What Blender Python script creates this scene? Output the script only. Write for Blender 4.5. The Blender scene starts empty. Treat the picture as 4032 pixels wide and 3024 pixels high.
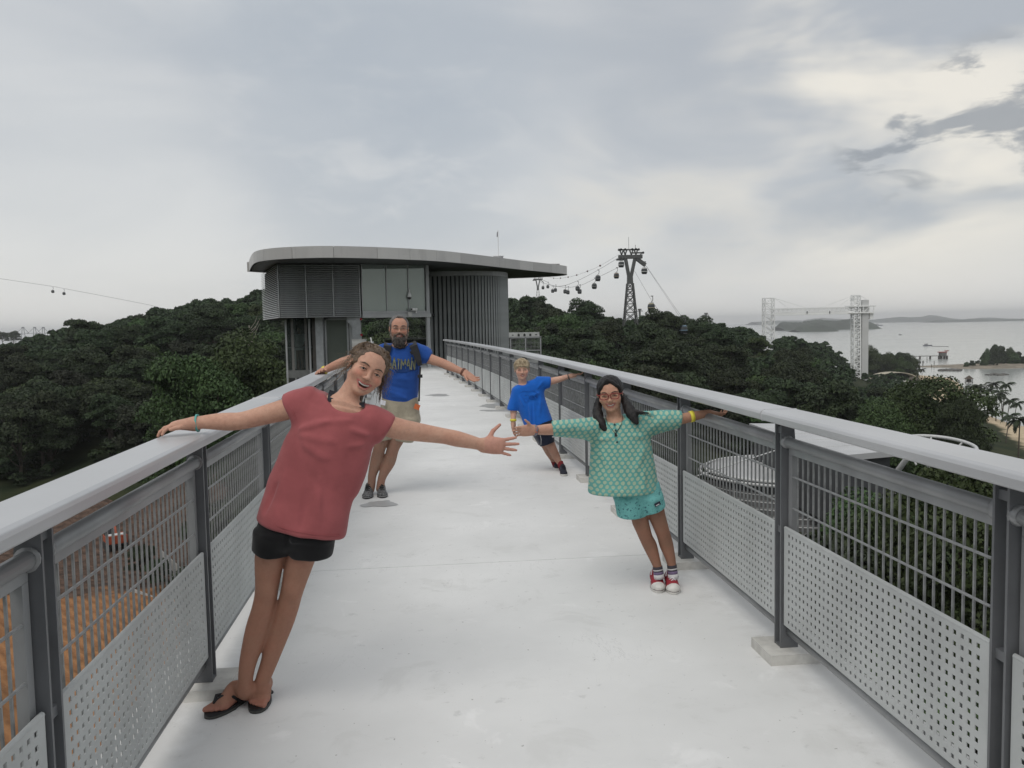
import bpy, bmesh, math, random
import numpy as np
from mathutils import Vector, Matrix

# ------------------------------------------------------------------ scene, camera, sky, sun
scn = bpy.context.scene
COL = scn.collection
F, CX, CY = 3270.0, 2016.0, 1512.0          # focal length and centre in photograph pixels
H = 1.62
PITCH, ROLL = math.radians(4.0), 0.019
fwd = np.array([0, math.cos(PITCH), -math.sin(PITCH)])
rt0 = np.array([1.0, 0, 0]); up0 = np.cross(rt0, fwd)
rt = math.cos(ROLL) * rt0 - math.sin(ROLL) * up0
up = math.cos(ROLL) * up0 + math.sin(ROLL) * rt0
CAM = np.array([0, 0, H])
cam_data = bpy.data.cameras.new('camera')
cam = bpy.data.objects.new('camera', cam_data); COL.objects.link(cam)
cam_data.sensor_width = 36.0; cam_data.lens = 36.0 * F / 4032.0
cam_data.clip_start = 0.05; cam_data.clip_end = 60000
cam.matrix_world = Matrix(((rt[0], up[0], -fwd[0], 0), (rt[1], up[1], -fwd[1], 0), (rt[2], up[2], -fwd[2], H), (0, 0, 0, 1)))
scn.camera = cam
scn.cycles.max_bounces = 7; scn.cycles.diffuse_bounces = 3; scn.cycles.glossy_bounces = 3; scn.cycles.transmission_bounces = 6; scn.cycles.transparent_max_bounces = 8
scn.view_settings.view_transform = 'Standard'; scn.view_settings.look = 'None'
scn.view_settings.exposure = 0.0; scn.view_settings.gamma = 1.0
scn.view_settings.use_curve_mapping = False

SUN_EL, SUN_AZ = math.radians(58), math.radians(-150)   # azimuth from +Y towards +X; behind and left of the camera
world = bpy.data.worlds.new('World'); scn.world = world; world.use_nodes = True
def build_world():
    nt = world.node_tree; nt.nodes.clear(); N = nt.nodes.new; L = nt.links.new
    out = N('ShaderNodeOutputWorld'); bg = N('ShaderNodeBackground'); bg.inputs['Strength'].default_value = 0.1
    L(bg.outputs[0], out.inputs[0])
    sky = N('ShaderNodeTexSky'); sky.sky_type = 'NISHITA'; sky.sun_disc = False
    sky.sun_elevation = SUN_EL; sky.sun_rotation = SUN_AZ; sky.dust_density = 3.0
    tc = N('ShaderNodeTexCoord'); nrm = N('ShaderNodeVectorMath'); nrm.operation = 'NORMALIZE'; L(tc.outputs['Generated'], nrm.inputs[0])
    sep = N('ShaderNodeSeparateXYZ'); L(nrm.outputs[0], sep.inputs[0])
    def M(op, a, b=None, c=None, clamp=False):
        n = N('ShaderNodeMath'); n.operation = op; n.use_clamp = clamp
        for i, v in enumerate((a, b, c)):
            if v is None: continue
            if isinstance(v, (int, float)): n.inputs[i].default_value = v
            else: L(v, n.inputs[i])
        return n.outputs[0]
    zc = M('ADD', M('MAXIMUM', sep.outputs['Z'], 0.0), 0.16)
    comb = N('ShaderNodeCombineXYZ'); L(M('DIVIDE', sep.outputs['X'], zc), comb.inputs[0]); L(M('DIVIDE', sep.outputs['Y'], zc), comb.inputs[1])
    def noise(vec, scale, detail, rough, off=(0, 0, 0), sc=(1, 1, 1), rot=0.0, dist=0.0):
        mp = N('ShaderNodeMapping'); mp.inputs['Location'].default_value = off; mp.inputs['Scale'].default_value = sc
        mp.inputs['Rotation'].default_value = (0, 0, rot)
        L(vec, mp.inputs['Vector'])
        n = N('ShaderNodeTexNoise'); n.inputs['Scale'].default_value = scale; n.inputs['Detail'].default_value = detail
        n.inputs['Roughness'].default_value = rough; n.inputs['Distortion'].default_value = dist
        L(mp.outputs[0], n.inputs['Vector']); return n.outputs['Fac']
    def ramp(v, a, b):
        n = N('ShaderNodeMapRange'); n.interpolation_type = 'SMOOTHSTEP'
        n.inputs['From Min'].default_value = a; n.inputs['From Max'].default_value = b
        L(v, n.inputs['Value']); return n.outputs['Result']
    def mix(f, a, b):
        n = N('ShaderNodeMix'); n.data_type = 'RGBA'
        if isinstance(f, (int, float)): n.inputs[0].default_value = f
        else: L(f, n.inputs[0])
        for i, v in ((6, a), (7, b)):
            if isinstance(v, tuple): n.inputs[i].default_value = (*v, 1)
            else: L(v, n.inputs[i])
        return n.outputs[2]
    def lobe(px, py, c0, c1):                 # soft patch of cloud cover round one direction of the sky
        d = fwd + rt * (px - CX) / F - up * (py - CY) / F; d = d / np.linalg.norm(d)
        n = N('ShaderNodeVectorMath'); n.operation = 'DOT_PRODUCT'; L(nrm.outputs[0], n.inputs[0]); n.inputs[1].default_value = tuple(d)
        return ramp(n.outputs['Value'], math.cos(math.radians(c0)), math.cos(math.radians(c1)))
    v = comb.outputs[0]
    v3 = nrm.outputs[0]
    big = noise(v, 0.75, 3, 0.5, (3.2, 1.1, 0), (1.0, 0.8, 1), 0.5)
    med = noise(v3, 3.2, 4, 0.52, (7.7, 4.1, 0), (1, 1, 2.6), 0.0, 0.5)
    fine = noise(v3, 9.0, 4, 0.55, (1.7, 9.1, 2.0), (1, 1, 2.4), 0.0, 0.4)
    cover = ramp(M('ADD', M('MULTIPLY', big, 0.45), M('MULTIPLY', med, 0.55)), 0.40, 0.60)
    col = mix(cover, SKY_DARK, SKY_LIGHT)
    wisp = ramp(fine, 0.45, 0.75)
    col = mix(M('MULTIPLY', wisp, 0.30), col, (7.0, 7.05, 7.0))
    # upper right: thicker grey deck; middle: blue-grey; left: paler
    g = lobe(3600, -350, 30, 5); col = mix(M('MULTIPLY', g, 0.55), col, (4.3, 4.55, 4.9))
    g = lobe(1500, 430, 15, 2); col = mix(M('MULTIPLY', g, M('SUBTRACT', 0.72, M('MULTIPLY', wisp, 0.5))), col, (4.7, 5.15, 5.65))
    g = lobe(350, 480, 11, 2); col = mix(M('MULTIPLY', g, 0.45), col, (5.3, 5.6, 5.95))
    g = lobe(250, 880, 13, 2); col = mix(M('MULTIPLY', g, M('ADD', 0.25, M('MULTIPLY', med, 0.6))), col, (8.1, 8.15, 8.0))
    # break in the deck at the right, warm light behind it
    gp = M('ADD', M('MULTIPLY', med, 0.45), M('MULTIPLY', noise(v3, 2.4, 4, 0.5, (2.2, 0.7, 1.3), (1, 1, 3.2), 0.0, 0.6), 0.55))
    g = M('MULTIPLY', lobe(3550, 520, 14, 4), ramp(gp, 0.42, 0.56)); col = mix(g, col, (9.3, 8.85, 7.9))
    g = M('MULTIPLY', lobe(2550, 860, 9, 2), ramp(gp, 0.42, 0.56)); col = mix(M('MULTIPLY', g, 0.75), col, (8.0, 7.7, 7.0))
    g = M('MULTIPLY', lobe(3200, 1000, 12, 3), ramp(fine, 0.40, 0.62)); col = mix(M('MULTIPLY', g, 0.35), col, (7.3, 7.1, 6.7))
    dk = noise(v3, 9.0, 5, 0.58, (5.2, 6.6, 0.4), (1, 1, 2.8), 0.0, 0.5)
    g = M('MULTIPLY', M('MAXIMUM', lobe(3900, 440, 5.0, 2.5), lobe(3520, 590, 4.0, 1.5)), ramp(dk, 0.46, 0.58)); col = mix(M('MULTIPLY', g, 0.85), col, (3.3, 3.5, 3.75))
    # horizon: the deck thins to an even pale haze all round
    hz = ramp(sep.outputs['Z'], 0.13, 0.0); col = mix(M('MULTIPLY', hz, 0.75), col, SKY_HOR)
    col = mix(0.88, sky.outputs[0], col)
    L(col, bg.inputs['Color'])
HAZE = 1.05e-4
SKY_DARK = (5.5, 5.85, 6.2); SKY_LIGHT = (7.4, 7.5, 7.5); SKY_HOR = (8.8, 8.7, 8.4)
build_world()
sun_d = bpy.data.lights.new('sun', 'SUN'); sun_d.energy = 1.3; sun_d.angle = math.radians(40); sun_d.color = (1.0, 0.96, 0.9)
sun = bpy.data.objects.new('sun', sun_d); COL.objects.link(sun)
_sd = Vector((math.sin(SUN_AZ) * math.cos(SUN_EL), math.cos(SUN_AZ) * math.cos(SUN_EL), math.sin(SUN_EL)))
sun.rotation_euler = _sd.to_track_quat('Z', 'Y').to_euler()

# ------------------------------------------------------------------ helpers
def ray(x, y): return fwd + rt * (x - CX) / F - up * (y - CY) / F
def P(x, y, Y):
    """point of the place seen at photograph pixel (x, y), Y metres in front"""
    d = ray(x, y); return CAM + d * (Y / d[1])
def G(x, y, z):
    """point at height z seen at photograph pixel (x, y)"""
    d = ray(x, y); return CAM + d * ((z - H) / d[2])
def lin(r, g, b):
    f = lambda c: ((c / 255 + 0.055) / 1.055) ** 2.4 if c > 10.3 else c / 255 / 12.92
    return (f(r), f(g), f(b))
RNG = random.Random(7)

def tag(o, label=None, cat=None, group=None, kind=None):
    if label: o['label'] = label
    if cat: o['category'] = cat
    if group: o['group'] = group
    if kind: o['kind'] = kind
    return o
def empty(name, loc=(0, 0, 0), rz=0.0, label=None, cat=None, group=None, parent=None):
    o = bpy.data.objects.new(name, None); COL.objects.link(o)
    o.location = tuple(float(v) for v in loc); o.rotation_euler = (0, 0, rz); o.empty_display_size = 0.2
    if parent is not None: o.parent = parent
    return tag(o, label, cat, group)
def link(name, me, parent=None, mat=None):
    if mat is not None:
        me.materials.clear(); me.materials.append(mat)
    o = bpy.data.objects.new(name, me); COL.objects.link(o)
    if parent is not None:
        o.parent = parent
    return o
def world_parent(o, parent):
    """parent an object whose mesh is in world coordinates"""
    o.parent = parent
    bpy_mat = Matrix.LocRotScale(parent.location, parent.rotation_euler, parent.scale)
    o.matrix_parent_inverse = bpy_mat.inverted()
    return o

class MB:
    def __init__(s): s.v = []; s.f = []; s.m = []; s.cur = 0
    def add(s, vs, fs):
        b = len(s.v); s.v += [tuple(float(c) for c in p) for p in vs]
        s.f += [tuple(b + i for i in f) for f in fs]; s.m += [s.cur] * len(fs); return s
    def box(s, c, sz, R=None):
        hx, hy, hz = sz[0] / 2, sz[1] / 2, sz[2] / 2; vs = []
        for x, y, z in ((-hx, -hy, -hz), (hx, -hy, -hz), (hx, hy, -hz), (-hx, hy, -hz), (-hx, -hy, hz), (hx, -hy, hz), (hx, hy, hz), (-hx, hy, hz)):
            p = np.array((x, y, z))
            if R is not None: p = R @ p
            vs.append(p + np.array(c))
        return s.add(vs, [(0, 3, 2, 1), (4, 5, 6, 7), (0, 1, 5, 4), (1, 2, 6, 5), (2, 3, 7, 6), (3, 0, 4, 7)])
    def bar(s, a, b, w, h=None, upv=(0, 0, 1)):
        h = w if h is None else h
        a = np.array(a, float); b = np.array(b, float); d = b - a; ln = np.linalg.norm(d)
        if ln < 1e-9: return s
        d /= ln; u = np.array(upv, float)
        if abs(d @ u) > .98: u = np.array((1.0, 0, 0)) if abs(d[0]) < .9 else np.array((0, 1.0, 0))
        x = np.cross(d, u); x /= np.linalg.norm(x); u = np.cross(x, d)
        return s.box((a + b) / 2, (w, ln, h), np.stack([x, d, u], 1))
    def tube(s, pts, r, n=6, cap=True):
        pts = [np.array(p, float) for p in pts]; m = len(pts); rr = r if hasattr(r, '__len__') else [r] * m
        vs = []; ref = None
        for i, p in enumerate(pts):
            d = pts[min(i + 1, m - 1)] - pts[max(i - 1, 0)]; d = d / max(np.linalg.norm(d), 1e-9)
            if ref is None:
                ref = np.array((0, 0, 1.0)) if abs(d[2]) < .9 else np.array((1.0, 0, 0))
            x = np.cross(ref, d); x /= max(np.linalg.norm(x), 1e-9); y = np.cross(d, x); ref = y
            for k in range(n):
                a = 2 * math.pi * k / n; vs.append(p + rr[i] * (math.cos(a) * x + math.sin(a) * y))
        fs = [(i * n + k, i * n + (k + 1) % n, (i + 1) * n + (k + 1) % n, (i + 1) * n + k) for i in range(m - 1) for k in range(n)]
        if cap: fs += [tuple(range(n - 1, -1, -1)), tuple((m - 1) * n + k for k in range(n))]
        return s.add(vs, fs)
    def lathe(s, c, prof, n=16, axis=None):
        c = np.array(c, float); vs = []
        if axis is None: X, Y, Z = np.eye(3)
        else:
            Z = np.array(axis, float); Z /= np.linalg.norm(Z); t = np.array((1.0, 0, 0)) if abs(Z[0]) < .9 else np.array((0, 1.0, 0))
            X = np.cross(t, Z); X /= np.linalg.norm(X); Y = np.cross(Z, X)
        for r, z in prof:
            for k in range(n):
                a = 2 * math.pi * k / n; vs.append(c + r * math.cos(a) * X + r * math.sin(a) * Y + z * Z)
        m = len(prof)
        fs = [(i * n + k, i * n + (k + 1) % n, (i + 1) * n + (k + 1) % n, (i + 1) * n + k) for i in range(m - 1) for k in range(n)]
        fs += [tuple(range(n - 1, -1, -1)), tuple((m - 1) * n + k for k in range(n))]
        return s.add(vs, fs)
    def prism(s, poly, z0, z1):
        n = len(poly); vs = [(x, y, z0) for x, y in poly] + [(x, y, z1) for x, y in poly]
        fs = [tuple(range(n - 1, -1, -1)), tuple(range(n, 2 * n))] + [(i, (i + 1) % n, n + (i + 1) % n, n + i) for i in range(n)]
        return s.add(vs, fs)
    def mesh(s, name, mats=None, smooth=False):
        me = bpy.data.meshes.new(name); me.from_pydata(s.v, [], s.f)
        if mats is not None:
            for mt in (mats if isinstance(mats, (list, tuple)) else [mats]): me.materials.append(mt)
            if isinstance(mats, (list, tuple)) and len(mats) > 1: me.polygons.foreach_set('material_index', s.m)
        if smooth: me.polygons.foreach_set('use_smooth', [True] * len(me.polygons))
        me.update(); return me
    def build(s, name, mats=None, parent=None, smooth=False, bevel=0.0, world=False):
        o = bpy.data.objects.new(name, s.mesh(name, mats, smooth)); COL.objects.link(o)
        if bevel:
            b = o.modifiers.new('bevel', 'BEVEL'); b.width = bevel; b.segments = 2; b.limit_method = 'ANGLE'
        if parent is not None:
            if world: world_parent(o, parent)
            else: o.parent = parent
        return o
def np_mesh(name, verts, quads, mat=None, smooth=True, tris=None):
    me = bpy.data.meshes.new(name); nv = len(verts); faces = quads if tris is None else tris; k = faces.shape[1]; nf = len(faces)
    me.vertices.add(nv); me.vertices.foreach_set('co', np.ascontiguousarray(verts, dtype=np.float32).ravel())
    me.loops.add(nf * k); me.loops.foreach_set('vertex_index', np.ascontiguousarray(faces, dtype=np.int32).ravel())
    me.polygons.add(nf); me.polygons.foreach_set('loop_start', np.arange(0, nf * k, k, dtype=np.int32))
    if smooth: me.polygons.foreach_set('use_smooth', np.ones(nf, dtype=bool))
    if mat is not None: me.materials.append(mat)
    me.update(calc_edges=True); return me

# ------------------------------------------------------------------ materials
MATS = {}
class NT:
    def __init__(s, name):
        s.m = bpy.data.materials.new(name); s.m.use_nodes = True; s.nt = s.m.node_tree
        s.b = s.nt.nodes['Principled BSDF']
    def n(s, t, **kw):
        x = s.nt.nodes.new(t)
        for k, v in kw.items():
            if hasattr(x, k): setattr(x, k, v)
        return x
    def l(s, a, b): s.nt.links.new(a, b)
    def coord(s, which='Object'):
        return s.n('ShaderNodeTexCoord').outputs[which]
    def pos(s): return s.n('ShaderNodeNewGeometry').outputs['Position']
    def noise(s, vec, scale, detail=4, rough=.55, sc=(1, 1, 1), off=(0, 0, 0), dist=0):
        mp = s.n('ShaderNodeMapping'); mp.inputs['Scale'].default_value = sc; mp.inputs['Location'].default_value = off; s.l(vec, mp.inputs[0])
        x = s.n('ShaderNodeTexNoise'); x.inputs['Scale'].default_value = scale; x.inputs['Detail'].default_value = detail
        x.inputs['Roughness'].default_value = rough; x.inputs['Distortion'].default_value = dist; s.l(mp.outputs[0], x.inputs['Vector']); return x.outputs['Fac']
    def ramp(s, v, a, b):
        x = s.n('ShaderNodeMapRange'); x.interpolation_type = 'SMOOTHSTEP'; x.inputs['From Min'].default_value = a; x.inputs['From Max'].default_value = b
        s.l(v, x.inputs['Value']); return x.outputs['Result']
    def math(s, op, a, b=None, c=None):
        x = s.n('ShaderNodeMath'); x.operation = op
        for i, v in enumerate((a, b, c)):
            if v is None: continue
            if isinstance(v, (int, float)): x.inputs[i].default_value = v
            else: s.l(v, x.inputs[i])
        return x.outputs[0]
    def mix(s, f, a, b):
        x = s.n('ShaderNodeMix', data_type='RGBA')
        if isinstance(f, (int, float)): x.inputs[0].default_value = f
        else: s.l(f, x.inputs[0])
        for i, v in ((6, a), (7, b)):
            if isinstance(v, tuple): x.inputs[i].default_value = (*v[:3], 1)
            else: s.l(v, x.inputs[i])
        return x.outputs[2]
    def set(s, **kw):
        names = dict(col='Base Color', rough='Roughness', metal='Metallic', spec='Specular IOR Level', trans='Transmission Weight', alpha='Alpha', sss='Subsurface Weight', ior='IOR', sheen='Sheen Weight', coat='Coat Weight')
        for k, v in kw.items():
            inp = s.b.inputs[names[k]]
            if isinstance(v, tuple): inp.default_value = (*v[:3], 1)
            elif isinstance(v, (int, float)): inp.default_value = v
            else: s.l(v, inp)
        return s
    def bump(s, v, strength=.3, dist=.01):
        x = s.n('ShaderNodeBump'); x.inputs['Strength'].default_value = strength; x.inputs['Distance'].default_value = dist
        s.l(v, x.inputs['Height']); s.l(x.outputs[0], s.b.inputs['Normal']); return s
def plain(name, col, rough=.6, metal=0.0, var=.12, scale=6.0, bump=0.0, bscale=80, spec=.5, coord='Object'):
    if name in MATS: return MATS[name]
    t = NT(name); c = t.coord(coord)
    n = t.noise(c, scale, 5)
    lo = tuple(v * (1 - var) for v in col); hi = tuple(min(v * (1 + var), 1) for v in col)
    t.set(col=t.mix(t.ramp(n, .3, .7), lo, hi), rough=t.math('ADD', rough - .06, t.math('MULTIPLY', n, .12)), metal=metal, spec=spec)
    if bump: t.bump(t.noise(c, bscale, 3), bump, .004)
    MATS[name] = t.m; return t.m
# ------------------------------------------------------------------ terrain and sea
SEA = -43.4
AZX = np.array([-3000, -900, 0, 500, 1000, 1500, 2000, 2500, 3000, 3230, 3400, 3700, 4100, 4700, 7000], float)
AZ = np.arctan((AZX - CX) / F)
DD = np.array([0, 60, 120, 180, 240, 300, 380, 480, 600, 700, 850, 1000], float)
HT = np.array([
 [-26]*15,
 [-26,-26,-26.5,-26.5,-26,-26,-26,-26,-25,-26.5,-26,-28,-30,-32,-34],
 [-26,-26,-27.5,-27.5,-25,-22,-22,-22,-24,-25.5,-27,-30,-33,-36,-38],
 [-24,-24,-25,-20,-15,-12,-14,-16,-22,-25,-29,-33,-38,-41,-43],
 [-20,-17,-16,-9,-2,-1,-5,-9,-17,-24,-31,-36,-40.6,-43,-46],
 [-15,-12,-10,-2,5,5,3,-4,-12,-22,-32,-37,-42.2,-45,-48],
 [-15,-12,-10,0,7,7,4,-3,-12,-20,-33,-40,-43.0,-47,-48],
 [-22,-22,-20,-10,-4,-2,-8,-14,-22,-19,-37,-42.6,-47,-48,-48],
 [-30,-30,-30,-26,-22,-20,-20,-24,-32,-22,-41,-42.3,-48,-48,-48],
 [-34,-34,-34,-32,-30,-30,-30,-32,-38,-32,-42.3,-42.7,-48,-48,-48],
 [-38,-38,-38,-38,-38,-38,-38,-40,-44,-44,-45,-47,-48,-48,-48],
 [-46]*15], float)
def ground_z(x, y):
    z = ground_raw(x, y)
    if y < -30: t = min((-30 - y) / 80, 1); z += (16 - z * .62) * t * t * (3 - 2 * t) if y > -400 else 0      # wooded slope behind the camera
    return z
def ground_raw(x, y):
    d = math.hypot(x, y); a = math.atan2(x, y)
    if abs(a) > math.pi / 2: a = math.copysign(math.pi / 2, a)
    a = min(max(a, AZ[0]), AZ[-1])
    i = int(np.searchsorted(AZ, a)) - 1; i = min(max(i, 0), len(AZ) - 2); u = (a - AZ[i]) / (AZ[i + 1] - AZ[i])
    j = int(np.searchsorted(DD, d)) - 1; j = min(max(j, 0), len(DD) - 2); v = min(max((d - DD[j]) / (DD[j + 1] - DD[j]), 0), 1)
    u = u * u * (3 - 2 * u); v2 = v
    return (HT[j, i] * (1 - u) + HT[j, i + 1] * u) * (1 - v2) + (HT[j + 1, i] * (1 - u) + HT[j + 1, i + 1] * u) * v2

def mat_terrain():
    t = NT('hillside_soil'); p = t.pos(); sep = t.n('ShaderNodeSeparateXYZ'); t.l(p, sep.inputs[0])
    n = t.noise(p, .12, 5); n2 = t.noise(p, .9, 4)
    soil = t.mix(t.ramp(n, .35, .65), (.018, .026, .012), (.035, .040, .018))
    sand = t.mix(t.ramp(n2, .3, .7), (.42, .33, .22), (.55, .45, .32))
    z = t.math('ADD', sep.outputs['Z'], t.math('MULTIPLY', n, 1.2))
    t.set(col=t.mix(t.ramp(z, -41.2, -41.7), soil, sand), rough=.95, spec=.1); t.bump(n2, .4, .3); return t.m
def build_terrain():
    na = 150; rad = [0, 12, 25, 40, 60, 80, 100, 120, 140, 160, 180, 200, 220, 240, 260, 280, 300, 320, 350, 380, 420, 460, 500, 550, 600, 650, 700, 775, 850, 1000]
    vs = []; fs = []
    for r in rad:
        for k in range(na):
            a = -math.pi + 2 * math.pi * k / na
            x, y = r * math.sin(a), r * math.cos(a); vs.append((x, y, ground_z(x, y)))
    for i in range(len(rad) - 1):
        for k in range(na):
            fs.append((i * na + k, (i + 1) * na + k, (i + 1) * na + (k + 1) % na, i * na + (k + 1) % na))
    fs = [f[::-1] for f in fs]
    m = MB(); m.add(vs, fs); o = m.build('hillside_terrain', mat_terrain(), smooth=True); tag(o, kind='structure')
build_terrain()
def mat_sea():
    t = NT('sea_water'); p = t.pos()
    n = t.noise(p, .12, 5, .6, (1, .35, 1)); n2 = t.noise(p, .004, 4, .5, (.4, 1.6, 1))
    t.set(col=t.mix(t.ramp(n2, .35, .65), (.27, .29, .28), (.34, .355, .34)), rough=t.math('ADD', .10, t.math('MULTIPLY', n2, .16)), spec=.5)
    t.bump(n, .12, .5); return t.m
m = MB(); nseg = 96
ringr = [1.0, 300, 900, 2500, 6000, 14500]
m.add([(r * math.sin(2 * math.pi * k / nseg), r * math.cos(2 * math.pi * k / nseg), SEA) for r in ringr for k in range(nseg)],
      [(i * nseg + k, i * nseg + (k + 1) % nseg, (i + 1) * nseg + (k + 1) % nseg, (i + 1) * nseg + k) for i in range(len(ringr) - 1) for k in range(nseg)][::1])
sea = m.build('sea', mat_sea()); tag(sea, kind='structure')
for pl in sea.data.polygons: pass
sea.data.flip_normals() if sea.data.polygons[0].normal.z < 0 else None

# ------------------------------------------------------------------ bridge deck
PC = (-1.62029529e-03, -8.99827802e-02, 1.64223262)
def rail_r(Y): return (PC[0] * Y + PC[1]) * Y + PC[2]
def rail_dir(Y):
    s = 2 * PC[0] * Y + PC[1]; d = np.array((s, 1.0, 0.0)); return d / np.linalg.norm(d)
WID = 2.65
def deck_pt(Y, off):      # off = metres to the right of the right hand post line (negative: left)
    d = rail_dir(Y); n = np.array((d[1], -d[0], 0)); return np.array((rail_r(Y), Y, 0.0)) + n * off
def mat_deck():
    t = NT('deck_paint'); p = t.pos()
    n1 = t.noise(p, .7, 5, .6); n2 = t.noise(p, 2.6, 6, .62, dist=.6); n3 = t.noise(p, 9, 5, .6); n4 = t.noise(p, 38, 3, .6)
    c = t.mix(t.ramp(n1, .3, .72), (.66, .663, .655), (.75, .752, .745))
    c = t.mix(t.math('MULTIPLY', t.ramp(n2, .56, .66), .34), c, (.57, .57, .555))          # old patch marks
    c = t.mix(t.math('MULTIPLY', t.ramp(n2, .40, .30), .5), c, (.82, .82, .815))
    c = t.mix(t.math('MULTIPLY', t.ramp(n3, .63, .72), .35), c, (.40, .40, .39))          # scuffs
    sp = t.ramp(t.noise(p, 42, 2, .5), .715, .76); c = t.mix(t.math('MULTIPLY', sp, .55), c, (.16, .15, .14))   # specks
    hair = t.noise(p, 5, 7, .65, (1, .25, 1), dist=1.5); cr = t.math('ABSOLUTE', t.math('SUBTRACT', hair, .5))
    c = t.mix(t.math('MULTIPLY', t.ramp(cr, .006, .0), t.math('MULTIPLY', t.ramp(n1, .5, .62), .35)), c, (.33, .33, .32))
    # grime gathered along the two post lines
    sep = t.n('ShaderNodeSeparateXYZ'); t.l(p, sep.inputs[0])
    y2 = t.math('MULTIPLY', sep.outputs['Y'], sep.outputs['Y'])
    xr = t.math('ADD', t.math('ADD', t.math('MULTIPLY', y2, PC[0]), t.math('MULTIPLY', sep.outputs['Y'], PC[1])), PC[2] - WID / 2)
    q = t.math('ABSOLUTE', t.math('SUBTRACT', sep.outputs['X'], xr))
    edge = t.math('MULTIPLY', t.ramp(t.math('ADD', q, t.math('MULTIPLY', n3, .3)), 1.36, 1.58), .5)
    c = t.mix(edge, c, (.44, .43, .41))
    t.set(col=c, rough=t.math('ADD', .5, t.math('MULTIPLY', n3, .25)), spec=.35); t.bump(t.math('ADD', t.math('MULTIPLY', n3, .7), t.math('MULTIPLY', n4, .2)), .12, .01); return t.m
M_DECK = mat_deck()
deck = empty('bridge_deck', (0, 0, 0)); tag(deck, kind='structure')
joints = [-6.0, 0.2, 5.75, 11.3, 16.9, 22.4, 28.0, 34.0, 40.0]
for a, b in zip(joints[:-1], joints[1:]):
    m = MB(); ys = np.linspace(a + .003, b - .003, 7); A = []; n = len(ys)
    for y in ys:
        l, r = deck_pt(y, -WID - .30), deck_pt(y, .30)
        A += [(l[0], l[1], 0), (r[0], r[1], 0), (r[0], r[1], -.30), (l[0], l[1], -.30)]
    fs = []
    for i in range(n - 1):
        for k in range(4): fs.append((4 * i + k, 4 * i + (k + 1) % 4, 4 * i + 4 + (k + 1) % 4, 4 * i + 4 + k))
    fs += [(3, 2, 1, 0), (4 * n - 4, 4 * n - 3, 4 * n - 2, 4 * n - 1)]
    m.add(A, [f[::-1] for f in fs]); m.build('slab', M_DECK, deck)
M_GIRDER = plain('girder_paint', (.16, .165, .17), .6)
for off in (-.35, -WID + .35):
    m = MB(); pts = [deck_pt(y, off) for y in np.linspace(-6, 40, 14)]
    for p, q in zip(pts[:-1], pts[1:]): m.bar(p + (0, 0, -.62), q + (0, 0, -.62), .3, .62)
    m.build('girder', M_GIRDER, deck)
for y in (-4.0, 14.0, 33.0):
    c = deck_pt(y, -WID / 2); g = ground_z(c[0], c[1])
    m = MB(); m.lathe((c[0], c[1], g - 1), [(.55, 0), (.55, -g - .4)], 20); m.build('pier', plain('pier_concrete', (.34, .33, .31), .85), deck, smooth=False)

# ------------------------------------------------------------------ railings
M_POST = plain('post_paint', (.135, .14, .148), .42, .15, .10, 5, .05, 60)
M_RAIL = plain('rail_paint', (.27, .275, .28), .42, .2, .14, 3, .05, 60)
M_PANEL = plain('panel_paint', (.43, .445, .44), .55, .0, .12, 2.2)
M_BAR = plain('bar_galvanised', (.27, .275, .275), .5, .3, .18, 25)
def mat_handrail():
    t = NT('handrail_paint'); p = t.pos(); n = t.noise(p, 1.6, 5, .6, (1, .5, 1)); n2 = t.noise(p, 14, 5); n3 = t.noise(p, 4, 5, .6, (1, .3, 1))
    c = t.mix(t.ramp(n, .3, .7), (.44, .445, .455), (.52, .525, .535)); c = t.mix(t.math('MULTIPLY', t.ramp(n3, .58, .66), .35), c, (.36, .365, .375))
    t.set(col=c, rough=t.math('ADD', .24, t.math('MULTIPLY', n, .2)), metal=.25, spec=.5)
    t.bump(n2, .04, .003); return t.m
M_HAND = mat_handrail()
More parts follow.
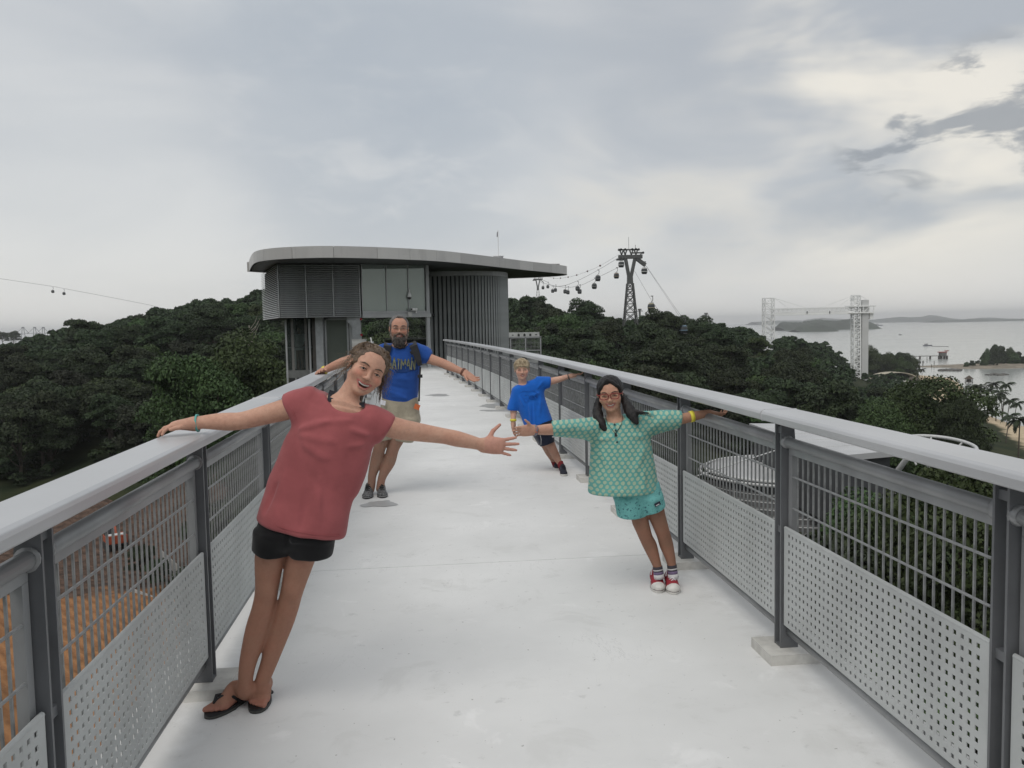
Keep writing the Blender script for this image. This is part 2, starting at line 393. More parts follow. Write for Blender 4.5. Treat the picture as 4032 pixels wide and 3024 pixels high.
def wrap_bay(L):
    """meshes of one railing bay in its own frame: x along, y outwards, z up"""
    D = {}
    m = MB(); m.tube([(.036, .030, 1.048), (L - .036, .030, 1.048)], .025, 14)
    for x in (.042, L - .042): m.tube([(x - .012, .030, 1.048), (x + .014, .030, 1.048)], [.034, .027], 14)
    D['mid_rail'] = m.mesh('mid_rail', M_RAIL, True)
    m = MB()
    m.box((L / 2, .048, 1.008), (L - .09, .03, .034))
    for x in (.062, L - .062): m.box((x, .048, .586), (.034, .03, .808))
    m.box((L / 2, .048, .178), (L - .16, .03, .02))
    D['infill_frame'] = m.mesh('infill_frame', M_RAIL)
    m = MB(); m.box((0, 0, 0), (.007, .007, .80)); D['bar'] = m.mesh('bar', M_BAR)
    xs = np.arange(.108, L - .085, .0525); D['xs'] = xs
    m = MB()
    for x in xs: m.box((x, .05, .59), (.007, .007, .80))
    D['bars'] = m.mesh('bars', M_BAR)
    m = MB(); m.tube([(.085, .037, 0), (L - .085, .037, 0)], .0048, 6); D['wire'] = m.mesh('wire', M_BAR)
    m = MB(); m.tube([(.036, .052, .128), (L - .036, .052, .128)], .023, 12); D['bottom_rail'] = m.mesh('bottom_rail', M_RAIL, True)
    # perforated sheet: square holes on a square grid, both faces and the hole walls
    x0, x1, z0, z1 = .05, L - .05, .171, .640; pit, hs = .0385, .0165
    nx = int((x1 - x0 - .03) / pit); nz = 12; ox = (x1 - x0 - (nx - 1) * pit) / 2; oz = (z1 - z0 - (nz - 1) * .0375) / 2
    gx = [x0]; 
    for i in range(nx): gx += [x0 + ox + i * pit - hs / 2, x0 + ox + i * pit + hs / 2]
    gx.append(x1); gz = [z0]
    for i in range(nz): gz += [z0 + oz + i * .0375 - hs / 2, z0 + oz + i * .0375 + hs / 2]
    gz.append(z1); A, B = len(gx), len(gz); yf, yb = .010, .0135
    vs = [(x, yf, z) for x in gx for z in gz] + [(x, yb, z) for x in gx for z in gz]; fs = []; o = A * B
    for i in range(A - 1):
        for j in range(B - 1):
            a, b, c, d = i * B + j, (i + 1) * B + j, (i + 1) * B + j + 1, i * B + j + 1
            if i % 2 == 1 and j % 2 == 1: fs += [(a, b, b + o, a + o), (b, c, c + o, b + o), (c, d, d + o, c + o), (d, a, a + o, d + o)]
            else: fs += [(a, b, c, d), (d + o, c + o, b + o, a + o)]
    m = MB(); m.add(vs, fs); m.tube([(x0, .017, z1), (x1, .017, z1)], .0085, 8); m.bar((x0, .017, z0), (x1, .017, z0), .012, .004)
    m.bar((x0, .0175, z0), (x0, .0175, z1), .003, .012); m.bar((x1, .0175, z0), (x1, .0175, z1), .003, .012)
    D['perforated_panel'] = m.mesh('perforated_panel', M_PANEL)
    m = MB()
    for sx in (-1, 1):
        x = .031 * sx; poly = [(0, .05), (.088, .05), (.078, .95), (.062, 1.149), (0, 1.149)]; t = .005
        n = len(poly); V = [(x - t, y, z) for y, z in poly] + [(x + t, y, z) for y, z in poly]
        m.add(V, [tuple(range(n)), tuple(range(2 * n - 1, n - 1, -1))] + [(i, n + i, n + (i + 1) % n, (i + 1) % n) for i in range(n)])
    m.box((0, .036, 1.10), (.052, .05, .03)); m.box((0, .036, .62), (.052, .05, .03)); m.box((0, .036, .056), (.052, .07, .008))
    D['post'] = m.mesh('post', M_POST)
    m = MB(); m.box((0, .062, .0248), (.24, .29, .0496)); D['plinth'] = m.mesh('plinth', plain('plinth_concrete', (.52, .51, .48), .85, 0, .16, 9, .3, 40))
    return D
BAY = 1.55
BD = wrap_bay(BAY)
def place(me, name, M4, parent):
    o = bpy.data.objects.new(name, me); COL.objects.link(o); o.parent = parent; o.matrix_local = M4; return o
def build_railing(right, y_first, y_last, label):
    root = empty('bridge_railing', (0, 0, 0), 0, label, 'railing')
    off = 0.0 if right else -WID
    pts = []; Y = y_first
    while Y < y_last:
        pts.append(deck_pt(Y, off)); Y += BAY * rail_dir(Y)[1]
    if right: pts = pts[::-1]           # travel so that +y of the bay frame points outwards
    for i, p in enumerate(pts):
        q = pts[i + 1] if i + 1 < len(pts) else None
        d = (q - p) if q is not None else (p - pts[i - 1]); d = d / np.linalg.norm(d)
        n = np.array((-d[1], d[0], 0)); M4 = Matrix(((d[0], n[0], 0, p[0]), (d[1], n[1], 0, p[1]), (0, 0, 1, 0), (0, 0, 0, 1)))
        place(BD['post'], 'post', M4, root); place(BD['plinth'], 'plinth', M4, root)
        if q is None: continue
        s = np.linalg.norm(q - p) / BAY; M5 = M4 @ Matrix.Diagonal((s, 1, 1, 1))
        for k in ('mid_rail', 'bottom_rail', 'perforated_panel'): place(BD[k], k, M5, root)
        fr = place(BD['infill_frame'], 'infill_frame', M5, root)
        mid = (p[1] + q[1]) / 2
        if 0.3 < mid < 7.5:
            for x in BD['xs']: place(BD['bar'], 'bar', Matrix.Translation((x, .05, .59)), fr)
        else:
            b = place(BD['bars'], 'bars', Matrix.Identity(4), fr); b['kind'] = 'stuff'
        for z in (.889, .739): place(BD['wire'], 'wire', Matrix.Translation((0, 0, z)), fr)
    # handrail in lengths of four bays
    prof = [(-.085, 1.158), (-.078, 1.1505), (.088, 1.1505), (.095, 1.158), (.095, 1.192), (.088, 1.2), (-.066, 1.2), (-.080, 1.194), (-.085, 1.182)]
    for a in range(0, len(pts) - 1, 4):
        seg = pts[a:a + 5]; m = MB(); vs = []; k = len(prof); off2 = .0025
        for j, p in enumerate(seg):
            i = a + j; d = pts[min(i + 1, len(pts) - 1)] - pts[max(i - 1, 0)]; d = d / np.linalg.norm(d); n = np.array((-d[1], d[0], 0))
            pp = p + d * (off2 if j == 0 else (-off2 if j == len(seg) - 1 else 0))
            if i == 0: pp = p - d * .12
            if i == len(pts) - 1: pp = p + d * .12
            vs += [pp + n * y + np.array((0, 0, z)) for y, z in prof]
        fs = [(j * k + c, j * k + (c + 1) % k, (j + 1) * k + (c + 1) % k, (j + 1) * k + c) for j in range(len(seg) - 1) for c in range(k)]
        fs += [tuple(range(k)), tuple((len(seg) - 1) * k + c for c in range(k - 1, -1, -1))]
        m.add(vs, [f[::-1] for f in fs]); m.build('handrail', M_HAND, root, bevel=.003)
    return root
build_railing(True, 3.925 - 3 * BAY * .9945, 29.2, 'grey steel railing with perforated panels along the right side of the bridge')
build_railing(False, 3.93 - 3 * BAY * .9945, 27.8, 'grey steel railing with perforated panels along the left side of the bridge')

# wet patches left on the paint
def mat_wet():
    t = NT('wet_paint'); n = t.noise(t.pos(), 9, 4); t.set(col=t.mix(n, (.36, .365, .365), (.42, .425, .425)), rough=.38, spec=.5); return t.m
M_WET = mat_wet()
def puddle(px, py, rx, ry, seed, label):
    r = random.Random(seed); c = G(px, py, 0); n = 34; ph = [r.uniform(0, 6.3) for _ in range(4)]; vs = [(c[0], c[1], .0035)]
    for k in range(n):
        a = 2 * math.pi * k / n; q = 1 + .22 * math.sin(2 * a + ph[0]) + .16 * math.sin(3 * a + ph[1]) + .10 * math.sin(5 * a + ph[2]) + .07 * math.sin(9 * a + ph[3])
        vs.append((c[0] + rx * q * math.cos(a), c[1] + ry * q * math.sin(a), .0035))
    m = MB(); m.add(vs, [(0, 1 + k, 1 + (k + 1) % n) for k in range(n)]); o = m.build('puddle', M_WET); tag(o, label, 'puddle')
puddle(1495, 1985, .13, .16, 3, 'thin grey puddle on the deck at the toes of the bearded man')
puddle(1725, 1556, .28, .30, 5, 'small round wet patch in the middle of the far deck')
puddle(1945, 1597, .30, .42, 6, 'wet patch beside the posts of the right railing, left of the boy')
puddle(1965, 1616, .30, .20, 8, 'thin wet streak by the right railing just nearer than the round wet patch')
puddle(1415, 1815, .10, .16, 9, 'small wet spot on the deck beside the red shirt hem')
# ------------------------------------------------------------------ lift pavilion at the end of the bridge
def mat_fascia():
    t = NT('fascia_sheet'); oi = t.n('ShaderNodeObjectInfo'); p = t.pos(); n = t.noise(p, 1.1, 5, .6); st = t.noise(p, 2.5, 4, .6, (1, 1, .12))
    c = t.mix(oi.outputs['Random'], (.43, .42, .405), (.56, .55, .53)); c = t.mix(t.math('MULTIPLY', t.ramp(n, .45, .7), .35), c, (.36, .355, .35)); c = t.mix(t.math('MULTIPLY', t.ramp(st, .55, .7), .25), c, (.30, .29, .28))
    t.set(col=c, rough=.42, metal=.3, spec=.5); return t.m
M_FASCIA = mat_fascia()
M_STEEL = plain('pavilion_steel', (.38, .39, .39), .5, .15, .10, 2.0)
M_STEEL_D = plain('pavilion_dark_steel', (.09, .093, .095), .55, .1)
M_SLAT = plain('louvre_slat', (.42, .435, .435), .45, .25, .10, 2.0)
M_FIN = plain('screen_fin', (.36, .375, .372), .5, .15, .12, 1.5)
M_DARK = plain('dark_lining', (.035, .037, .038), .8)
M_WHITEP = plain('white_plastic', (.70, .70, .69), .45)
def mat_glass(name, col, rough=.05, trans=.6):
    t = NT(name); n = t.noise(t.pos(), .8, 4)
    t.set(col=t.mix(n, col, tuple(c * 1.3 for c in col)), rough=rough, trans=trans, ior=1.45, spec=.7); return t.m
M_PANE = mat_glass('tinted_pane', (.22, .255, .235), .03, .0); M_PANE.node_tree.nodes['Principled BSDF'].inputs['Metallic'].default_value = .22
M_LIFTGLASS = mat_glass('lift_glass', (.42, .47, .45), .03, .93)
pav = empty('lift_pavilion', (-6, 32.6, 0), 0, 'grey lift pavilion with curved metal roof, louvred box and fin screen at the bridge end', 'building')
def pb(m, name, mat, smooth=False, bevel=0.0, parent=None): return world_parent(m.build(name, mat, None, smooth, bevel), pav) if parent is None else sub(m, name, mat, parent, smooth, bevel)
def sub(m, name, mat, parent, smooth=False, bevel=0.0):
    o = m.build(name, mat, None, smooth, bevel); o.parent = parent; return o
RF = [(-11.12, 35.72), (-11.10, 35.68), (-10.35, 33.5), (-9.65, 31.6), (-9.1, 30.55), (-8.35, 29.85), (-7.3, 29.5), (-6.2, 29.55), (-4.78, 30.25), (-3.7, 31.05), (-2.79, 31.95), (-1.95, 33.2), (-.95, 34.95), (-.18, 36.4), (.75, 38.1), (1.7, 39.7), (2.5, 41.1), (2.85, 42.0), (2.75, 42.9), (2.1, 43.6), (.5, 44.4), (-3, 45), (-6.5, 43), (-9.2, 39.5), (-10.4, 37.2)]
RF = RF[::1]
Z0, Z1 = 4.14, 4.55
def smooth_closed(poly, sub=3):
    n = len(poly); P0 = np.array(poly, float); out = []
    for i in range(n):
        a, b, c, d = P0[i - 1], P0[i], P0[(i + 1) % n], P0[(i + 2) % n]
        for s in range(sub):
            t = s / sub; out.append(.5 * ((2 * b) + (-a + c) * t + (2 * a - 5 * b + 4 * c - d) * t * t + (-a + 3 * b - 3 * c + d) * t ** 3))
    return out
ROOF = smooth_closed(RF, 3)
m = MB(); ins = [(x + (-4.3 - x) * .012, y + (38 - y) * .012) for x, y in ROOF]
m.prism(ins, Z0 + .02, Z1 - .03); roof = pb(m, 'roof', M_STEEL_D)
# fascia: separate sheets along the edge
acc = 0; start = 0; segs = []
for i in range(len(ROOF)):
    acc += np.linalg.norm(ROOF[(i + 1) % len(ROOF)] - ROOF[i])
    if acc > 1.25 or i == len(ROOF) - 1: segs.append((start, i + 1)); start = i + 1; acc = 0
for a, b in segs:
    pts = [ROOF[i % len(ROOF)] for i in range(a, b + 1)]; m = MB(); vs = []
    for j, p in enumerate(pts):
        d = pts[min(j + 1, len(pts) - 1)] - pts[max(j - 1, 0)]; d = d / np.linalg.norm(d); nn = np.array((d[1], -d[0]))
        q = p + d * (.005 if j == 0 else -.005 if j == len(pts) - 1 else 0)
        for o, z in ((0, Z0), (.018, Z0), (.018, Z1), (0, Z1)): vs.append((q[0] + nn[0] * o, q[1] + nn[1] * o, z))
    fs = [(4 * j + k, 4 * j + (k + 1) % 4, 4 * j + 4 + (k + 1) % 4, 4 * j + 4 + k) for j in range(len(pts) - 1) for k in range(4)]
    fs += [(3, 2, 1, 0), tuple(4 * len(pts) - 4 + k for k in range(4))]
    m.add(vs, fs); sub(m, 'fascia_sheet', M_FASCIA, roof)
# stepped roof sheets showing over the left corner and at the right tip
for k in range(5):
    m = MB(); x = -7.6 - .62 * k; y = 30.6 + .75 * k * (1 + .18 * k); m.box((x + .9, y + 1.2, Z1 + .045 - .006 * k), (1.7, 1.9, .03)); sub(m, 'roof_sheet', M_FASCIA, roof)
m = MB(); m.box((1.9, 41.6, Z1 + .05), (1.1, 1.2, .04)); sub(m, 'roof_sheet', M_FASCIA, roof)
# louvred box
A, B, C = np.array((-8.81, 31.8)), np.array((-5.88, 32.7)), np.array((-10.98, 37.1))
LZ0, LZ1 = 2.09, 4.12
def louvre(p, q, n, matl):
    d = (q - p) / np.linalg.norm(q - p); nn = np.array((d[1], -d[0])); L = np.linalg.norm(q - p)
    lv = empty('louvre', parent=None); lv.location = (0, 0, 0); lv.parent = pav; lv.matrix_parent_inverse = Matrix.Translation(pav.location).inverted()
    R = np.array(((d[0], nn[0], 0), (d[1], nn[1], 0), (0, 0, 1.0)))
    tilt = math.radians(38); Rt = np.array(((1, 0, 0), (0, math.cos(tilt), -math.sin(tilt)), (0, math.sin(tilt), math.cos(tilt))))
    mm = MB(); mm.box((0, 0, 0), (L - .04, .085, .014), R @ Rt.T); me = mm.mesh('slat', matl)
    mid = (p + q) / 2
    for k in range(n):
        z = LZ0 + .03 + (LZ1 - LZ0 - .05) * k / (n - 1)
        o = bpy.data.objects.new('slat', me); COL.objects.link(o); o.parent = lv; o.location = (mid[0] + nn[0] * .03, mid[1] + nn[1] * .03, z)
    return lv
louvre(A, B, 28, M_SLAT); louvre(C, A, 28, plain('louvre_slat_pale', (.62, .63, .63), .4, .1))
m = MB(); back = [(A[0] + .1, A[1] + .12), (B[0], B[1] + .1), (B[0] + .3, 38.5), (-9.5, 38.8), (C[0] + .1, C[1])]
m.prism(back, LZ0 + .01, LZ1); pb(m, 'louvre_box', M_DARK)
m = MB()
for p in (A, B, A + (B - A) / 3, A + (B - A) * 2 / 3): m.box((p[0], p[1] - .055, (LZ0 + LZ1) / 2), (.035, .03, LZ1 - LZ0))
pb(m, 'louvre_mullion', M_SLAT)
# glazed bridge over the passage
GA, GB = np.array((-5.83, 32.72)), np.array((-3.32, 34.0)); gd = (GB - GA) / np.linalg.norm(GB - GA); gn = np.array((gd[1], -gd[0])); GL = np.linalg.norm(GB - GA)
GR = np.array(((gd[0], gn[0], 0), (gd[1], gn[1], 0), (0, 0, 1.0)))
def gp(s, o, z): return np.array((*(GA + gd * s + gn * o), z))
cuts = [0.02, .36 * GL, .685 * GL, GL - .16]
for a, b in zip(cuts[:-1], cuts[1:]):
    m = MB(); m.box(gp((a + b) / 2, 0, 3.22), (b - a - .03, .012, 1.83), GR); pb(m, 'window_pane', M_PANE)
for s in cuts[1:3] + [.01]:
    m = MB(); m.box(gp(s, .03, 3.22), (.03, .05, 1.83), GR); pb(m, 'mullion', M_STEEL)
m = MB(); m.box(gp(GL / 2, .02, 2.245), (GL, .16, .115), GR); pb(m, 'transom', M_STEEL)
m = MB(); m.box(gp(GL / 2, .06, 2.115), (GL + .05, .2, .14), GR); pb(m, 'lintel_beam', M_STEEL)
m = MB(); m.box(gp(GL - .08, .03, 1.5), (.13, .16, 5.3), GR); pb(m, 'portal_column', M_STEEL)
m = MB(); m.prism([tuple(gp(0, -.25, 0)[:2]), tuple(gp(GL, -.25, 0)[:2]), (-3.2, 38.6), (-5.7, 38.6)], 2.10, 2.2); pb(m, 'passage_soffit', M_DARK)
m = MB(); m.prism([tuple(gp(0, -1.9, 0)[:2]), tuple(gp(GL, -1.9, 0)[:2]), (-3.2, 38.6), (-5.7, 38.6)], 2.22, 4.12); pb(m, 'plant_room', plain('plant_room_wall', (.27, .31, .29), .8))
# curved screen of upright fins
def arc_pt(t):
    a = np.array((-3.48, 36.55)); b = np.array((-1.6, 36.2)); c = np.array((-.2, 36.7)); d = np.array((-.16, 38.6))
    return a * (1 - t) ** 3 + 3 * b * t * (1 - t) ** 2 + 3 * c * t * t * (1 - t) + d * t ** 3
scr = empty('fin_screen'); scr.parent = pav; scr.matrix_parent_inverse = Matrix.Translation(pav.location).inverted()
mm = MB(); mm.box((0, 0, 1.2), (.075, .14, 5.3)); fin_me = mm.mesh('fin', M_FIN)
NF = 28
for k in range(NF):
    t = k / (NF - 1); p = arc_pt(t); e = arc_pt(min(t + .01, 1)) - arc_pt(max(t - .01, 0)); ang = math.atan2(e[1], e[0])
    o = bpy.data.objects.new('fin', fin_me); COL.objects.link(o); o.parent = scr; o.location = (p[0], p[1], 0); o.rotation_euler = (0, 0, ang * .6 - .5)
m = MB()
for k in range(20):
    p, q = arc_pt(k / 20), arc_pt((k + 1) / 20); m.bar((*p, 3.95), (*q, 3.95), .12, .2)
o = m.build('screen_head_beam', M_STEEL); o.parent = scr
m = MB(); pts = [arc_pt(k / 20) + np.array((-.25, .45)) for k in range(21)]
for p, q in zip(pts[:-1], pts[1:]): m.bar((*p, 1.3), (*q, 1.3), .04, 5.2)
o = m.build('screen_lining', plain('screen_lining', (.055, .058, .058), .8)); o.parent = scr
# lift shaft, car, columns and lobby wall
m = MB()
for x, y in ((-8.97, 33.2), (-8.0, 33.05), (-9.0, 34.6)): m.box((x, y, -5), (.07, .07, 14.1))
pb(m, 'shaft_frame', M_STEEL)
m = MB(); m.box((-7.58, 33.0, -4), (.29, .25, 12.2)); pb(m, 'lobby_column', plain('column_pale', (.36, .375, .38), .5))
m = MB(); m.box((-8.45, 34.75, 0), (1.7, .1, 4.2)); pb(m, 'shaft_back_wall', M_DARK)
m = MB(); m.box((-7.83, 33.6, 1.0), (.16, 1.0, 2.2)); pb(m, 'lift_door_jamb', plain('bronze_jamb', (.10, .09, .08), .45))
car = empty('lift_car'); car.parent = pav; car.matrix_parent_inverse = Matrix.Translation(pav.location).inverted()
def cb(mm, name, mat): o = mm.build(name, mat); o.parent = car; return o
m = MB(); m.box((-8.42, 33.85, -.14), (1.2, 1.35, .30)); cb(m, 'car_floor', plain('car_base', (.16, .165, .16), .5))
m = MB(); m.box((-8.42, 33.19, 1.03), (1.14, .012, 2.03)); cb(m, 'car_glass', M_LIFTGLASS)
m = MB(); m.box((-9.015, 33.85, 1.03), (.012, 1.3, 2.03)); cb(m, 'car_glass', M_LIFTGLASS)
m = MB(); m.tube([(-8.96, 33.27, .93), (-7.92, 33.27, .93)], .02, 8); cb(m, 'car_handrail', M_STEEL)
m = MB()
for x in (-8.72, -8.18): m.box((x, 33.2, 1.03), (.1, .04, 2.1))
cb(m, 'car_mullion', plain('car_mullion', (.17, .165, .155), .5))
m = MB(); m.box((-6.93, 33.15, 1.03), (.92, .05, 2.05)); door = pb(m, 'lobby_door', mat_glass('lobby_glass', (.17, .19, .165), .08, .3))
m = MB()
for x in (-7.37, -6.49): m.box((x, 33.12, 1.03), (.07, .09, 2.05))
m.box((-6.93, 33.12, 2.02), (.95, .09, .07)); sub(m, 'door_frame', M_STEEL, door)
m = MB(); poly = [(-6.45, 2.09), (-6.45, 1.93), (-6.25, 1.72), (-6.25, -.3), (-5.93, -.3), (-5.93, 2.09)]
m.add([(x, 32.75, z) for x, z in poly] + [(x, 33.0, z) for x, z in poly], [tuple(range(6)), tuple(range(11, 5, -1))] + [(i, 6 + i, 6 + (i + 1) % 6, (i + 1) % 6) for i in range(6)])
pb(m, 'haunched_column', plain('column_pale', (.36, .375, .38), .5))
m = MB(); m.box((-6.28, 33.3, 1.0), (.3, .4, 2.1)); pb(m, 'lobby_wall', M_STEEL)
m = MB(); m.prism([(-7.7, 32.6), (-5.6, 31.0), (-5.3, 36), (-5.6, 40), (-7.7, 40)], -.32, -.012); o = m.build('landing', M_DECK); tag(o, kind='structure')
for x, z in ((-5.9, 2.0), (-5.9, 1.38)):
    m = MB(); m.lathe((x + .02, 32.70, z), [(0.0, -.05), (.045, -.05), (.05, 0), (.03, .05), (0, .055)], 10, (0, -1, 0)); pb(m, 'red_disc', plain('red_disc_gloss', (.35, .02, .03), .3))  # two small red discs on the column face
# cabinet, folded sign board, cameras
c = P(1412, 1338, 31.5); m = MB(); m.box((c[0], 31.6, c[2] / 2), (.50, .3, c[2])); m.box((c[0], 31.6, c[2] + .012), (.54, .34, .02))
o = m.build('control_cabinet', plain('cabinet_paint', (.46, .46, .44), .5), bevel=.006); tag(o, 'pale grey metal control cabinet standing at the foot of the haunched column', 'cabinet')
c = P(1455, 1345, 31.3); m = MB(); m.box((c[0], 31.4, c[2] / 2), (.26, .25, c[2])); m.box((c[0], 31.38, c[2] - .05), (.2, .3, .06))
o = m.build('card_reader', plain('reader_paint', (.40, .405, .40), .5), bevel=.006); tag(o, 'short grey card reader post just right of the control cabinet', 'machine')
m = MB(); m.bar(P(1459, 1329, 31.0), P(1476, 1400, 30.9), .05, .025); q = P(1476, 1400, 30.9); m.bar(q, (q[0] + .12, q[1] - .05, 0), .05, .025); o = m.build('leaning_board', M_WHITEP); tag(o, 'narrow white board leaning beside the card reader post', 'board')
def cctv_dome():
    c = gp(.69 * GL, .10, 2.95); r = empty('dome_camera', c, 0, 'white dome security camera hanging in front of the pavilion windows', 'camera')
    m = MB(); m.tube([(0, .14, .12), (0, 0, .2), (0, 0, .08)], .018, 8); m.box((0, .12, .1), (.05, .03, .2)); m.build('bracket', M_WHITEP, r)
    m = MB(); m.lathe((0, 0, 0), [(.03, .12), (.05, .08), (.085, -.06), (.085, -.10)], 16); m.build('housing', M_WHITEP, r, True)
    m = MB(); m.lathe((0, 0, -.10), [(.078, 0), (.07, -.05), (.04, -.085), (0.001, -.095)], 16); m.build('lens_dome', plain('smoked_dome', (.02, .02, .022), .12), r, True)
cctv_dome()
def cctv_bullet():
    c = gp(.74 * GL, .22, 2.36); r = empty('bullet_camera', c, -.5, 'white bullet security camera on the lintel below the dome camera', 'camera')
    m = MB(); m.box((0, 0, 0), (.11, .34, .10)); m.build('housing', M_WHITEP, r, bevel=.02)
    m = MB(); m.lathe((0, -.172, 0), [(.036, -.004), (.036, .02)], 12, (0, 1, 0)); m.build('lens', plain('smoked_dome', (.02, .02, .022), .12), r)
    m = MB(); m.box((.02, .12, -.09), (.04, .05, .12)); m.build('bracket', M_WHITEP, r)
cctv_bullet()
m = MB(); m.box(gp(.675 * GL, .21, 2.16), (.17, .10, .19), GR); o = m.build('junction_box', plain('cabinet_paint', (.46, .46, .44), .5), bevel=.008); tag(o, 'small grey junction box on the lintel under the cameras', 'box')
c = P(1962, 1003, 39.5); r = empty('roof_mast', (c[0], 39.5, Z1 - .03), 0, 'thin white flag mast with cup base on the pavilion roof', 'mast')
m = MB(); m.lathe((0, 0, 0), [(.10, 0), (.13, .1), (.24, .36), (.26, .40), (.2, .40)], 14); m.build('cup_base', M_WHITEP, r, True)
m = MB(); m.tube([(0, 0, .3), (.01, 0, 1.62)], .014, 6); m.build('pole', M_WHITEP, r)
m = MB(); m.add([(0, 0, 1.55), (-.05, .03, 1.5), (-.06, .02, 1.28), (0, 0, 1.32)], [(0, 1, 2, 3)]); o = m.build('pennant', plain('grey_cloth', (.2, .2, .22), .8), r); s = o.modifiers.new('s', 'SOLIDIFY'); s.thickness = .012
# railing across the end of the passage
fr = empty('end_railing', (-4.6, 38.6, 0), 0, 'low grey railing across the far end of the passage behind the man', 'railing')
m = MB(); m.bar((-1.3, 0, 1.13), (1.5, 0, 1.13), .07, .05); m.build('handrail', M_RAIL, fr)
for k in range(5): m = MB(); m.box((-1.25 + .67 * k, 0, .55), (.05, .05, 1.1)); m.build('post', M_POST, fr)
m = MB(); m.box((.1, 0, .62), (2.7, .02, .9)); m.build('mesh_panel', plain('dark_mesh', (.05, .055, .05), .7), fr)
# caged sign frame standing outside the right railing
sg = empty('caged_sign', (0, 0, 0), 0, 'grey mesh cage with a pictogram board on top, outside the right railing', 'sign')
YS = 27.0
a = P(2010, 1330, YS); b = P(2128, 1327, YS)
m = MB()
for x in (a[0], (a[0] + b[0]) / 2, b[0]): m.box((x, YS, -9.5), (.05, .05, 2 * (a[2] + 9.5)))
m.build('post', M_RAIL, sg)
m = MB(); m.bar((a[0] - .03, YS, a[2]), (b[0] + .03, YS, b[2]), .05, .05); m.bar((a[0], YS, a[2] - .42), (b[0], YS, a[2] - .42), .03, .03); m.bar((a[0], YS, a[2] - .95), (b[0], YS, a[2] - .95), .05, .05); m.build('rail', M_RAIL, sg)
m = MB()
for k in range(22): x = a[0] + (b[0] - a[0]) * (k + .5) / 22; m.box((x, YS + .02, a[2] - .48), (.008, .008, .95))
for k in range(8): z = a[2] - .05 - .9 * k / 7; m.bar((a[0], YS + .03, z), (b[0], YS + .03, z), .008, .008)
mg = m.build('mesh', M_BAR, sg); mg['kind'] = 'stuff'
m = MB(); m.box(((a[0] + b[0]) / 2, YS + .06, a[2] - .72), (b[0] - a[0] - .1, .02, .42)); m.build('backing_sheet', M_PANEL, sg)
bw = b[0] - a[0]; bc = (a[0] + b[0]) / 2 - .04
m = MB(); m.box((bc, YS + .05, a[2] + .085), (bw + .02, .02, .17)); brd = m.build('sign_board', plain('board_pale', (.40, .41, .40), .5), sg)
for k, (w, h) in enumerate(((.06, .03), (.07, .09), (.07, .09), (.07, .08), (.07, .035))):
    m = MB(); x = bc - bw * .38 + k * bw * .195; m.prism([(x - w / 2, -h / 2), (x + w / 2, -h / 2), (x + w / 2, h * .2), (x, h * .55), (x - w / 2, h * .2)], 0, .006)
    m.v = [(vx, YS + .036 + vz, a[2] + .085 + vy) for vx, vy, vz in m.v]; m.build('pictogram', plain('pictogram_black', (.03, .03, .03), .6), brd)
# ------------------------------------------------------------------ trees
def mat_leaf(name, a, b, c):
    t = NT(name); oi = t.n('ShaderNodeObjectInfo'); p = t.coord('Object'); n = t.noise(p, .35, 3); n2 = t.noise(p, 2.2, 3)
    k = t.mix(t.ramp(n, .35, .65), a, b); k = t.mix(t.math('MULTIPLY', t.ramp(n2, .5, .75), .5), k, c)
    hs = t.n('ShaderNodeHueSaturation'); t.l(t.math('ADD', .47, t.math('MULTIPLY', oi.outputs['Random'], .055)), hs.inputs['Hue']); t.l(t.math('ADD', .62, t.math('MULTIPLY', oi.outputs['Random'], .56)), hs.inputs['Value']); hs.inputs['Saturation'].default_value = .95; t.l(k, hs.inputs['Color'])
    t.set(col=hs.outputs[0], rough=.62, spec=.22); t.b.inputs['Transmission Weight'].default_value = 0; return t.m
M_LEAF = mat_leaf('broad_leaf', (.020, .032, .014), (.040, .060, .024), (.062, .085, .036))
M_LEAF2 = mat_leaf('fresh_leaf', (.030, .052, .016), (.055, .092, .028), (.095, .135, .045))
M_LEAF3 = mat_leaf('dull_leaf', (.024, .032, .018), (.036, .046, .026), (.055, .062, .040))
M_FROND = mat_leaf('palm_leaf', (.018, .028, .013), (.034, .048, .022), (.060, .074, .036))
M_BARK = plain('bark', (.075, .062, .048), .9, 0, .3, 3, .5, 20); M_PALE = plain('pale_bark', (.26, .24, .20), .85, 0, .25, 3)
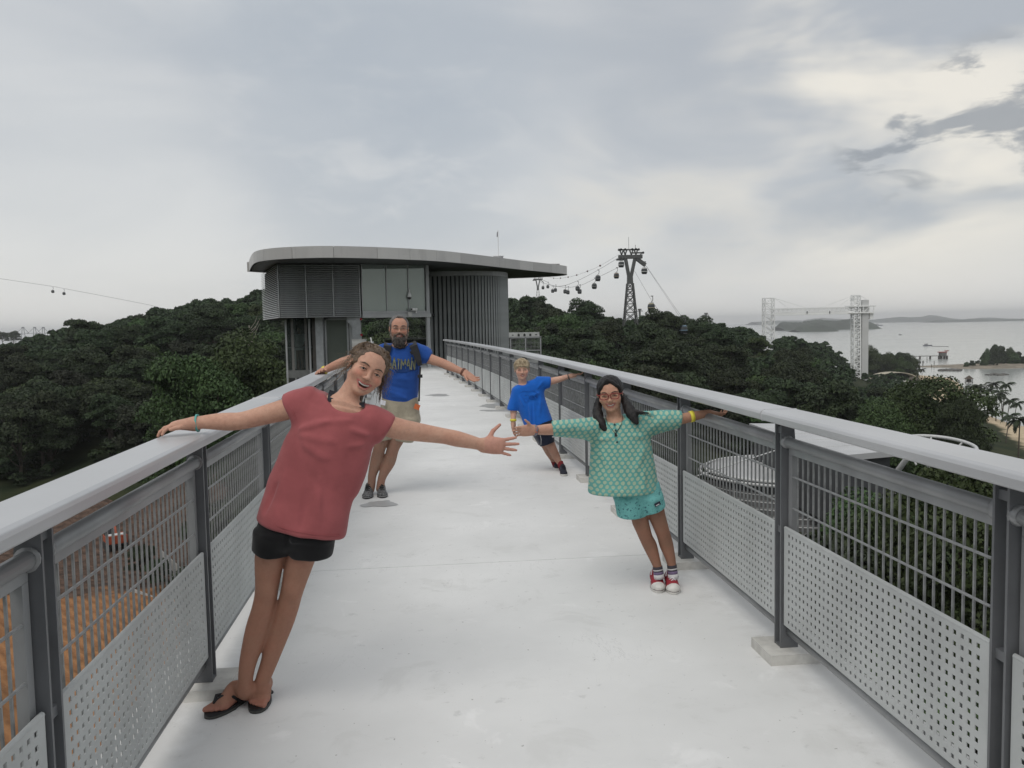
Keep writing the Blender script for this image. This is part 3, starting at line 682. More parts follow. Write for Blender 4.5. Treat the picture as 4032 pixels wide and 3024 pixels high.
def crown_arrays(seed, nl, h, rad, lobes, leaf, low=.38):
    """leaf sprays spread over a heap of lobes; returns quads as numpy arrays"""
    r = np.random.RandomState(seed); L = []
    for i in range(lobes):
        a = r.uniform(0, 6.283); q = math.sqrt(r.uniform(0, 1)) * .72; z = low + (1 - low) * r.uniform(.1, .86); q *= math.sqrt(max(1 - ((z - low) / (1 - low) * .85) ** 2, .1))
        L.append((q * rad * math.cos(a), q * rad * math.sin(a), z * h, rad * r.uniform(.15, .34)))
    L.append((0, 0, h * .70, rad * .42)); L = np.array(L); w = L[:, 3] ** 2; k = r.choice(len(L), nl, p=w / w.sum())
    d = r.normal(size=(nl, 3)); d[:, 2] = np.abs(d[:, 2]) * .9 + d[:, 2] * .25; d /= np.linalg.norm(d, axis=1)[:, None]
    sh = r.uniform(.70, 1.18, nl); c = L[k, :3] + d * (L[k, 3] * sh)[:, None] * np.array((1, 1, .8))
    # drop sprays buried deep in other lobes
    keep = np.ones(nl, bool)
    for x, y, z, R in L: keep &= ~((np.linalg.norm((c - np.array((x, y, z))) / np.array((1, 1, .8)), axis=1) < R * .66))
    c, d = c[keep], d[keep]; n = len(c)
    nrm = d + r.normal(scale=.75, size=(n, 3)) + np.array((0, 0, .35)); nrm /= np.linalg.norm(nrm, axis=1)[:, None]
    t = np.cross(nrm, r.normal(size=(n, 3))); t /= np.linalg.norm(t, axis=1)[:, None]; b = np.cross(nrm, t)
    s = leaf * r.uniform(.55, 1.35, n)[:, None]; ar = r.uniform(.45, .8, n)[:, None]
    v = np.stack([c - t * s, c - b * s * ar + nrm * s * .12, c + t * s, c + b * s * ar + nrm * s * .12], 1).reshape(-1, 3)
    return v, np.arange(4 * n).reshape(-1, 4), L
def limb_mesh(seed, h, L, tr, mat):
    r = random.Random(seed); m = MB(); top = np.array((r.uniform(-.3, .3), r.uniform(-.3, .3), h * .62))
    m.tube([(0, 0, -1.5), (0, 0, h * .2), top * np.array((.5, .5, .75)), top], [tr * 1.25, tr, tr * .75, tr * .4], 8)
    for k in range(min(7, len(L))):
        x, y, z, R = L[k]; s0 = np.array((0, 0, h * r.uniform(.28, .5))); e = np.array((x, y, z)); m.tube([s0, s0 * .5 + e * .5 + (0, 0, -.06 * h), e], [tr * .5, tr * .3, tr * .1], 5)
    return m.mesh('trunk', mat, True)
KINDS = []
for i in range(8):
    h = 10 + i % 3 * 1.6; rad = (5.2, 4.4, 6.0, 4.8, 5.6, 3.8, 6.4, 5.0)[i]
    v, q, L = crown_arrays(20 + i, 18000, h, rad, (34, 30, 40, 32, 38, 26, 44, 34)[i], .20, (.34, .3, .42, .36, .4, .25, .5, .34)[i])
    KINDS.append((np_mesh('crown', v, q, (M_LEAF, M_LEAF3, M_LEAF, M_LEAF2, M_LEAF, M_LEAF3, M_LEAF2, M_LEAF)[i], False), limb_mesh(i, h, L, .26, M_BARK), h, rad))
for i, (h, rad, mt) in enumerate(((11.0, 6.0, M_LEAF2), (11.0, 5.4, M_LEAF), (11.5, 6.2, M_LEAF2))):
    v, q, L = crown_arrays(90 + i, 52000, h, rad, 55, .125, .22); KINDS.append((np_mesh('crown', v, q, mt, False), limb_mesh(30 + i, h, L, .26, M_BARK), h, rad))
FAR = []
for i in range(5):
    v, q, L = crown_arrays(60 + i, 1500, 10.5, (5.2, 4.6, 5.8, 4.9, 5.4)[i], 11, .62, .3); FAR.append((v, q))
def tree(kind, x, y, s, label, group, name='forest_tree', z=None, sz=None):
    cr, tr, h, rad = KINDS[kind]; z = ground_z(x, y) if z is None else z
    t = empty(name, (x, y, z), RNG.uniform(0, 6.28), label, 'tree', group); t.scale = (s, s, s if sz is None else sz)
    for me, nm in ((tr, 'trunk'), (cr, 'crown')):
        o = bpy.data.objects.new(nm, me); COL.objects.link(o); o.parent = t
    return t
# skyline of the tree tops in the photograph: pixel column, pixel row
SKYL = np.array([(-700, 1345), (0, 1338), (76, 1325), (179, 1292), (244, 1284), (260, 1262), (336, 1240), (390, 1260), (461, 1266), (499, 1240), (575, 1205), (651, 1187), (760, 1160), (846, 1158), (922, 1163), (976, 1155), (1042, 1122), (1300, 1110), (1700, 1120), (1900, 1150), (2004, 1153), (2032, 1146), (2077, 1158), (2136, 1185), (2212, 1212), (2253, 1218), (2334, 1208), (2389, 1230), (2452, 1243), (2520, 1240), (2588, 1210), (2633, 1223), (2700, 1234), (2768, 1257), (2836, 1240), (2904, 1262), (2950, 1264), (2994, 1298), (3087, 1300), (3152, 1311), (3201, 1337), (3304, 1335), (3340, 1315), (3424, 1359), (3460, 1385), (3520, 1420), (3600, 1500), (3700, 1560), (3780, 1640), (3830, 1800), (3900, 1835), (4100, 1850), (5000, 1900)], float)
def pix(p):
    d = np.array(p) - CAM; f = d @ fwd; return CX + F * (d @ rt) / f, CY - F * (d @ up) / f
def keep_out(x, y):
    px, py = pix((x, y, ground_z(x, y)))
    if -400 < px < 930 and y < 150 and px < 1000 - (y - 60) * 2.2 and y < 146: return True       # building site
    d_ = math.hypot(x, y)
    if (2650 < px < 3560 and 88 < d_ < 150) or (2600 < px < 3300 and d_ <= 88): return True                                # open-air theatre
    if y < 44 and abs(x) < 24: return True
    return False
cand = []
for ring_, sp in ((np.arange(34, 120, 6.4), 6.6), (np.arange(120, 250, 7.4), 7.6), (np.arange(250, 420, 9), 9.2), (np.arange(420, 700, 12), 12)):
    for d in ring_:
        a0, a1 = math.atan(-2750 / F), math.atan(2750 / F); n = int((a1 - a0) * d / sp)
        for k in range(n):
            a = a0 + (a1 - a0) * (k + RNG.uniform(.1, .9)) / n; dd = d + RNG.uniform(-2.8, 2.8); x, y = dd * math.sin(a), dd * math.cos(a); g = ground_z(x, y)
            if g < SEA + 2.2 or keep_out(x, y): continue
            px = CX + F * math.tan(a); top = np.interp(px, SKYL[:, 0], SKYL[:, 1]); top = max(top, 1408) if 2990 < px < 3070 and dd < 507 else max(top, 1516) if 3345 < px < 3440 and dd < 520 else top; ztop = P(px, top, y)[2]
            s = RNG.uniform(.72, 1.28); hh = 10.8 * s
            if dd > 330 and px > 3150: s *= .75; hh *= .75
            if g + hh > ztop: 
                s = (ztop - g) / 10.8 * RNG.uniform(.86, 1.0)
                if s < .42: continue
            cand.append((x, y, g, s, dd, px))
# visibility: from near to far, how much of each crown still shows over those in front of it
cov = np.full(760, 9999.0); bins = np.linspace(-800, 4900, 761); show = []
for c in sorted(cand, key=lambda c: c[4]):
    x, y, g, s, dd, px = c; hw = 4.9 * s / dd * F; _, pt = pix((x, y, g + 10.6 * s)); i0, i1 = np.searchsorted(bins, (px - hw, px + hw)); i0 = max(i0 - 1, 0); i1 = min(max(i1, i0 + 1), 760)
    seg = cov[i0:i1]; vis = np.clip(seg - pt, 0, hw * 2).mean() * hw * 2 if len(seg) else 0
    if px + hw < -20 or px - hw > 4050: vis *= .02
    show.append((vis, c)); cov[i0:i1] = np.minimum(seg, pt + hw * .35)
show.sort(key=lambda t: -t[0])
WORD = {0: 'dark green', 1: 'dull grey-green', 2: 'broad dark green', 3: 'fresh green', 4: 'rounded dark green', 5: 'narrow grey-green', 6: 'wide fresh green', 7: 'plain green'}
ZONE = {'l': 'forest left of the pavilion', 'm': 'forest below the cable car', 'r': 'wood near the theatre'}
rest = []
for n, (vis, (x, y, g, s, dd, px)) in enumerate(show):
    if n < 285 and vis > 0:
        z = 'l' if px < 1500 else 'm' if px < 2950 else 'r'; k = RNG.choice((0, 1, 2, 4, 5, 7, 0, 2, 4, 3, 6)) if z != 'r' else RNG.choice((0, 3, 6, 2, 4, 3))
        _, pt = pix((x, y, g + 10.8 * s)); sk = pt - np.interp(px, SKYL[:, 0], SKYL[:, 1]); w = 'on the skyline of the' if sk < 25 else 'high on the slope of the' if dd > 230 else 'in the middle of the' if dd > 150 else 'at the near foot of the'
        tree(k, x, y, s, WORD[k] + ' tree ' + w + ' ' + ZONE[z], ZONE[z] + ', ' + w[:-7], sz=s * 1.1, z=g - 1.3 * s)
    else: rest.append((x, y, g - s, s))
for i in range(150): x, y = RNG.uniform(-95, 95), -RNG.uniform(62, 130); rest.append((x, y, ground_z(x, y) - 1, RNG.uniform(.8, 1.3)))     # seen only in the window panes
vs, qs, o = [], [], 0
for x, y, g, s in rest:
    v, q = FAR[RNG.randrange(5)]; a = RNG.uniform(0, 6.28); R = np.array(((math.cos(a), -math.sin(a), 0), (math.sin(a), math.cos(a), 0), (0, 0, 1))); vs.append((v * s) @ R.T + np.array((x, y, g))); qs.append(q + o); o += len(v)
if vs:
    fo = link('forest', np_mesh('forest', np.concatenate(vs), np.concatenate(qs), M_LEAF, False)); tag(fo, 'dense far forest canopy covering the hills behind the nearer trees', 'forest', kind='stuff')
# low growth filling the ground between the trunks
vs, qs, o = [], [], 0; r_ = random.Random(11)
for x, y, g, s, dd, px in [c for c in cand if c[4] < 215]:
    for _ in range(2):
        v, q = FAR[r_.randrange(5)]; k = r_.uniform(.28, .5); a = r_.uniform(0, 6.28); R = np.array(((math.cos(a), -math.sin(a), 0), (math.sin(a), math.cos(a), 0), (0, 0, 1)))
        X, Y_ = x + r_.uniform(-3.6, 3.6), y + r_.uniform(-3.6, 3.6); n4 = len(v) // 8 * 4; vs.append((v[:n4] * k * np.array((1.1, 1.1, .9))) @ R.T + np.array((X, Y_, ground_z(X, Y_) - 2.2 * k))); qs.append(q[:n4 // 4] + o); o += n4
ug = link('undergrowth', np_mesh('undergrowth', np.concatenate(vs), np.concatenate(qs), M_LEAF, False)); tag(ug, 'low dark undergrowth between the trunks of the forest', 'undergrowth', kind='stuff')
# trees that stand out
def feature(px, py_top, dist, s, kind, label, sz=None, name='broadleaf_tree'):
    a = math.atan((px - CX) / F); x, y = dist * math.sin(a), dist * math.cos(a); zt = P(px, py_top, y)[2]; h = KINDS[kind][2] * (sz or s); return tree(kind, x, y, s, label, None, name, z=zt - h * .985, sz=sz)
feature(960, 1330, 108, 1.5, 8, 'large fresh green tree rising just left of the lift, over the left railing', 1.9)
feature(790, 1420, 100, 1.25, 10, 'spreading green tree left of the big tree beside the lift', 1.7)
feature(3700, 1500, 150, 1.75, 10, 'large rounded green tree in front of the beach, above the right railing', 1.9)
feature(3480, 1590, 142, 1.35, 8, 'green tree left of the large rounded tree by the beach', 1.7)
feature(3800, 1580, 140, .85, 9, 'dark green tree right of the large rounded tree by the beach', 1.8)
feature(3850, 1850, 52, 1.05, 8, 'near leafy tree seen through the bars of the nearest right railing bay', 1.5)
feature(3560, 2050, 60, .85, 10, 'leafy tree against the theatre terraces behind the right railing bars', 1.3)
feature(4180, 1745, 62, .8, 8, 'bright green tree at the right edge above the handrail', 1.5)
# bare pale tree among the leaves by the pavilion
a = P(985, 1310, 170); bt = empty('bare_tree', (a[0], a[1], a[2] - 6), 0, 'bare pale branched tree among the foliage left of the louvred box', 'tree')
m = MB(); r = random.Random(2); m.tube([(0, 0, 0), (.3, 0, 4), (-.2, 0, 7.5)], [.22, .16, .1], 6)
for k in range(8): z = 3 + k * .55; d = r.choice((-1, 1)); m.tube([(.1, 0, z), (d * r.uniform(.8, 1.6), -.3, z + 1.2), (d * r.uniform(1.4, 2.4), -.4, z + 2.6)], [.09, .06, .03], 5)
m.build('trunk', M_PALE, bt)
# ------------------------------------------------------------------ figures: smooth surfaces grown from limb volumes
class Vox:
    """signed distance volume; shapes are blended together and one continuous skin is taken off it"""
    def __init__(s, lo, hi, res):
        s.res = res; s.lo = np.array(lo, np.float32); n = np.ceil((np.array(hi) - np.array(lo)) / res).astype(int) + 1; s.n = n
        s.ax = [s.lo[i] + res * np.arange(n[i], dtype=np.float32) for i in range(3)]
        s.D = np.full(tuple(n), 0.25, np.float32)
    def region(s, lo, hi):
        i0 = np.clip(np.floor((np.array(lo) - s.lo) / s.res).astype(int), 0, s.n); i1 = np.clip(np.ceil((np.array(hi) - s.lo) / s.res).astype(int) + 1, 0, s.n)
        sl = tuple(slice(a, b) for a, b in zip(i0, i1))
        return sl, (s.ax[0][sl[0]][:, None, None], s.ax[1][sl[1]][None, :, None], s.ax[2][sl[2]][None, None, :])
    def put(s, lo, hi, fn, k, op='+'):
        pad = k + 3 * s.res; sl, g = s.region(np.array(lo) - pad, np.array(hi) + pad)
        if any(q.stop <= q.start for q in sl): return
        a = s.D[sl]; d = np.broadcast_to(fn(*g), a.shape).astype(np.float32)
        if op == '+':
            h = np.clip(.5 + .5 * (a - d) / k, 0, 1); s.D[sl] = a * (1 - h) + d * h - k * h * (1 - h)
        else:
            h = np.clip(.5 - .5 * (a + d) / k, 0, 1); s.D[sl] = a * (1 - h) - d * h + k * h * (1 - h)
    def cap(s, a, b, ra, rb=None, k=.01, op='+'):
        rb = ra if rb is None else rb; a = np.array(a, float); b = np.array(b, float); ab = b - a; L2 = max(ab @ ab, 1e-12); R = max(ra, rb)
        def fn(x, y, z):
            t = np.clip(((x - a[0]) * ab[0] + (y - a[1]) * ab[1] + (z - a[2]) * ab[2]) / L2, 0, 1)
            dx, dy, dz = x - a[0] - t * ab[0], y - a[1] - t * ab[1], z - a[2] - t * ab[2]
            return np.sqrt(dx * dx + dy * dy + dz * dz) - (ra + (rb - ra) * t)
        s.put(np.minimum(a, b) - R, np.maximum(a, b) + R, fn, k, op)
    def chain(s, pts, rs, k=.01, op='+'):
        pts = [np.array(p, float) for p in pts]; R = max(rs)
        # round the joints: resample the line of the limb through its joints
        Q, q = [], []
        n = len(pts)
        for i in range(n - 1):
            a, b, c, d = pts[max(i - 1, 0)], pts[i], pts[i + 1], pts[min(i + 2, n - 1)]
            r0, r1, r2, r3 = rs[max(i - 1, 0)], rs[i], rs[i + 1], rs[min(i + 2, n - 1)]
            cr = lambda A, B, C, E, t: .5 * (2 * B + (C - A) * t + (2 * A - 5 * B + 4 * C - E) * t * t + (3 * B - A - 3 * C + E) * t ** 3)
            for t in (0, .34, .67): Q.append(cr(a, b, c, d, t)); q.append(cr(r0, r1, r2, r3, t))
        Q.append(pts[-1]); q.append(rs[-1])
        def fn(x, y, z):
            best = None
            for a, b, ra, rb in zip(Q[:-1], Q[1:], q[:-1], q[1:]):
                ab = b - a; L2 = max(ab @ ab, 1e-12)
                t = np.clip(((x - a[0]) * ab[0] + (y - a[1]) * ab[1] + (z - a[2]) * ab[2]) / L2, 0, 1)
                dx, dy, dz = x - a[0] - t * ab[0], y - a[1] - t * ab[1], z - a[2] - t * ab[2]
                d = np.sqrt(dx * dx + dy * dy + dz * dz) - (ra + (rb - ra) * t); best = d if best is None else np.minimum(best, d)
            return best
        s.put(np.min(pts, 0) - R, np.max(pts, 0) + R, fn, k, op)
    def ell(s, c, r, k=.01, op='+', R=None):
        c = np.array(c, float); r = np.array(r, float); R = np.eye(3) if R is None else np.array(R); m = r.max()
        ext = np.sqrt(((R * r) ** 2).sum(1))
        def fn(x, y, z):
            x, y, z = x - c[0], y - c[1], z - c[2]
            q = [R[0, i] * x + R[1, i] * y + R[2, i] * z for i in range(3)]
            k0 = np.sqrt(sum((q[i] / r[i]) ** 2 for i in range(3))); k1 = np.sqrt(sum((q[i] / r[i] ** 2) ** 2 for i in range(3)))
            return k0 * (k0 - 1) / np.maximum(k1, 1e-6)
        s.put(c - ext, c + ext, fn, k, op)
    def loft(s, sl, k=.02, op='+', power=2.0, depth=(0, 1, 0), over=.04):
        """sl: list of (left point, right point, depth half width); elliptical sections joined one to the next"""
        S = []
        for Lp, Rp, b in sl:
            Lp, Rp = np.array(Lp, float), np.array(Rp, float); S.append(((Lp + Rp) / 2, (Rp - Lp) / np.linalg.norm(Rp - Lp), np.linalg.norm(Rp - Lp) / 2, b))
        dv = np.array(depth, float)
        if len(sl) > 2:
            T = []; n = len(sl); cr = lambda A, B, C, E, t: .5 * (2 * B + (C - A) * t + (2 * A - 5 * B + 4 * C - E) * t * t + (3 * B - A - 3 * C + E) * t ** 3)
            g = [(np.array(a, float), np.array(b, float), float(c)) for a, b, c in sl]
            for i in range(n - 1):
                A, B, C, E = g[max(i - 1, 0)], g[i], g[i + 1], g[min(i + 2, n - 1)]
                for t in (0, .25, .5, .75): T.append(tuple(cr(A[j], B[j], C[j], E[j], t) for j in range(3)))
            T.append(g[-1]); S = []
            for Lp, Rp, b in T: S.append(((Lp + Rp) / 2, (Rp - Lp) / np.linalg.norm(Rp - Lp), np.linalg.norm(Rp - Lp) / 2, b))
        fns = []; LO, HI = [], []
        for i in range(len(S) - 1):
            c0, u0, a0, b0 = S[i]; c1, u1, a1, b1 = S[i + 1]; ax = c1 - c0; L = np.linalg.norm(ax); ax = ax / L
            R = max(a0, a1, b0, b1)
            first, last = i == 0, i == len(S) - 2
            def fn(x, y, z, c0=c0, c1=c1, u0=u0, a0=a0, b0=b0, u1=u1, a1=a1, b1=b1, ax=ax, L=L, first=first, last=last):
                px, py, pz = x - c0[0], y - c0[1], z - c0[2]
                sx = px * ax[0] + py * ax[1] + pz * ax[2]; tt = np.clip(sx / L, 0, 1)
                ux, uy, uz = [u0[j] + (u1[j] - u0[j]) * tt for j in range(3)]; un = np.sqrt(ux * ux + uy * uy + uz * uz)
                cx, cy, cz = px - ax[0] * L * tt, py - ax[1] * L * tt, pz - ax[2] * L * tt
                xx = (cx * ux + cy * uy + cz * uz) / un; yy = cx * dv[0] + cy * dv[1] + cz * dv[2]
                a = a0 + (a1 - a0) * tt; b = b0 + (b1 - b0) * tt
                e = (np.abs(xx / a) ** power + np.abs(yy / b) ** power) ** (1 / power)
                d = (e - 1) * np.minimum(a, b)
                if first:
                    n0 = np.cross(u0, dv); n0 = n0 / np.linalg.norm(n0); n0 = -n0 if n0 @ ax < 0 else n0; lo_ = -(px * n0[0] + py * n0[1] + pz * n0[2])
                else: lo_ = -sx - .018
                if last:
                    n1 = np.cross(u1, dv); n1 = n1 / np.linalg.norm(n1); n1 = -n1 if n1 @ ax < 0 else n1; hi_ = (x - c1[0]) * n1[0] + (y - c1[1]) * n1[1] + (z - c1[2]) * n1[2]
                else: hi_ = sx - L - .018
                return np.maximum(d, np.maximum(lo_, hi_))
            LO.append(np.minimum(c0, c1) - R); HI.append(np.maximum(c0, c1) + R); fns.append(fn)
        cuts = []
        for (c_, u_, _, _), (c2, _, _, _) in ((S[0], S[1]), (S[-1], S[-2])):
            n_ = np.cross(u_, dv); n_ = n_ / np.linalg.norm(n_); n_ = -n_ if n_ @ (c2 - c_) > 0 else n_; cuts.append((c_, n_))
        def allf(x, y, z):
            best = None
            for f in fns: d = f(x, y, z); best = d if best is None else np.minimum(best, d)
            for c_, n_ in cuts: best = np.maximum(best, (x - c_[0]) * n_[0] + (y - c_[1]) * n_[1] + (z - c_[2]) * n_[2])
            return best
        s.put(np.min(LO, 0), np.max(HI, 0), allf, k, op)
    def noise_disp(s, fn):
        x, y, z = s.ax[0][:, None, None], s.ax[1][None, :, None], s.ax[2][None, None, :]
        band = np.abs(s.D) < .05
        s.D = np.where(band, s.D + np.broadcast_to(fn(x, y, z), s.D.shape).astype(np.float32), s.D)
    def ridge(s, a, b, amp, w):
        """soft fold (amp > 0) or furrow (amp < 0) along a line"""
        a = np.array(a, float); b = np.array(b, float); ab = b - a; L2 = ab @ ab
        sl, (x, y, z) = s.region(np.minimum(a, b) - 3 * w, np.maximum(a, b) + 3 * w)
        u = ((x - a[0]) * ab[0] + (y - a[1]) * ab[1] + (z - a[2]) * ab[2]) / L2; t = np.clip(u, 0, 1)
        d2 = (x - a[0] - t * ab[0]) ** 2 + (y - a[1] - t * ab[1]) ** 2 + (z - a[2] - t * ab[2]) ** 2
        s.D[sl] -= (amp * np.exp(-d2 / (w * w)) * np.sqrt(np.maximum(np.sin(np.pi * np.clip(u * .9 + .05, .02, .98)), 0))).astype(np.float32)
    def blur(s, n):
        for _ in range(n):
            for ax in range(3):
                D = s.D; E = D.copy(); a = [slice(None)] * 3; b = [slice(None)] * 3; c = [slice(None)] * 3
                a[ax] = slice(0, -2); b[ax] = slice(1, -1); c[ax] = slice(2, None)
                E[tuple(b)] = .25 * D[tuple(a)] + .5 * D[tuple(b)] + .25 * D[tuple(c)]; s.D = E
    def mesh(s, name, mat, relax=1):
        D = s.D; ins = D < 0; nx, ny, nz = D.shape
        c = np.zeros((nx - 1, ny - 1, nz - 1), np.int8)
        for i in (0, 1):
            for j in (0, 1):
                for k in (0, 1): c += ins[i:nx - 1 + i, j:ny - 1 + j, k:nz - 1 + k]
        act = (c > 0) & (c < 8); idx = np.argwhere(act); vid = np.full(act.shape, -1, np.int32); vid[act] = np.arange(len(idx))
        acc = np.zeros((len(idx), 3)); cnt = np.zeros(len(idx))
        corners = [(i, j, k) for i in (0, 1) for j in (0, 1) for k in (0, 1)]
        val = {q: D[idx[:, 0] + q[0], idx[:, 1] + q[1], idx[:, 2] + q[2]].astype(np.float64) for q in corners}
        for a in corners:
            for ax in range(3):
                if a[ax]: continue
                b = list(a); b[ax] = 1; b = tuple(b); va, vb = val[a], val[b]; m = (va < 0) != (vb < 0)
                t = np.where(m, va / np.where(m, va - vb, 1), 0); p = np.array(a, float)[None].repeat(len(idx), 0); p[:, ax] += t
                acc[m] += p[m]; cnt[m] += 1
        V = (idx + acc / cnt[:, None]) * s.res + s.lo
        Q = []
        for ax in range(3):
            o1, o2 = [(1, 2), (2, 0), (0, 1)][ax]
            a = [slice(None)] * 3; b = [slice(None)] * 3; a[ax] = slice(0, -1); b[ax] = slice(1, None)
            ia, ib = ins[tuple(a)], ins[tuple(b)]; ch = ia != ib
            e = np.argwhere(ch); e = e[(e[:, o1] > 0) & (e[:, o2] > 0) & (e[:, o1] < s.n[o1] - 1) & (e[:, o2] < s.n[o2] - 1)]
            if not len(e): continue
            fl = ia[e[:, 0], e[:, 1], e[:, 2]]; q = []
            for d1, d2 in ((1, 1), (0, 1), (0, 0), (1, 0)):
                g = e.copy(); g[:, o1] -= d1; g[:, o2] -= d2; q.append(vid[g[:, 0], g[:, 1], g[:, 2]])
            q = np.stack(q, 1); q[~fl] = q[~fl][:, ::-1]; Q.append(q)
        Q = np.concatenate(Q); Q = Q[(Q >= 0).all(1)]
        for _ in range(relax):
            sm = np.zeros_like(V); n = np.zeros(len(V))
            for a, b in ((0, 1), (1, 2), (2, 3), (3, 0)):
                for i, j in ((a, b), (b, a)): np.add.at(sm, Q[:, i], V[Q[:, j]]); np.add.at(n, Q[:, i], 1)
            V = V * .5 + .5 * sm / np.maximum(n, 1)[:, None]
        s.V = V
        return np_mesh(name, V, Q, mat)
def set_col(me, cols):
    a = me.color_attributes.new('Col', 'FLOAT_COLOR', 'POINT'); c = np.ones((len(cols), 4), np.float32); c[:, :3] = cols; a.data.foreach_set('color', c.ravel())
def smst(x, a, b): t = np.clip((x - a) / (b - a), 0, 1); return t * t * (3 - 2 * t)

def mat_skin(name):
    t = NT(name); at = t.n('ShaderNodeVertexColor'); at.layer_name = 'Col'; p = t.pos()
    n = t.noise(p, 60, 4); n2 = t.noise(p, 11, 4, .6); n3 = t.noise(p, 260, 3)
    c = t.mix(t.math('MULTIPLY', t.ramp(n2, .35, .7), .26), at.outputs[0], (.40, .16, .11)); c = t.mix(t.math('MULTIPLY', t.ramp(n, .35, .75), .22), c, (.24, .11, .075)); c = t.mix(t.math('MULTIPLY', t.ramp(n3, .60, .72), .22), c, (.16, .07, .045))
    t.set(col=c, rough=.6, spec=.25, sss=.12); t.b.inputs['Subsurface Radius'].default_value = (.012, .005, .003); t.b.inputs['Subsurface Scale'].default_value = .6
    t.bump(t.math('ADD', n, t.math('MULTIPLY', n3, .6)), .14, .002); return t.m
M_SKIN = mat_skin('skin')
def mat_cloth(name, col, var=.12, weave=420, rough=.9, fold=.25, wear=None):
    t = NT(name); p = t.pos(); n = t.noise(p, 7, 5, .6); n2 = t.noise(p, weave, 2); n3 = t.noise(p, 38, 4, .6)
    lo = tuple(c * (1 - var) for c in col); hi = tuple(min(c * (1 + var), 1) for c in col)
    c = t.mix(t.ramp(n, .3, .7), lo, hi); c = t.mix(t.math('MULTIPLY', n2, .18), c, tuple(v * .6 for v in col))
    if wear: c = t.mix(t.math('MULTIPLY', t.ramp(n3, .5, .7), .5), c, wear)
    t.set(col=c, rough=rough, spec=.15, sheen=.15); t.bump(t.math('ADD', t.math('MULTIPLY', n, fold), t.math('MULTIPLY', n2, .05)), .5, .012); return t.m
def mat_hair(name, a, b, scale=140, rough=.5):
    t = NT(name); p = t.pos(); n = t.noise(p, scale, 4, .6); n2 = t.noise(p, 22, 4, .6)
    t.set(col=t.mix(t.ramp(t.math('ADD', t.math('MULTIPLY', n, .5), t.math('MULTIPLY', n2, .5)), .38, .62), a, b), rough=rough, spec=.35); t.bump(n, .6, .004); return t.m
M_EYE = plain('eye_white', (.62, .58, .55), .25); M_IRIS = plain('iris_brown', (.035, .02, .012), .15); M_TEETH = plain('teeth', (.68, .66, .60), .25, var=.05); M_LASH = plain('lash', (.02, .014, .01), .6)

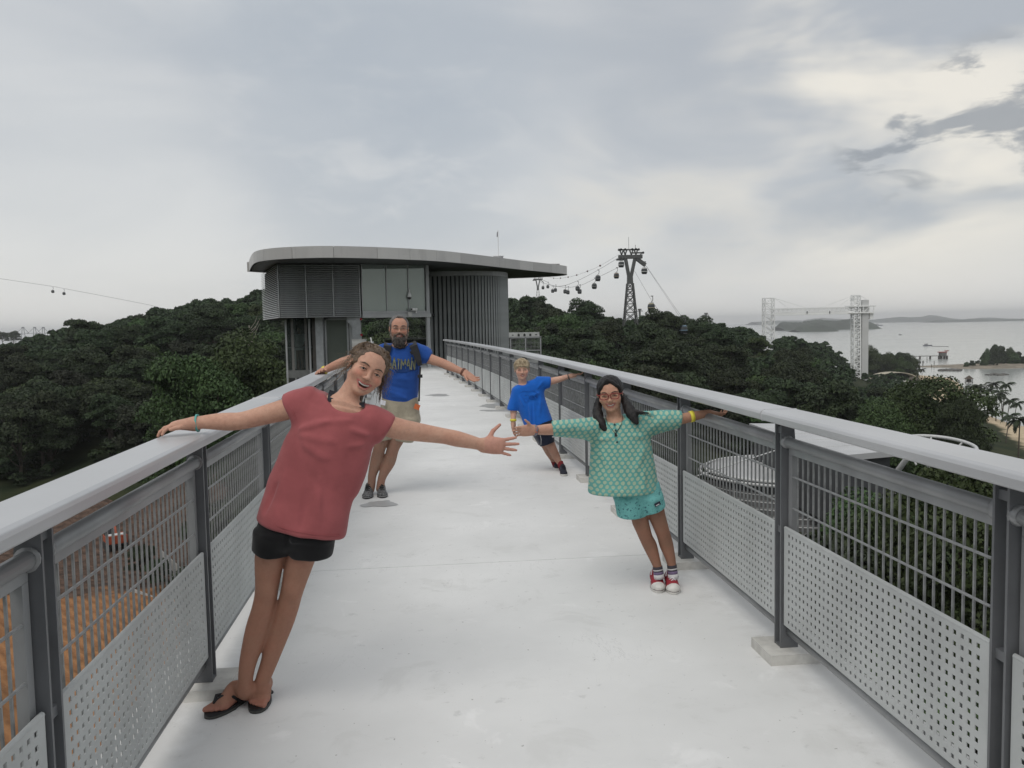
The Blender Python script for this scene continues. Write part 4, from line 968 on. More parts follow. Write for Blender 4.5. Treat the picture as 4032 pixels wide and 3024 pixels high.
class Head:
    """head frame: x to the photo's right, y backwards, z up; unit = chin to crown"""
    def __init__(s, eyes, Y, size, roll, yaw=0.0, pitch=0.0):
        # eyes: pixel of the middle between the eyes; roll>0 tips the crown to the photo's right (degrees)
        r, w, p = math.radians(roll), math.radians(yaw), math.radians(pitch)
        Rz = np.array(((math.cos(w), -math.sin(w), 0), (math.sin(w), math.cos(w), 0), (0, 0, 1)))
        Rx = np.array(((1, 0, 0), (0, math.cos(p), -math.sin(p)), (0, math.sin(p), math.cos(p))))
        Ry = np.array(((math.cos(r), 0, math.sin(r)), (0, 1, 0), (-math.sin(r), 0, math.cos(r))))
        # turn the frame so that yaw 0 looks straight at the camera
        e = P(eyes[0], eyes[1], Y); az = math.atan2(e[0], e[1]); Ra = np.array(((math.cos(az), math.sin(az), 0), (-math.sin(az), math.cos(az), 0), (0, 0, 1)))
        s.R = Ra @ Ry @ Rz @ Rx; s.s = size; s.c = e - s.R @ np.array((0, -.38, 0)) * size
    def w(s, p): return s.c + s.R @ np.array(p, float) * s.s
    def local(s, V): return ((V - s.c) @ s.R) / s.s
    def ell(s, v, c, r, k=.05, op='+'): v.ell(s.w(c), np.array(r) * s.s, k * s.s, op, s.R)
    def cap(s, v, a, b, ra, rb=None, k=.05, op='+'): v.cap(s.w(a), s.w(b), ra * s.s, (ra if rb is None else rb) * s.s, k * s.s, op)
    def chain(s, v, pts, r, k=.03, op='+'):
        rs = r if hasattr(r, '__len__') else [r] * len(pts)
        v.chain([s.w(p) for p in pts], [r_ * s.s for r_ in rs], k * s.s, op)
    def skin(s, v, jaw=1.0, cheek=1.0, nose=1.0, mouth=.0, wide=.135, eyeopen=1.0, flat=0.0):
        E, Cp, Ch = s.ell, s.cap, s.chain
        E(v, (0, .05, .14), (.345, .42, .355), .05); E(v, (0, -.11, .15), (.285, .275, .25), .1)
        E(v, (0, -.11, -.13), (.285, .27, .33), .1); E(v, (0, -.12, -.30), (.195 * jaw, .21, .16), .1); E(v, (0, -.295, -.425), (.085 * jaw, .085, .08), .09)
        for q in (-1, 1):
            E(v, (.175 * q, -.255, -.125), (.125 * cheek, .125, .115), .1)
            Cp(v, (.235 * q * jaw, .0, -.20), (.08 * q, -.25, -.41), .07, .06, .09)
            Cp(v, (.05 * q, -.365, .085), (.21 * q, -.315, .09), .042, .035, .07)
            E(v, (.152 * q, -.425, .0), (.10, .065, .052), .05, '-')
            E(v, (.365 * q, .05, -.03), (.032, .075, .125), .03); E(v, (.40 * q, .035, -.02), (.022, .04, .07), .02, '-')
            Ch(v, [(.08 * q, -.372, .004), (.12 * q, -.398, .026 * eyeopen), (.165 * q, -.392, .026 * eyeopen), (.228 * q, -.34, -.006)], .0165, .012)     # upper lid
            Ch(v, [(.085 * q, -.37, -.008), (.15 * q, -.385, -.035), (.222 * q, -.34, -.012)], .013, .014)                                     # lower lid
        Ch(v, [(0, -.372, .05), (0, -.425 + flat * .03, -.06), (0, -.466 + flat * .02, -.135)], [.036, .036, .045 * nose], .045)
        E(v, (0, -.468 + flat * .02, -.143), (.05 * nose, .045, .042), .03)
        for q in (-1, 1): E(v, (.05 * q * nose, -.425, -.158), (.034 * nose, .045, .032), .025); E(v, (.025 * q * nose, -.455, -.182), (.016, .02, .014), .012, '-')
        m = mouth; cz = -.245; W = wide
        up_ = [(-W, -.335, cz + .012), (-W * .5, -.388, cz - .012), (0, -.405, cz - .018), (W * .5, -.388, cz - .012), (W, -.335, cz + .012)]
        lo_ = [(-W, -.335, cz + .010), (-W * .55, -.378, cz - .038 - m), (0, -.392, cz - .055 - m), (W * .55, -.378, cz - .038 - m), (W, -.335, cz + .010)]
        if m > 0:
            for i in range(4):       # open mouth
                a = [(x + y) / 2 for x, y in zip(up_[i], lo_[i])]; b = [(x + y) / 2 for x, y in zip(up_[i + 1], lo_[i + 1])]
                rr = lambda t: (.006, .020 + m * .42, .026 + m * .5)[t]
                tt = [0, 1, 2, 1, 0]; Cp(v, (a[0], a[1] + .0, a[2]), (b[0], b[1] + .0, b[2]), rr(tt[i]), rr(tt[i + 1]), .012, '-')
        Ch(v, up_, [.010, .018, .020, .018, .010], .016); Ch(v, lo_, [.010, .020, .024, .020, .010], .016)
        s.up_, s.lo_, s.m, s.W, s.cz = up_, lo_, m, W, cz
        for q in (-1, 1): Cp(v, (.10 * q, -.40, -.16), (.175 * q, -.345, -.27), .008, .006, .02, '-')       # smile fold
    def colour(s, V, col, base, lip, blush=.5):
        L = s.local(V); near = (np.abs(L) < .7).all(1)
        def seg(pts):
            d = np.full(len(L), 9.0)
            for a, b in zip(pts[:-1], pts[1:]):
                a, b = np.array(a), np.array(b); ab = b - a; t = np.clip(((L - a) @ ab) / (ab @ ab), 0, 1); d = np.minimum(d, np.linalg.norm(L - a - t[:, None] * ab, axis=1))
            return d
        k = near[:, None] * (1 - smst(np.minimum(seg(s.up_), seg(s.lo_)), .016, .030))[:, None]; col = col * (1 - k) + np.array(lip) * k
        for q in (-1, 1):
            d = np.linalg.norm((L - np.array((.19 * q, -.33, -.11))) / np.array((.13, .15, .10)), axis=1); k = near[:, None] * (1 - smst(d, .3, 1.1))[:, None] * blush
            col = col * (1 - k) + col * np.array((1.12, .72, .70)) * k
        if s.m > 0:
            zc = s.cz - .018 - (.037 + s.m) * .5; inside = near & (np.abs(L[:, 0]) < s.W * .58) & (np.abs(L[:, 2] - zc) < .03 + s.m * .6) & (L[:, 1] < -.2) & (np.minimum(seg(s.up_), seg(s.lo_)) > .022) & (L[:, 1] > -.352)
            col[inside] = (.05, .012, .012)
        return col
    def face_parts(s, parent, brow_mat, brow=1.0, squint=1.0, iris=M_IRIS, teeth=True, gap=.02):
        for q in (-1, 1):
            c = s.w((.152 * q, -.338, -.002)); m = MB()
            def ball(c, r, R, mm, n=12, k=8):
                vs = []
                for i in range(k + 1):
                    th = math.pi * i / k
                    for j in range(n): ph = 2 * math.pi * j / n; vs.append(c + R @ (np.array((math.sin(th) * math.cos(ph), math.cos(th), math.sin(th) * math.sin(ph))) * r))
                mm.add(vs, [(i * n + j, i * n + (j + 1) % n, (i + 1) * n + (j + 1) % n, (i + 1) * n + j) for i in range(k) for j in range(n)])
            ball(c, np.array((.070, .048, .034 * squint)) * s.s, s.R, m); e = world_parent(m.build('eye', M_EYE, None, True), parent)
            m = MB(); ball(s.w((.150 * q, -.370, .0)), np.array((.027, .020, .027 * squint)) * s.s, s.R, m); o = m.build('iris', iris, None, True); o.parent = e
            m = MB(); m.tube([s.w(p) for p in ((.082 * q, -.386, .002), (.115 * q, -.406, .018 * squint), (.165 * q, -.402, .018 * squint), (.225 * q, -.356, -.008))], [.004 * s.s, .007 * s.s, .008 * s.s, .004 * s.s], 5); o = m.build('eyelash', M_LASH, None); o.parent = e
            m = MB(); pts = [(.065 * q, -.418, .082), (.12 * q, -.422, .105), (.18 * q, -.395, .112), (.25 * q, -.33, .085)]; m.tube([s.w(p) for p in pts], [.010 * s.s * brow, .017 * s.s * brow, .014 * s.s * brow, .005 * s.s], 6); world_parent(m.build('eyebrow', brow_mat, None, True), parent)
        if teeth and s.m > 0:
            m = MB(); n = 12; W = s.W * .80
            for i in range(n):
                x0 = -W + 2 * W * i / n; x1 = x0 + 2 * W / n * .95
                f = lambda x: -.352 - .032 * (1 - (x / W) ** 2); g = lambda x: s.cz - .020 + .018 * (x / W) ** 2; hgt = min(.040, .026 + s.m * .4) * (1 - .45 * abs(((x0 + x1) / 2) / W) ** 2)
                m.add([s.w((x0, f(x0), g(x0) + .01)), s.w((x1, f(x1), g(x1) + .01)), s.w((x1, f(x1), g(x1) - hgt)), s.w((x0, f(x0), g(x0) - hgt)), s.w((x0, f(x0) + .03, g(x0) + .01)), s.w((x1, f(x1) + .03, g(x1) + .01)), s.w((x1, f(x1) + .03, g(x1) - hgt)), s.w((x0, f(x0) + .03, g(x0) - hgt))],
                      [(0, 1, 2, 3), (3, 2, 6, 7), (0, 3, 7, 4), (1, 5, 6, 2), (0, 4, 5, 1)])
            world_parent(m.build('teeth', M_TEETH), parent)

def hand(v, wrist, fing, thumb, L, curl=.15, spread=.10, thumb_out=.8, wr=.028, thumb_curl=.2, fcurl=None):
    """wrist point, direction of the fingers, direction of the thumb side, hand length"""
    x = np.array(fing, float); x /= np.linalg.norm(x); y = np.array(thumb, float); y -= x * (x @ y); y /= np.linalg.norm(y); z = np.cross(x, y)   # z: back or palm
    q = lambda a, b, c=0: np.array(wrist) + (x * a + y * b + z * c) * L
    # palm
    for b, a in ((.17, .50), (.06, .53), (-.05, .51), (-.155, .46)): v.cap(q(.02, b * .35), q(a, b), wr * .80, .062 * L, .016)
    v.ell(q(.27, .02), np.array((.25, .20, .085)) * L, .02, '+', np.stack([x, y, z], 1))
    fl = [(.17, .50, .40, .052), (.06, .53, .45, .054), (-.05, .51, .42, .052), (-.155, .46, .33, .046)]
    tips = []
    for i, (b, a, ln, r) in enumerate(fl):
        c = curl if fcurl is None else fcurl[i]; ang = spread * (1.5 - i) ; d0 = x * math.cos(ang) + y * math.sin(ang); p = q(a, b); th = 0
        for j, fr in enumerate((.45, .31, .24)):
            th += c * (1.0 if j == 0 else 1.25); d = d0 * math.cos(th) - z * math.sin(th); e = p + d * ln * fr * L
            v.cap(p, e, r * L * (1 - .09 * j), r * L * (1 - .09 * (j + 1)), .0035); p = e
        tips.append(p)
    a0 = q(.12, .13, -.02); d = x * math.cos(thumb_out) + y * math.sin(thumb_out) - z * .15; a1 = a0 + d * .30 * L
    v.cap(q(.06, .05), a0, .07 * L, .075 * L, .012); v.cap(a0, a1, .075 * L, .058 * L, .010)
    th = thumb_out - thumb_curl; d = x * math.cos(th) + y * math.sin(th) - z * .15; v.cap(a1, a1 + d * .25 * L, .056 * L, .045 * L, .004)
    return tips
def shell_hair(name, fn_build, lo, hi, res, mat, parent, relax=1):
    v = Vox(lo, hi, res); fn_build(v); return world_parent(link(name, v.mesh(name, mat, relax)), parent)
def strands(name, curves, r, mat, parent):
    """many fine tapering three-sided tubes as one hair mesh"""
    m = MB()
    for pts in curves:
        n = len(pts); m.tube(pts, [r * (1 - .7 * i / (n - 1)) for i in range(n)], 3, False)
    return world_parent(m.build(name, mat, None, True), parent)
def ring(c, axis, ra, rb, w, mat, name, parent, thick=.004, u=None):
    """a band round a wrist: elliptical ring of width w"""
    axis = np.array(axis, float); axis /= np.linalg.norm(axis); u = np.array((0, 0, 1.0)) if u is None else np.array(u, float)
    u = u - axis * (u @ axis); u /= np.linalg.norm(u); t = np.cross(axis, u); m = MB(); n = 24; vs = []
    for k in range(n):
        a = 2 * math.pi * k / n; rad = u * math.cos(a) * ra + t * math.sin(a) * rb; nr = rad / np.linalg.norm(rad)
        for s_, o in ((-1, 0), (1, 0), (1, 1), (-1, 1)): vs.append(c + rad + nr * thick * o + axis * s_ * w / 2)
    m.add(vs, [(4 * k + j, 4 * k + (j + 1) % 4, 4 * ((k + 1) % n) + (j + 1) % 4, 4 * ((k + 1) % n) + j) for k in range(n) for j in range(4)])
    return world_parent(m.build(name, mat, None, True), parent)

def hit(v, px, py, Y0, Y1, off=.003):
    """first point of a figure volume met along the line of sight of a photograph pixel"""
    d = ray(px, py); Y = np.arange(Y0, Y1, .003); pts = CAM + d[None] * (Y / d[1])[:, None]; i = ((pts - v.lo) / v.res).astype(int)
    ok = (i >= 0).all(1) & (i < v.n).all(1)
    for p, j, k in zip(pts, i, ok):
        if k and v.D[tuple(j)] < .002: return p - d / np.linalg.norm(d) * off
    return CAM + d * ((Y0 + Y1) / 2 / d[1])
def strip_on(v, pts, w, Y0, Y1, th=.004):
    """a flat strap lying on a figure, given by its pixels and its width in metres"""
    P_ = [hit(v, x, y, Y0, Y1, .002) for x, y in pts]; m = MB(); n = len(P_); vs = []
    for i, p in enumerate(P_):
        d = P_[min(i + 1, n - 1)] - P_[max(i - 1, 0)]; d /= max(np.linalg.norm(d), 1e-6); vw = p - CAM; vw /= np.linalg.norm(vw); sd = np.cross(d, vw); sd /= np.linalg.norm(sd)
        vs += [p - sd * w / 2 + vw * .004, p + sd * w / 2 + vw * .004, p + sd * w / 2 - vw * th, p - sd * w / 2 - vw * th]
    m.add(vs, [(4 * i + k, 4 * i + (k + 1) % 4, 4 * i + 4 + (k + 1) % 4, 4 * i + 4 + k) for i in range(n - 1) for k in range(4)] + [(0, 3, 2, 1), tuple(4 * n - 4 + k for k in range(4))]); return m
def bounds(pts, pad): a = np.array(pts); return a.min(0) - pad, a.max(0) + pad
def foot_frame(heel, toe):
    x = np.array(toe, float) - np.array(heel, float); L = np.linalg.norm(x); x /= L; y = np.cross((0, 0, 1.0), x); return x, y, L
def wob(ax, ay, az, f, ph=0.0): return lambda x, y, z: np.sin(f * (ax * x + ay * y + az * z) + ph)

# ------------------------------------------------------------------ girl in the red shirt
def red_girl():
    YB = 3.47; U = lambda x, y, Y=YB: P(x, y, Y)
    root = empty('person', G(960, 2780, 0), 0, 'smiling girl in red shirt, black shorts and flip-flops leaning from the left railing', 'person')
    v = Vox(*bounds([U(590, 1330), U(2070, 2860), U(1000, 2800, 3.2), U(1000, 1500, 3.85), (-1.2, 3.3, -.01)], .03), .0042)
    # legs
    v.chain([U(1075, 2110), U(1060, 2200), U(1050, 2320), U(1035, 2400, 3.475), U(1012, 2480, 3.49), U(978, 2600, 3.48), U(966, 2680, 3.47), U(968, 2722, 3.48)], [.062, .060, .0475, .047, .049, .037, .030, .031], .02)
    v.chain([U(1215, 2110), U(1184, 2200, 3.48), U(1152, 2320, 3.48), U(1134, 2390, 3.49), U(1108, 2460, 3.51), U(1062, 2600, 3.51), U(1034, 2680, 3.50), U(1032, 2716, 3.51)], [.062, .060, .047, .0455, .048, .036, .031, .032], .02)
    v.ell(U(1050, 2325, 3.445), (.034, .025, .045), .02); v.ell(U(1153, 2322, 3.452), (.034, .025, .045), .02)
    v.ell(U(1165, 2060), (.11, .08, .10), .05)
    feet = []
    for heel, toe, ank in ((G(968, 2748, 0), G(862, 2806, 0), U(968, 2722, 3.48)), (G(1046, 2722, 0), G(1014, 2797, 0), U(1032, 2716, 3.51))):
        x, y, L = foot_frame(heel, toe); feet.append((heel, toe, x, y, L)); L = max(L, .205); z = np.array((0, 0, 1.0)); q = lambda a, b, c: np.array(heel) + x * a * L + y * b * L + z * c
        v.chain([ank, q(.06, 0, .05)], [.032, .030], .02); v.cap(q(.02, 0, .040), q(.10, 0, .042), .029, .030, .02)
        v.chain([ank + z * .01, q(.30, .0, .072), q(.55, .02, .048), q(.72, .03, .036)], [.032, .030, .027, .022], .02)
        v.chain([q(.1, 0, .035), q(.4, -.06, .033), q(.70, -.13, .030)], [.024, .022, .018], .02); v.chain([q(.4, .05, .035), q(.72, .13, .032)], [.022, .02], .02)
        sgn = -1 if len(feet) == 1 else 1           # big toe side: feet turn towards each other
        for t in range(5):
            b = sgn * (.135 - .068 * t); ln = (.98, .97, .93, .88, .82)[t]; r = (.0125, .0095, .009, .0085, .008)[t]
            v.cap(q(.70, b * .95, .030), q(ln, b * 1.05, .027), r * 1.15, r, .005)
    # trunk, neck, arms
    v.loft([(U(1262, 1550), U(1440, 1600), .048), (U(1205, 1640), U(1460, 1690), .080), (U(1195, 1740), U(1425, 1770), .080), (U(1140, 1860), U(1360, 1880), .076), (U(1090, 1960), U(1320, 2010), .085), (U(1070, 2080), U(1290, 2110), .09)], .03)
    v.chain([U(1345, 1625, 3.475), U(1362, 1575, 3.485), U(1395, 1520, 3.49), U(1440, 1465, 3.52)], [.058, .046, .043, .052], .045)
    v.chain([U(1225, 1590), U(1150, 1606, 3.47), U(1050, 1632, 3.45), U(957, 1656, 3.42), U(905, 1660, 3.42), U(860, 1660, 3.42), U(790, 1663, 3.41), U(765, 1668, 3.41)], [.040, .046, .041, .0365, .0375, .035, .0265, .025], .02)
    v.chain([U(1475, 1650), U(1550, 1684, 3.49), U(1650, 1702, 3.54), U(1748, 1717, 3.58), U(1800, 1728, 3.60), U(1870, 1744, 3.63), U(1905, 1754, 3.65)], [.040, .046, .040, .034, .035, .028, .0255], .02)
    tips = hand(v, U(1902, 1753, 3.65), U(2040, 1762, 3.68) - U(1902, 1753, 3.65), np.array((0.12, .05, 1.0)), .165, .05, .15, 1.12, .026, .35)
    w = U(768, 1669, 3.41); tp = G(617, 1712, 1.21)
    hand(v, w, tp + np.array((0, 0, .035)) - w, np.array((.15, -1.0, .1)), .168, .16, .05, .35, .028, .15, [.30, .30, .30, .30])
    hd = Head((1458, 1463), 3.44, .212, 29, 9, -3); hd.skin(v, 1.06, 1.12, 1.0, .068, .148)
    me = v.mesh('body', M_SKIN, 1); V = v.V
    base = np.array((.55, .325, .235)); col = np.tile(base, (len(V), 1)); k = smst(V[:, 2], .95, .55)[:, None]; col = col * (1 - k) + np.array((.33, .175, .12)) * k  # skin painted darker down the legs, standing in for the shade on them
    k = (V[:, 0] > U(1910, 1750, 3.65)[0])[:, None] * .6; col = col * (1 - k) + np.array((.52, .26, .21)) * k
    col = hd.colour(V, col, base, (.42, .15, .13), .55)
    k = smst(V[:, 2], .055, .03)[:, None] * .6; col = col * (1 - k) + np.array((.40, .17, .13)) * k
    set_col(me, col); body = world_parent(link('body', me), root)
    M_H = mat_hair('hair_brown', (.050, .033, .022), (.17, .115, .075), 160)
    hd.face_parts(root, M_H, .9, .78)
    # hair
    def hb(q):
        hd.ell(q, (0, .09, .17), (.395, .475, .385), .03); hd.ell(q, (0, .34, -.05), (.27, .2, .32), .08)
        hd.ell(q, (-.01, -.42, -.03), (.335, .385, .43), .03, '-'); hd.ell(q, (.0, .0, -.42), (.5, .30, .30), .05, '-')
        for s_ in (-1, 1): hd.ell(q, (.39 * s_, .0, -.04), (.06, .11, .15), .03, '-')
        hd.chain(q, [(0, .42, .0), (.03, .40, -.3), (.10, .30, -.60), (.16, .22, -.88)], [.13, .14, .15, .10], .05)
        q.noise_disp(lambda x, y, z: .002 * np.sin(95 * x + 30 * z) * np.sin(80 * z + 25 * y) + .0022 * np.sin(260 * z + 90 * x) * np.sin(120 * y + 90 * x))
    c = hd.c; shell_hair('hair', hb, c - .26, c + .26, .0042, M_H, root)
    r = random.Random(4); cv = []
    for i in range(1500):
        th = r.uniform(-1.9, 1.9); ph = r.uniform(.05, 1.25); x, y, z = .375 * math.sin(th) * math.cos(ph * .8), .08 - .47 * math.cos(th) * math.cos(ph), .17 + .36 * math.sin(ph)
        p = np.array((x, y, z))
        if y < -.20 and z < .42: continue
        d = np.array((x * .4, .8, -.15)) / 3.0; a = r.uniform(.008, .022); f = r.uniform(14, 30); o = r.uniform(0, 6); n = p - np.array((0, .1, .16)); n /= np.linalg.norm(n); pts = []
        ln = r.uniform(.5, 1.1)
        for j in range(9):
            t = j / 8 * ln; q = p + d * t + n * (.004 + a * math.sin(f * t + o)) + np.array((0, 0, a * math.cos(f * t + o)))
            rel = (q - np.array((0, .10, .16))) / np.array((.40, .48, .39)); rr = np.linalg.norm(rel); q = np.array((0, .10, .16)) + (q - np.array((0, .10, .16))) / max(rr, 1e-6) * max(rr, 1.0) if rr < 1.0 else q
            pts.append(hd.w(q))
        cv.append(pts)
    for i in range(260):          # loose frizz at the side and behind the ear
        sd = 1 if r.random() < .72 else -1; p = np.array((sd * r.uniform(.30, .38), r.uniform(-.15, .25), r.uniform(-.15, .30))); d = np.array((sd * r.uniform(.1, .45), r.uniform(-.1, .3), r.uniform(-.75, .15))); a = r.uniform(.02, .05); o = r.uniform(0, 6); f = r.uniform(8, 18); ln = r.uniform(.25, .75); pts = []
        for j in range(9): t = j / 8 * ln; pts.append(hd.w(p + d * t + np.array((a * math.sin(f * t + o), a * math.cos(f * t * .8), -.25 * t * t))))
        cv.append(pts)
    strands('hair_strands', cv, .0010, mat_hair('hair_brown_fine', (.11, .075, .050), (.28, .20, .135), 90), root)
    # shirt
    M_S = mat_cloth('red_jersey', (.335, .095, .10), .12)
    s = Vox(*bounds([U(970, 1490), U(1610, 2150), U(1200, 1800, 3.28), U(1200, 1800, 3.68)], .02), .0045)
    s.loft([(U(1232, 1532), U(1458, 1594), .058), (U(1176, 1620), U(1484, 1680), .094), (U(1156, 1720), U(1468, 1758), .114), (U(1132, 1795), U(1436, 1808), .104), (U(1092, 1866), U(1402, 1872), .094), (U(1052, 1940), U(1384, 1962), .112), (U(1028, 2000), U(1372, 2050), .126), (U(1008, 2046), U(1354, 2120), .134)], .03)
    s.loft([(U(1205, 1690), U(1238, 1520), .062), (U(1168, 1668), U(1165, 1533), .060), (U(1160, 1660), U(1107, 1556), .056)], .025)
    s.loft([(U(1440, 1705, 3.475), U(1470, 1596, 3.475), .062), (U(1478, 1740, 3.485), U(1520, 1622, 3.485), .060), (U(1498, 1744, 3.49), U(1566, 1650, 3.49), .056)], .025)
    Rn = hd.R
    s.ell(U(1366, 1560, 3.42), (.086, .16, .064), .010, '-', Rn); s.cap(U(1372, 1570, 3.46), U(1402, 1500, 3.5), .062, .065, .008, '-')
    # drag lines of the stretched cloth
    s.blur(8)
    for a, b, am, w_ in (((1175, 1690, 3.39), (1300, 1655, 3.36), .006, .016), ((1180, 1715, 3.385), (1320, 1740, 3.36), .005, .018), ((1190, 1745, 3.38), (1290, 1810, 3.36), .005, .02), ((1480, 1725, 3.41), (1380, 1690, 3.37), .006, .016), ((1470, 1750, 3.40), (1370, 1760, 3.365), .005, .018), ((1300, 1660, 3.37), (1420, 1650, 3.375), .003, .018),
                        ((1330, 1890, 3.36), (1345, 2080, 3.35), .010, .020), ((1360, 1900, 3.38), (1372, 2060, 3.375), .006, .014), ((1345, 1900, 3.36), (1362, 2090, 3.36), -.010, .014), ((1260, 1880, 3.36), (1250, 2080, 3.345), .006, .024), ((1205, 1930, 3.36), (1190, 2080, 3.345), -.006, .02), ((1130, 1870, 3.40), (1085, 2020, 3.38), .007, .022), ((1100, 1900, 3.40), (1040, 2020, 3.39), -.005, .016)):
        s.ridge(U(*a), U(*b), am * 1.7, w_ * .85)
    s.noise_disp(lambda x, y, z: .0016 * np.sin(24 * x + 14 * z) * np.sin(9 * z - 22 * x + 3 * y) + .0006 * np.sin(60 * x - 15 * z + 30 * y))
    sh = world_parent(link('shirt', s.mesh('shirt', M_S, 1)), root)
    if 0:
      m = MB(); m.tube([U(1284, 1532, 3.395), U(1296, 1560, 3.378), U(1318, 1592, 3.366), U(1352, 1614, 3.36), U(1392, 1617, 3.36), U(1424, 1604, 3.375), U(1440, 1586, 3.40)], .0045, 6); o = m.build('neck_hem', M_S, None, True); o.parent = sh
    # bra straps
    M_E = plain('black_elastic', (.012, .013, .02), .7)
    for pts in ([(1309, 1538), (1304, 1552), (1301, 1568), (1302, 1582)], [(1424, 1584), (1424, 1594), (1423, 1604)]): world_parent(strip_on(v, pts, .024, 3.25, 3.7, .001).build('strap', M_E), root)
    for pts in ([(1160, 1662), (1146, 1632), (1126, 1592), (1106, 1556)], [(1496, 1746), (1518, 1714), (1542, 1682), (1564, 1650)]): o = strip_on(s, [(x + (10 if x < 1300 else -10), y + (-4 if x < 1300 else -8)) for x, y in pts], .0025, 3.25, 3.7, .0012).build('sleeve_seam', M_S); o.parent = sh
    o = strip_on(s, [(1024, 2030), (1060, 2056), (1110, 2078), (1170, 2094), (1230, 2103), (1290, 2108), (1340, 2108)], .0025, 3.2, 3.7, .0012).build('hem_seam', M_S); o.parent = sh
    # shorts
    M_K = mat_cloth('black_cotton', (.012, .012, .013), .2, rough=1.0)
    s = Vox(*bounds([U(980, 1990), U(1330, 2220), U(1200, 2100, 3.30), U(1200, 2100, 3.66)], .02), .005)
    s.loft([(U(1035, 2010), U(1330, 2060), .11), (U(1010, 2090), U(1318, 2120), .118)], .03)
    s.loft([(U(1004, 2080), U(1168, 2098), .112), (U(992, 2160), U(1132, 2192), .098)], .02); s.loft([(U(1150, 2090, 3.475), U(1320, 2105, 3.475), .112), (U(1142, 2184, 3.48), U(1306, 2192, 3.48), .098)], .02)
    s.ell(U(1140, 2105, 3.455), (.075, .098, .060), .03); s.blur(2)
    s.ridge(U(1136, 2080, 3.35), U(1132, 2190, 3.37), -.012, .010)
    s.noise_disp(lambda x, y, z: .002 * np.sin(60 * x + 20 * z) * np.sin(30 * z + 9 * x)); world_parent(link('shorts', s.mesh('shorts', M_K, 2)), root)
    # flip-flops
    M_F = plain('black_rubber', (.011, .011, .012), .6); M_FE = plain('sole_edge', (.05, .05, .045), .6)
    for n_, (heel, toe, x, y, L) in enumerate(feet):
        fl = empty('flip_flop', (0, 0, 0)); world_parent(fl, root); fl.location = (0, 0, 0); L2 = max(L, .205) * 1.16; sgn = -1 if n_ == 0 else 1
        out = []
        for k in range(28):
            a = 2 * math.pi * k / 28; ca, sa = math.cos(a), math.sin(a); wd = .038 + .012 * (ca > -.2) * (1 + ca) / 2 * 1.2; out.append(np.array(heel)[:2] + x[:2] * (L2 * .5 * ca + L2 * .44) + y[:2] * (wd * sa * (abs(sa) ** -.15 if abs(sa) > .01 else 1)))
        m = MB(); m.prism([tuple(p) for p in out], .004, .012); o = m.build('sole_edge', M_FE); o.parent = fl
        m = MB(); m.prism([tuple(p) for p in out], .012, .020); m.prism([tuple(p) for p in out], 0.0005, .004); o = m.build('sole', M_F); o.parent = fl
        q = lambda a, b, c: np.array(heel) + x * a * max(L, .205) + y * b * max(L, .205) + np.array((0, 0, c))
        t0 = q(.80, sgn * .095, .038)
        for e in (-1, 1): m = MB(); m.tube([t0, q(.68, sgn * .07 + e * .06, .064), q(.50, e * .155, .052), q(.30, e * .19, .020)], [.0055, .008, .0085, .008], 8); o = m.build('strap', M_F, None, True); o.parent = fl
        m = MB(); m.tube([t0, t0 - (0, 0, .02)], .004, 6); o = m.build('toe_post', M_F); o.parent = fl
    # bead bracelet
    w = U(778, 1666, 3.41); d = U(860, 1660, 3.42) - U(765, 1668, 3.41); ring(w, d, .031, .029, .007, plain('teal_cord', (.10, .36, .33), .6), 'bracelet', root, .006)
red_girl()
